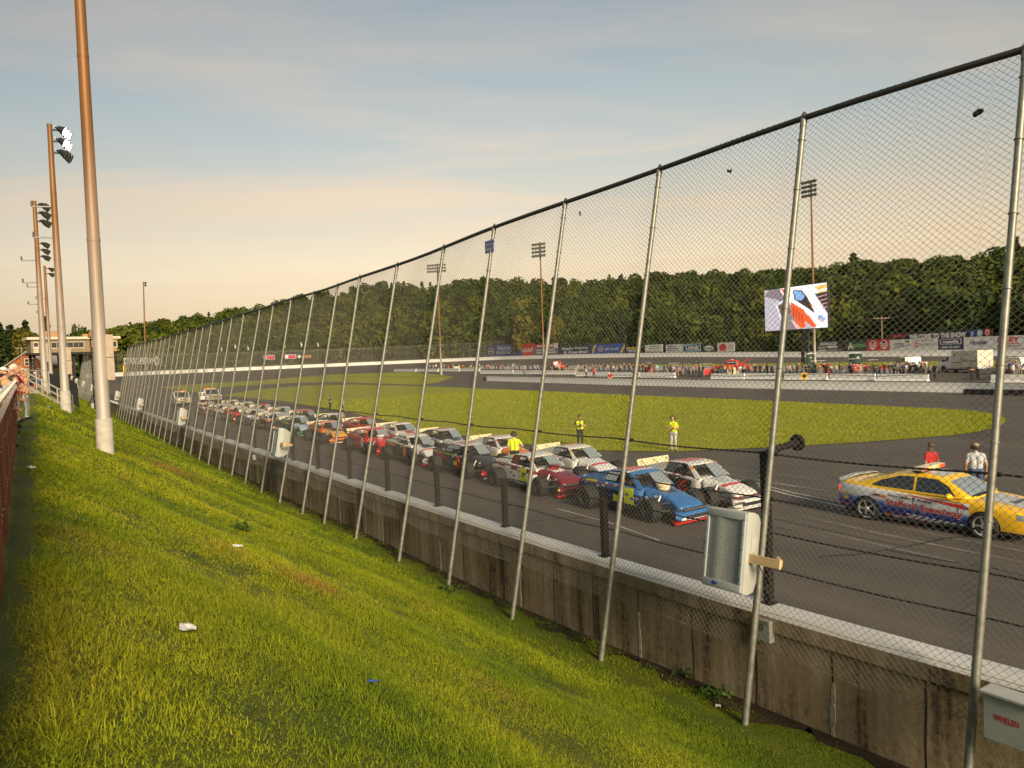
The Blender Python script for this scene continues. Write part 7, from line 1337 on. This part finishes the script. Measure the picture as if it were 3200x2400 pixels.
def crown_broad(seed, n, leaf, w=1.0, h=1.0):
    """unit broadleaf crown: about 1 wide, from 0 to 1 high"""
    rng = np.random.default_rng(seed); L_ = []; nl = 17
    for i in range(nl):
        th, z = rng.uniform(0, 2 * PI), rng.uniform(.12, .95); r = (.40 * math.sin(PI * min(.97, z * .86 + .10)) ** .7) * rng.uniform(.45, 1.0); L_.append((r * math.cos(th), r * math.sin(th), z * .84 + .04, rng.uniform(.10, .19)))
    L_ += [(0, 0, .5, .30), (0, 0, .72, .22)]; L_ = np.array(L_); w_ = L_[:, 3] ** 2; idx = rng.choice(len(L_), n, p=w_ / w_.sum()); d = rng.normal(size=(n, 3)); d[:, 2] = d[:, 2] * .9 + .25; d /= np.linalg.norm(d, axis=1)[:, None]; c = L_[idx, :3] + d * (L_[idx, 3] * rng.uniform(.72, 1.08, n))[:, None]; nn = d + rng.normal(size=(n, 3)) * .55; nn /= np.linalg.norm(nn, axis=1)[:, None]
    V = quads(c, nn, leaf * rng.uniform(.6, 1.3, n), rng); V[:, :, 0] *= w; V[:, :, 1] *= w; return V, rng.uniform(0, 1, n) * .6 + rng.uniform(0, 1, len(L_))[idx] * .4
def crown_conifer(seed, n, leaf, w=1.0):
    rng = np.random.default_rng(seed); tiers = 13; k = rng.integers(0, tiers, n); z0 = .10 + .86 * (k / tiers) ** .92; rad = (.30 * (1 - z0) ** .8 + .018) * (1 + .25 * np.sin(k * 2.4)); nb = 7; br = rng.integers(0, nb, n); th = br * 2 * PI / nb + k * 1.3 + rng.normal(0, .17, n); r = rad * np.sqrt(rng.uniform(.02, 1, n)); c = np.stack([r * np.cos(th), r * np.sin(th), z0 - r * .34 + rng.normal(0, .012, n)], 1)
    nn = np.stack([np.cos(th) * .35, np.sin(th) * .35, np.ones(n)], 1) + rng.normal(size=(n, 3)) * .35; nn /= np.linalg.norm(nn, axis=1)[:, None]; V = quads(c, nn, leaf * rng.uniform(.6, 1.3, n), rng); V[:, :, :2] *= w; return V, rng.uniform(0, 1, n)
PB = [crown_broad(i, 620, .042, 1.0) for i in range(6)]; PC_ = [crown_conifer(20 + i, 420, .042) for i in range(3)]
def core(seed, n=10): # the shaded mass inside a crown is the same leaves, packed
    m = MB(); m.sphere((0, 0, .52), .30, 8, 0, (1, 1, 1.25)); return m
def forest(name, label, items, mat):
    Vs, Ts = [], []
    for (x, y, z, w_, h, proto, rot, tint) in items:
        V, T = proto; c, s = math.cos(rot), math.sin(rot); X = V[:, :, 0] * c - V[:, :, 1] * s; Y = V[:, :, 0] * s + V[:, :, 1] * c; Vs.append(np.stack([X * w_ + x, Y * w_ + y, V[:, :, 2] * h + z], -1)); Ts.append(np.clip(T * .55 + tint * .5, 0, 1))
    V = np.concatenate(Vs); n = len(V); me = np_mesh(name, V.reshape(-1, 3), np.arange(n * 4).reshape(-1, 4), mat, {'tint': np.concatenate(Ts)}); return tag(link(name, me), label, 'forest', None, 'stuff')
rng = np.random.default_rng(5); itb, itc = [], []
for q in [0, .05, .10, .15, .21, .27, .33, .40, .47, .54, .61, .68, .75, .82, .89, .95, 1.0]:
    u = -380 + rng.uniform(0, 60)
    while u < 3900:
        uu = u + rng.uniform(-14, 14); qq = clip(q + rng.uniform(-.025, .025), 0, 1); x, y, z = hill(uu, qq); dist = math.hypot(x, y); con = rng.uniform() < .10; big_ = rng.uniform(.72, 1.38); h = rng.uniform(11, 13.5) * big_ if not con else rng.uniform(12, 16.5); w_ = rng.uniform(11, 14) * big_ if not con else rng.uniform(9, 12)
        if qq > .97: h = min(h, 16 + .5 * con)
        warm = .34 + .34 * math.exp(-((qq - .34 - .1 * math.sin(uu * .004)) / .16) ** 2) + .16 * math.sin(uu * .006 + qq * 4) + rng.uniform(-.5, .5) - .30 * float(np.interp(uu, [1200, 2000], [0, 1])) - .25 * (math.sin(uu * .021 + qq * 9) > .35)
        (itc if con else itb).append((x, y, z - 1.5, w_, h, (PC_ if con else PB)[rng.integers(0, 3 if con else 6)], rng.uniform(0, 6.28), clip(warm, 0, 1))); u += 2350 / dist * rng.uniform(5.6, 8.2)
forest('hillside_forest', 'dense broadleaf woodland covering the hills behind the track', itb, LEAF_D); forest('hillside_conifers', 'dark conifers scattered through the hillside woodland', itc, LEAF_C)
def tree(name, label, u, vt, vb, Y, wpx, proto, mat, trunk=True, tint=.5, cat='tree', zb=None):
    P = Vector(at_y(u, vb, Y)); zt = at_y(u, vt, Y)[2]; z0 = zb if zb is not None else min(P.z, 3.5); h = zt - z0; w_ = wpx * Y / F; t = thing(name, label, cat, (P.x, P.y, z0)); V, T = proto; V = V.copy(); fac = 1 / max(1e-6, (V[:, :, 0].max() - V[:, :, 0].min())); V[:, :, :2] *= w_ * fac; V[:, :, 2] = V[:, :, 2] / V[:, :, 2].max() * h * (1.0 if 'conifer' in name or 'pine' in name else .88) + (0 if 'conifer' in name or 'pine' in name else h * .12)
    n = len(V); link('crown', np_mesh('crown', V.reshape(-1, 3), np.arange(n * 4).reshape(-1, 4), mat, {'tint': np.clip(T * .7 + tint * .35, 0, 1)}), t)
    mb = MB(); mb.tube([(0, 0, -1), (.1, 0, h * .35), (0, .1, h * .8)], [h * .028, h * .02, h * .005], 8)
    if 'conifer' not in name and 'pine' not in name:
        for i in range(5): a = i * 1.3; mb.tube([(.05, 0, h * (.25 + .08 * i)), (w_ * .25 * math.cos(a), w_ * .25 * math.sin(a), h * (.5 + .07 * i))], [h * .012, h * .004], 5)
    mb.obj('trunk', BARK, t, 50); return t
big = lambda s, lf=.040, n=1500: crown_broad(100 + s, n, lf); bigc = lambda s, n=1300, lf=.04: crown_conifer(200 + s, n, lf)
tree('conifer_tree', 'tall dark conifer at the far left edge of the photo', 4, 1000, 1190, 250, 92, bigc(1, 1600), LEAF_C, tint=.4); tree('conifer_tree', 'dark conifer behind the yellowish round tree, left of the poles', 88, 996, 1180, 262, 70, bigc(2), LEAF_C, tint=.5); tree('conifer_tree', 'dark conifer rising just right of the paired floodlight poles', 150, 986, 1180, 265, 76, bigc(3), LEAF_C, tint=.45); tree('conifer_tree', 'broad dark conifer between the left edge tree and the barn', 40, 1012, 1185, 268, 84, bigc(4), LEAF_C, tint=.3)
tree('yellow_tree', 'round yellowish flowering tree behind the red barn', 88, 1026, 1190, 246, 118, big(1, .036, 2200), LEAF_Y, tint=.5)
tree('broadleaf_tree', 'dark rounded broadleaf tree above the press box roof', 256, 1010, 1120, 262, 84, big(2), LEAF_D, tint=.2, zb=2); tree('yellow_tree', 'yellowish tree just right of the nearest floodlight pole above the press box', 330, 1018, 1120, 258, 60, big(3), LEAF_Y, tint=.3, zb=2); tree('broadleaf_tree', 'yellow green tree left of the slim far floodlight pole', 418, 1006, 1150, 272, 120, big(4), LEAF_D, tint=.95, zb=2); tree('broadleaf_tree', 'bright green bushy tree right of the slim far floodlight pole', 492, 1028, 1150, 270, 96, big(5), LEAF_D, tint=1.0, zb=2); tree('broadleaf_tree', 'dark green tree higher up right of the bushy bright one', 560, 1000, 1150, 284, 90, big(6), LEAF_D, tint=.5, zb=2)
x, y, z = hill(2668, 1.0); tree('pine_tree', 'lone pine standing above the ridge line to the right of the screen', 2668, 786, 850, y - 2, 66, crown_conifer(231, 800, .05), LEAF_C, tint=.2, zb=z - 3); x, y, z = hill(3172, 1.0); tree('pine_tree', 'thin topped pine on the ridge at the right edge', 3176, 738, 830, y - 2, 60, crown_conifer(232, 420, .05), LEAF_C, tint=.2, zb=z - 3)
tree('broadleaf_tree', 'olive tree beside the house behind the screen', 2640, 968, 1080, 196, 90, big(7), LEAF_Y, tint=.0, zb=2); tree('broadleaf_tree', 'pale rounded tree behind the floodlight pole over the red board', 1738, 980, 1090, 240, 76, big(8), LEAF_Y, tint=.1, zb=3); tree('broadleaf_tree', 'pale rounded tree left of the floodlight pole over the red board', 1640, 972, 1090, 246, 90, big(9), LEAF_Y, tint=.1, zb=3)

# ---------------------------------------------------------------- grass on the bank
def vnoise(x, y, seed):
    r = np.random.default_rng(seed); g = r.uniform(0, 1, (64, 64)); xi, yi = np.floor(x).astype(int), np.floor(y).astype(int); fx, fy = x - xi, y - yi; fx, fy = fx * fx * (3 - 2 * fx), fy * fy * (3 - 2 * fy); G = lambda a, b: g[a % 64, b % 64]
    return (G(xi, yi) * (1 - fx) + G(xi + 1, yi) * fx) * (1 - fy) + (G(xi, yi + 1) * (1 - fx) + G(xi + 1, yi + 1) * fx) * fy
BLADE = m_grass('grass_blade', (.07, .12, .003), (.165, .215, .003), (.255, .285, .005), (.36, .30, .02), attr='tint')
bank_v = None
def bank_np(s, p):
    con = 3.34 + .7 * np.clip((s - 28) / 22, 0, 1) ** 2 * (3 - 2 * np.clip((s - 28) / 22, 0, 1)); z = np.zeros_like(s)
    xs = np.array([0, 2, 4, 6, 7.2, 8.0, 9.5]); z = np.interp(p, xs, [3.3, 2.2, 1.15, .15, -.42, -.64, -.66]); k = np.interp(p, [-.25, 0, 2, 4], [1, 1, .2, 0]); z = z + k * (con - 3.34)
    sm = lambda x, a, b: (lambda t: t * t * (3 - 2 * t))(np.clip((x - a) / (b - a), 0, 1))
    return z + .05 * np.sin(s * .9 + p * 1.7) * sm(p, .2, 1.5) * (1 - sm(p, 6, 8)) + .04 * np.sin(s * .37 - p * .8) * sm(p, .2, 1.5)
DRY = [(onbank(975, 1822), .42, 1.0), (onbank(520, 1462), .8, 1.0), (onbank(590, 1500), .5, .5), (onbank(1290, 1880), .4, .35), (onbank(60, 2130), .4, .25), (onbank(280, 1700), .5, .35), (onbank(700, 1720), .5, .4), (onbank(1560, 2170), .35, .4)]
def blades(s0, s1, dens, hgt, wid, seed):
    r = np.random.default_rng(seed); n = int((s1 - s0) * 8.35 * dens); s = r.uniform(s0, s1, n); p = r.uniform(-.70, 8.6, n); p = np.maximum(p, -.19 - .0139 * s + r.uniform(-.05, .3, n) * (p < -.19 - .0139 * s)); pw = 8.32 + .95 * np.exp(-np.maximum(0, s - 2) / 8.5); p = np.where(p > 8.0, p, p); m = r.uniform(0, 1, n)
    clump = vnoise(s * 2.3, p * 2.3, 3) * .6 + vnoise(s * .7, p * .7, 4) * .4; bare = np.interp(p, [0, 7.0, 7.7, 8.3], [0, 0, .45, .6]); ok = (m > bare * (.4 + vnoise(s * 1.1, p * 3, 9))) & (p < pw - .05) & (m < .8 + clump * .6); s, p, clump = s[ok], p[ok], clump[ok]; n = len(s); z = bank_np(s, p)
    h = hgt * r.uniform(.45, 1.25, n) * (.62 + clump ** 2 * 1.5) * np.where(r.uniform(0, 1, n) < .012, 2.1, 1); th = r.uniform(0, 2 * PI, n); lean = r.uniform(.4, 1.9, n) * h; w_ = wid * r.uniform(.6, 1.3, n)
    base = s[:, None] * D[None] + p[:, None] * N[None]; base[:, 2] = z - .01; d = np.stack([np.cos(th), np.sin(th), np.zeros(n)], 1); sd_ = np.stack([-np.sin(th), np.cos(th), np.zeros(n)], 1); up_ = np.array([0, 0, 1.0])
    a = base - sd_ * (w_ / 2)[:, None]; b = base + sd_ * (w_ / 2)[:, None]; mid = base + d * (lean * .35)[:, None] + up_ * (h * .62)[:, None]; c = mid + sd_ * (w_ * .38)[:, None]; e = mid - sd_ * (w_ * .38)[:, None]; tip = base + d * lean[:, None] + up_ * (h * .9)[:, None]
    V = np.stack([a, b, c, e, tip, tip], 1); dry = np.zeros(n)
    for (P, ss, pp), rad, k in DRY:
        q = ((s - ss) / (rad * 1.6)) ** 2 + ((p - pp) / rad) ** 2; dry = np.maximum(dry, k * np.exp(-q) * r.uniform(.3, 1.2, n))
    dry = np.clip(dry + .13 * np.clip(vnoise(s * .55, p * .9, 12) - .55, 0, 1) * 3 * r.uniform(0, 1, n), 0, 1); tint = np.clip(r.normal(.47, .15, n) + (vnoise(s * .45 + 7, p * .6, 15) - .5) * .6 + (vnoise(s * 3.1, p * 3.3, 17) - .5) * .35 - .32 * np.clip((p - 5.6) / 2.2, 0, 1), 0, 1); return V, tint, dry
parts = [blades(2.0, 9, 7000, .042, .0058, 1), blades(9, 16, 3400, .045, .0082, 2), blades(16, 30, 1200, .050, .013, 3), blades(30, 60, 300, .065, .026, 4), blades(60, 130, 60, .10, .055, 5), blades(130, 215, 12, .18, .15, 6)]
V = np.concatenate([p_[0] for p_ in parts]); n = len(V); fq = (np.arange(n) * 6)[:, None]; faces = np.concatenate([fq + np.array([0, 1, 2, 3]), fq + np.array([3, 2, 4, 5])]); tt = np.concatenate([p_[1] for p_ in parts]); dr = np.concatenate([p_[2] for p_ in parts])
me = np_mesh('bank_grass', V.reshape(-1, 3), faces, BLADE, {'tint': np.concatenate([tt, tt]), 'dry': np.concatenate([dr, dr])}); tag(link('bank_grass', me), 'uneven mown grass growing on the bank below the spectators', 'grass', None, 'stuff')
def inside(s, p, poly):
    c = np.zeros(len(s), dtype=bool); j = len(poly) - 1
    for i in range(len(poly)):
        (a, b), (d, e) = poly[i], poly[j]; k = ((b > p) != (e > p)) & (s < (d - a) * (p - b) / (e - b + 1e-12) + a); c ^= k; j = i
    return c
rI = np.random.default_rng(31); n = 150000; s = 20 + 75 * rI.uniform(0, 1, n) ** 1.6; p = rI.uniform(22, 58, n); ok = inside(s, p, main); s, p = s[ok], p[ok]; ok = rI.uniform(0, 1, len(s)) < .35 + .9 * vnoise(s * .8, p * 2.2, 33); s, p = s[ok], p[ok]; n = len(s)
z = np.array([elev(a, b) for a, b in zip(s, p)]) + .025; th = rI.uniform(0, 6.28, n); h = rI.uniform(.03, .085, n) * (1 + (s - 20) / 90); w_ = rI.uniform(.008, .022, n) * (1 + (s - 20) / 60)
B_ = s[:, None] * D[None] + p[:, None] * N[None]; B_[:, 2] = z; sd2 = np.stack([-np.sin(th), np.cos(th), 0 * th], 1); d2 = np.stack([np.cos(th), np.sin(th), 0 * th], 1); T_ = B_ + d2 * (h * rI.uniform(.2, 1.2, n))[:, None]; T_[:, 2] += h
VI = np.stack([B_ - sd2 * w_[:, None], B_ + sd2 * w_[:, None], T_ + sd2 * w_[:, None] * .5, T_ - sd2 * w_[:, None] * .5], 1)
tag(link('infield_tufts', np_mesh('infield_tufts', VI.reshape(-1, 3), np.arange(n * 4).reshape(-1, 4), BLADE, {'tint': np.clip(rI.normal(.74, .07, n), 0, 1), 'dry': np.zeros(n)})), 'rough grass blades standing up in the infield turf', 'grass', None, 'stuff')
r = random.Random(3); WEED = m_leaf('weed_leaf', [(0, (.03, .07, .01)), (1, (.07, .12, .015))])
for i, (u, v, sz, lab) in enumerate(((2170, 2115, .28, 'dark leafy weed at the foot of the wall below the loudspeaker'), (1395, 1850, .2, 'tuft of weeds at the foot of the wall by a fence post'), (2240, 2180, .22, 'long bladed weed arching by the wall foot near the right'), (752, 1660, .2, 'dark green tuft of tall grass in the middle of the bank'))):
    P, s, p = onbank(u, v); k = 90; V = []; rr = np.random.default_rng(i)
    cs = rr.normal(size=(k, 3)) * np.array([sz * .5, sz * .35, sz * .3]); cs[:, 2] = np.abs(cs[:, 2]) + .04; nn = rr.normal(size=(k, 3)) + np.array([0, 0, 1]); nn /= np.linalg.norm(nn, axis=1)[:, None]; Q4 = quads(cs, nn, np.full(k, .035), rr); me = np_mesh('weed', Q4.reshape(-1, 3), np.arange(k * 4).reshape(-1, 4), WEED, {'tint': rr.uniform(0, 1, k)}); o = link('weed', me); o.location = P; tag(o, lab, 'plant')
PAPER = M('paper_litter', (.68, .67, .63), .8); BLUEL = M('blue_litter', (.05, .12, .5), .6)
for i, (u, v, m, sz, lab) in enumerate(((580, 1985, PAPER, .11, 'crumpled white paper on the grass in the lower left'), (1165, 2150, BLUEL, .06, 'small blue scrap on the grass near the bottom'), (742, 1716, PAPER, .08, 'flat white scrap on the grass in the middle of the bank'), (2243, 2213, PAPER, .05, 'small white scrap by the wall foot at the lower right'), (96, 1470, PAPER, .10, 'white scrap on the grass beside the rust red fence'), (155, 1276, PAPER, .2, 'white scrap on the grass below the stair'))):
    P, s, p = onbank(u, v); mb = MB(); n = 5; rr = random.Random(i)
    for a in range(n):
        for b in range(n): mb.v.append(((a / 4 - .5) * sz * 1.6, (b / 4 - .5) * sz, .05 + rr.uniform(-.3, .5) * sz * .35))
    mb.f = [(a * n + b, a * n + b + 1, (a + 1) * n + b + 1, (a + 1) * n + b) for a in range(n - 1) for b in range(n - 1)]; mb.m = [0] * len(mb.f); o = mb.obj('litter', m); o.location = P; o.rotation_euler = (.3, .1, u); tag(o, lab, 'litter')
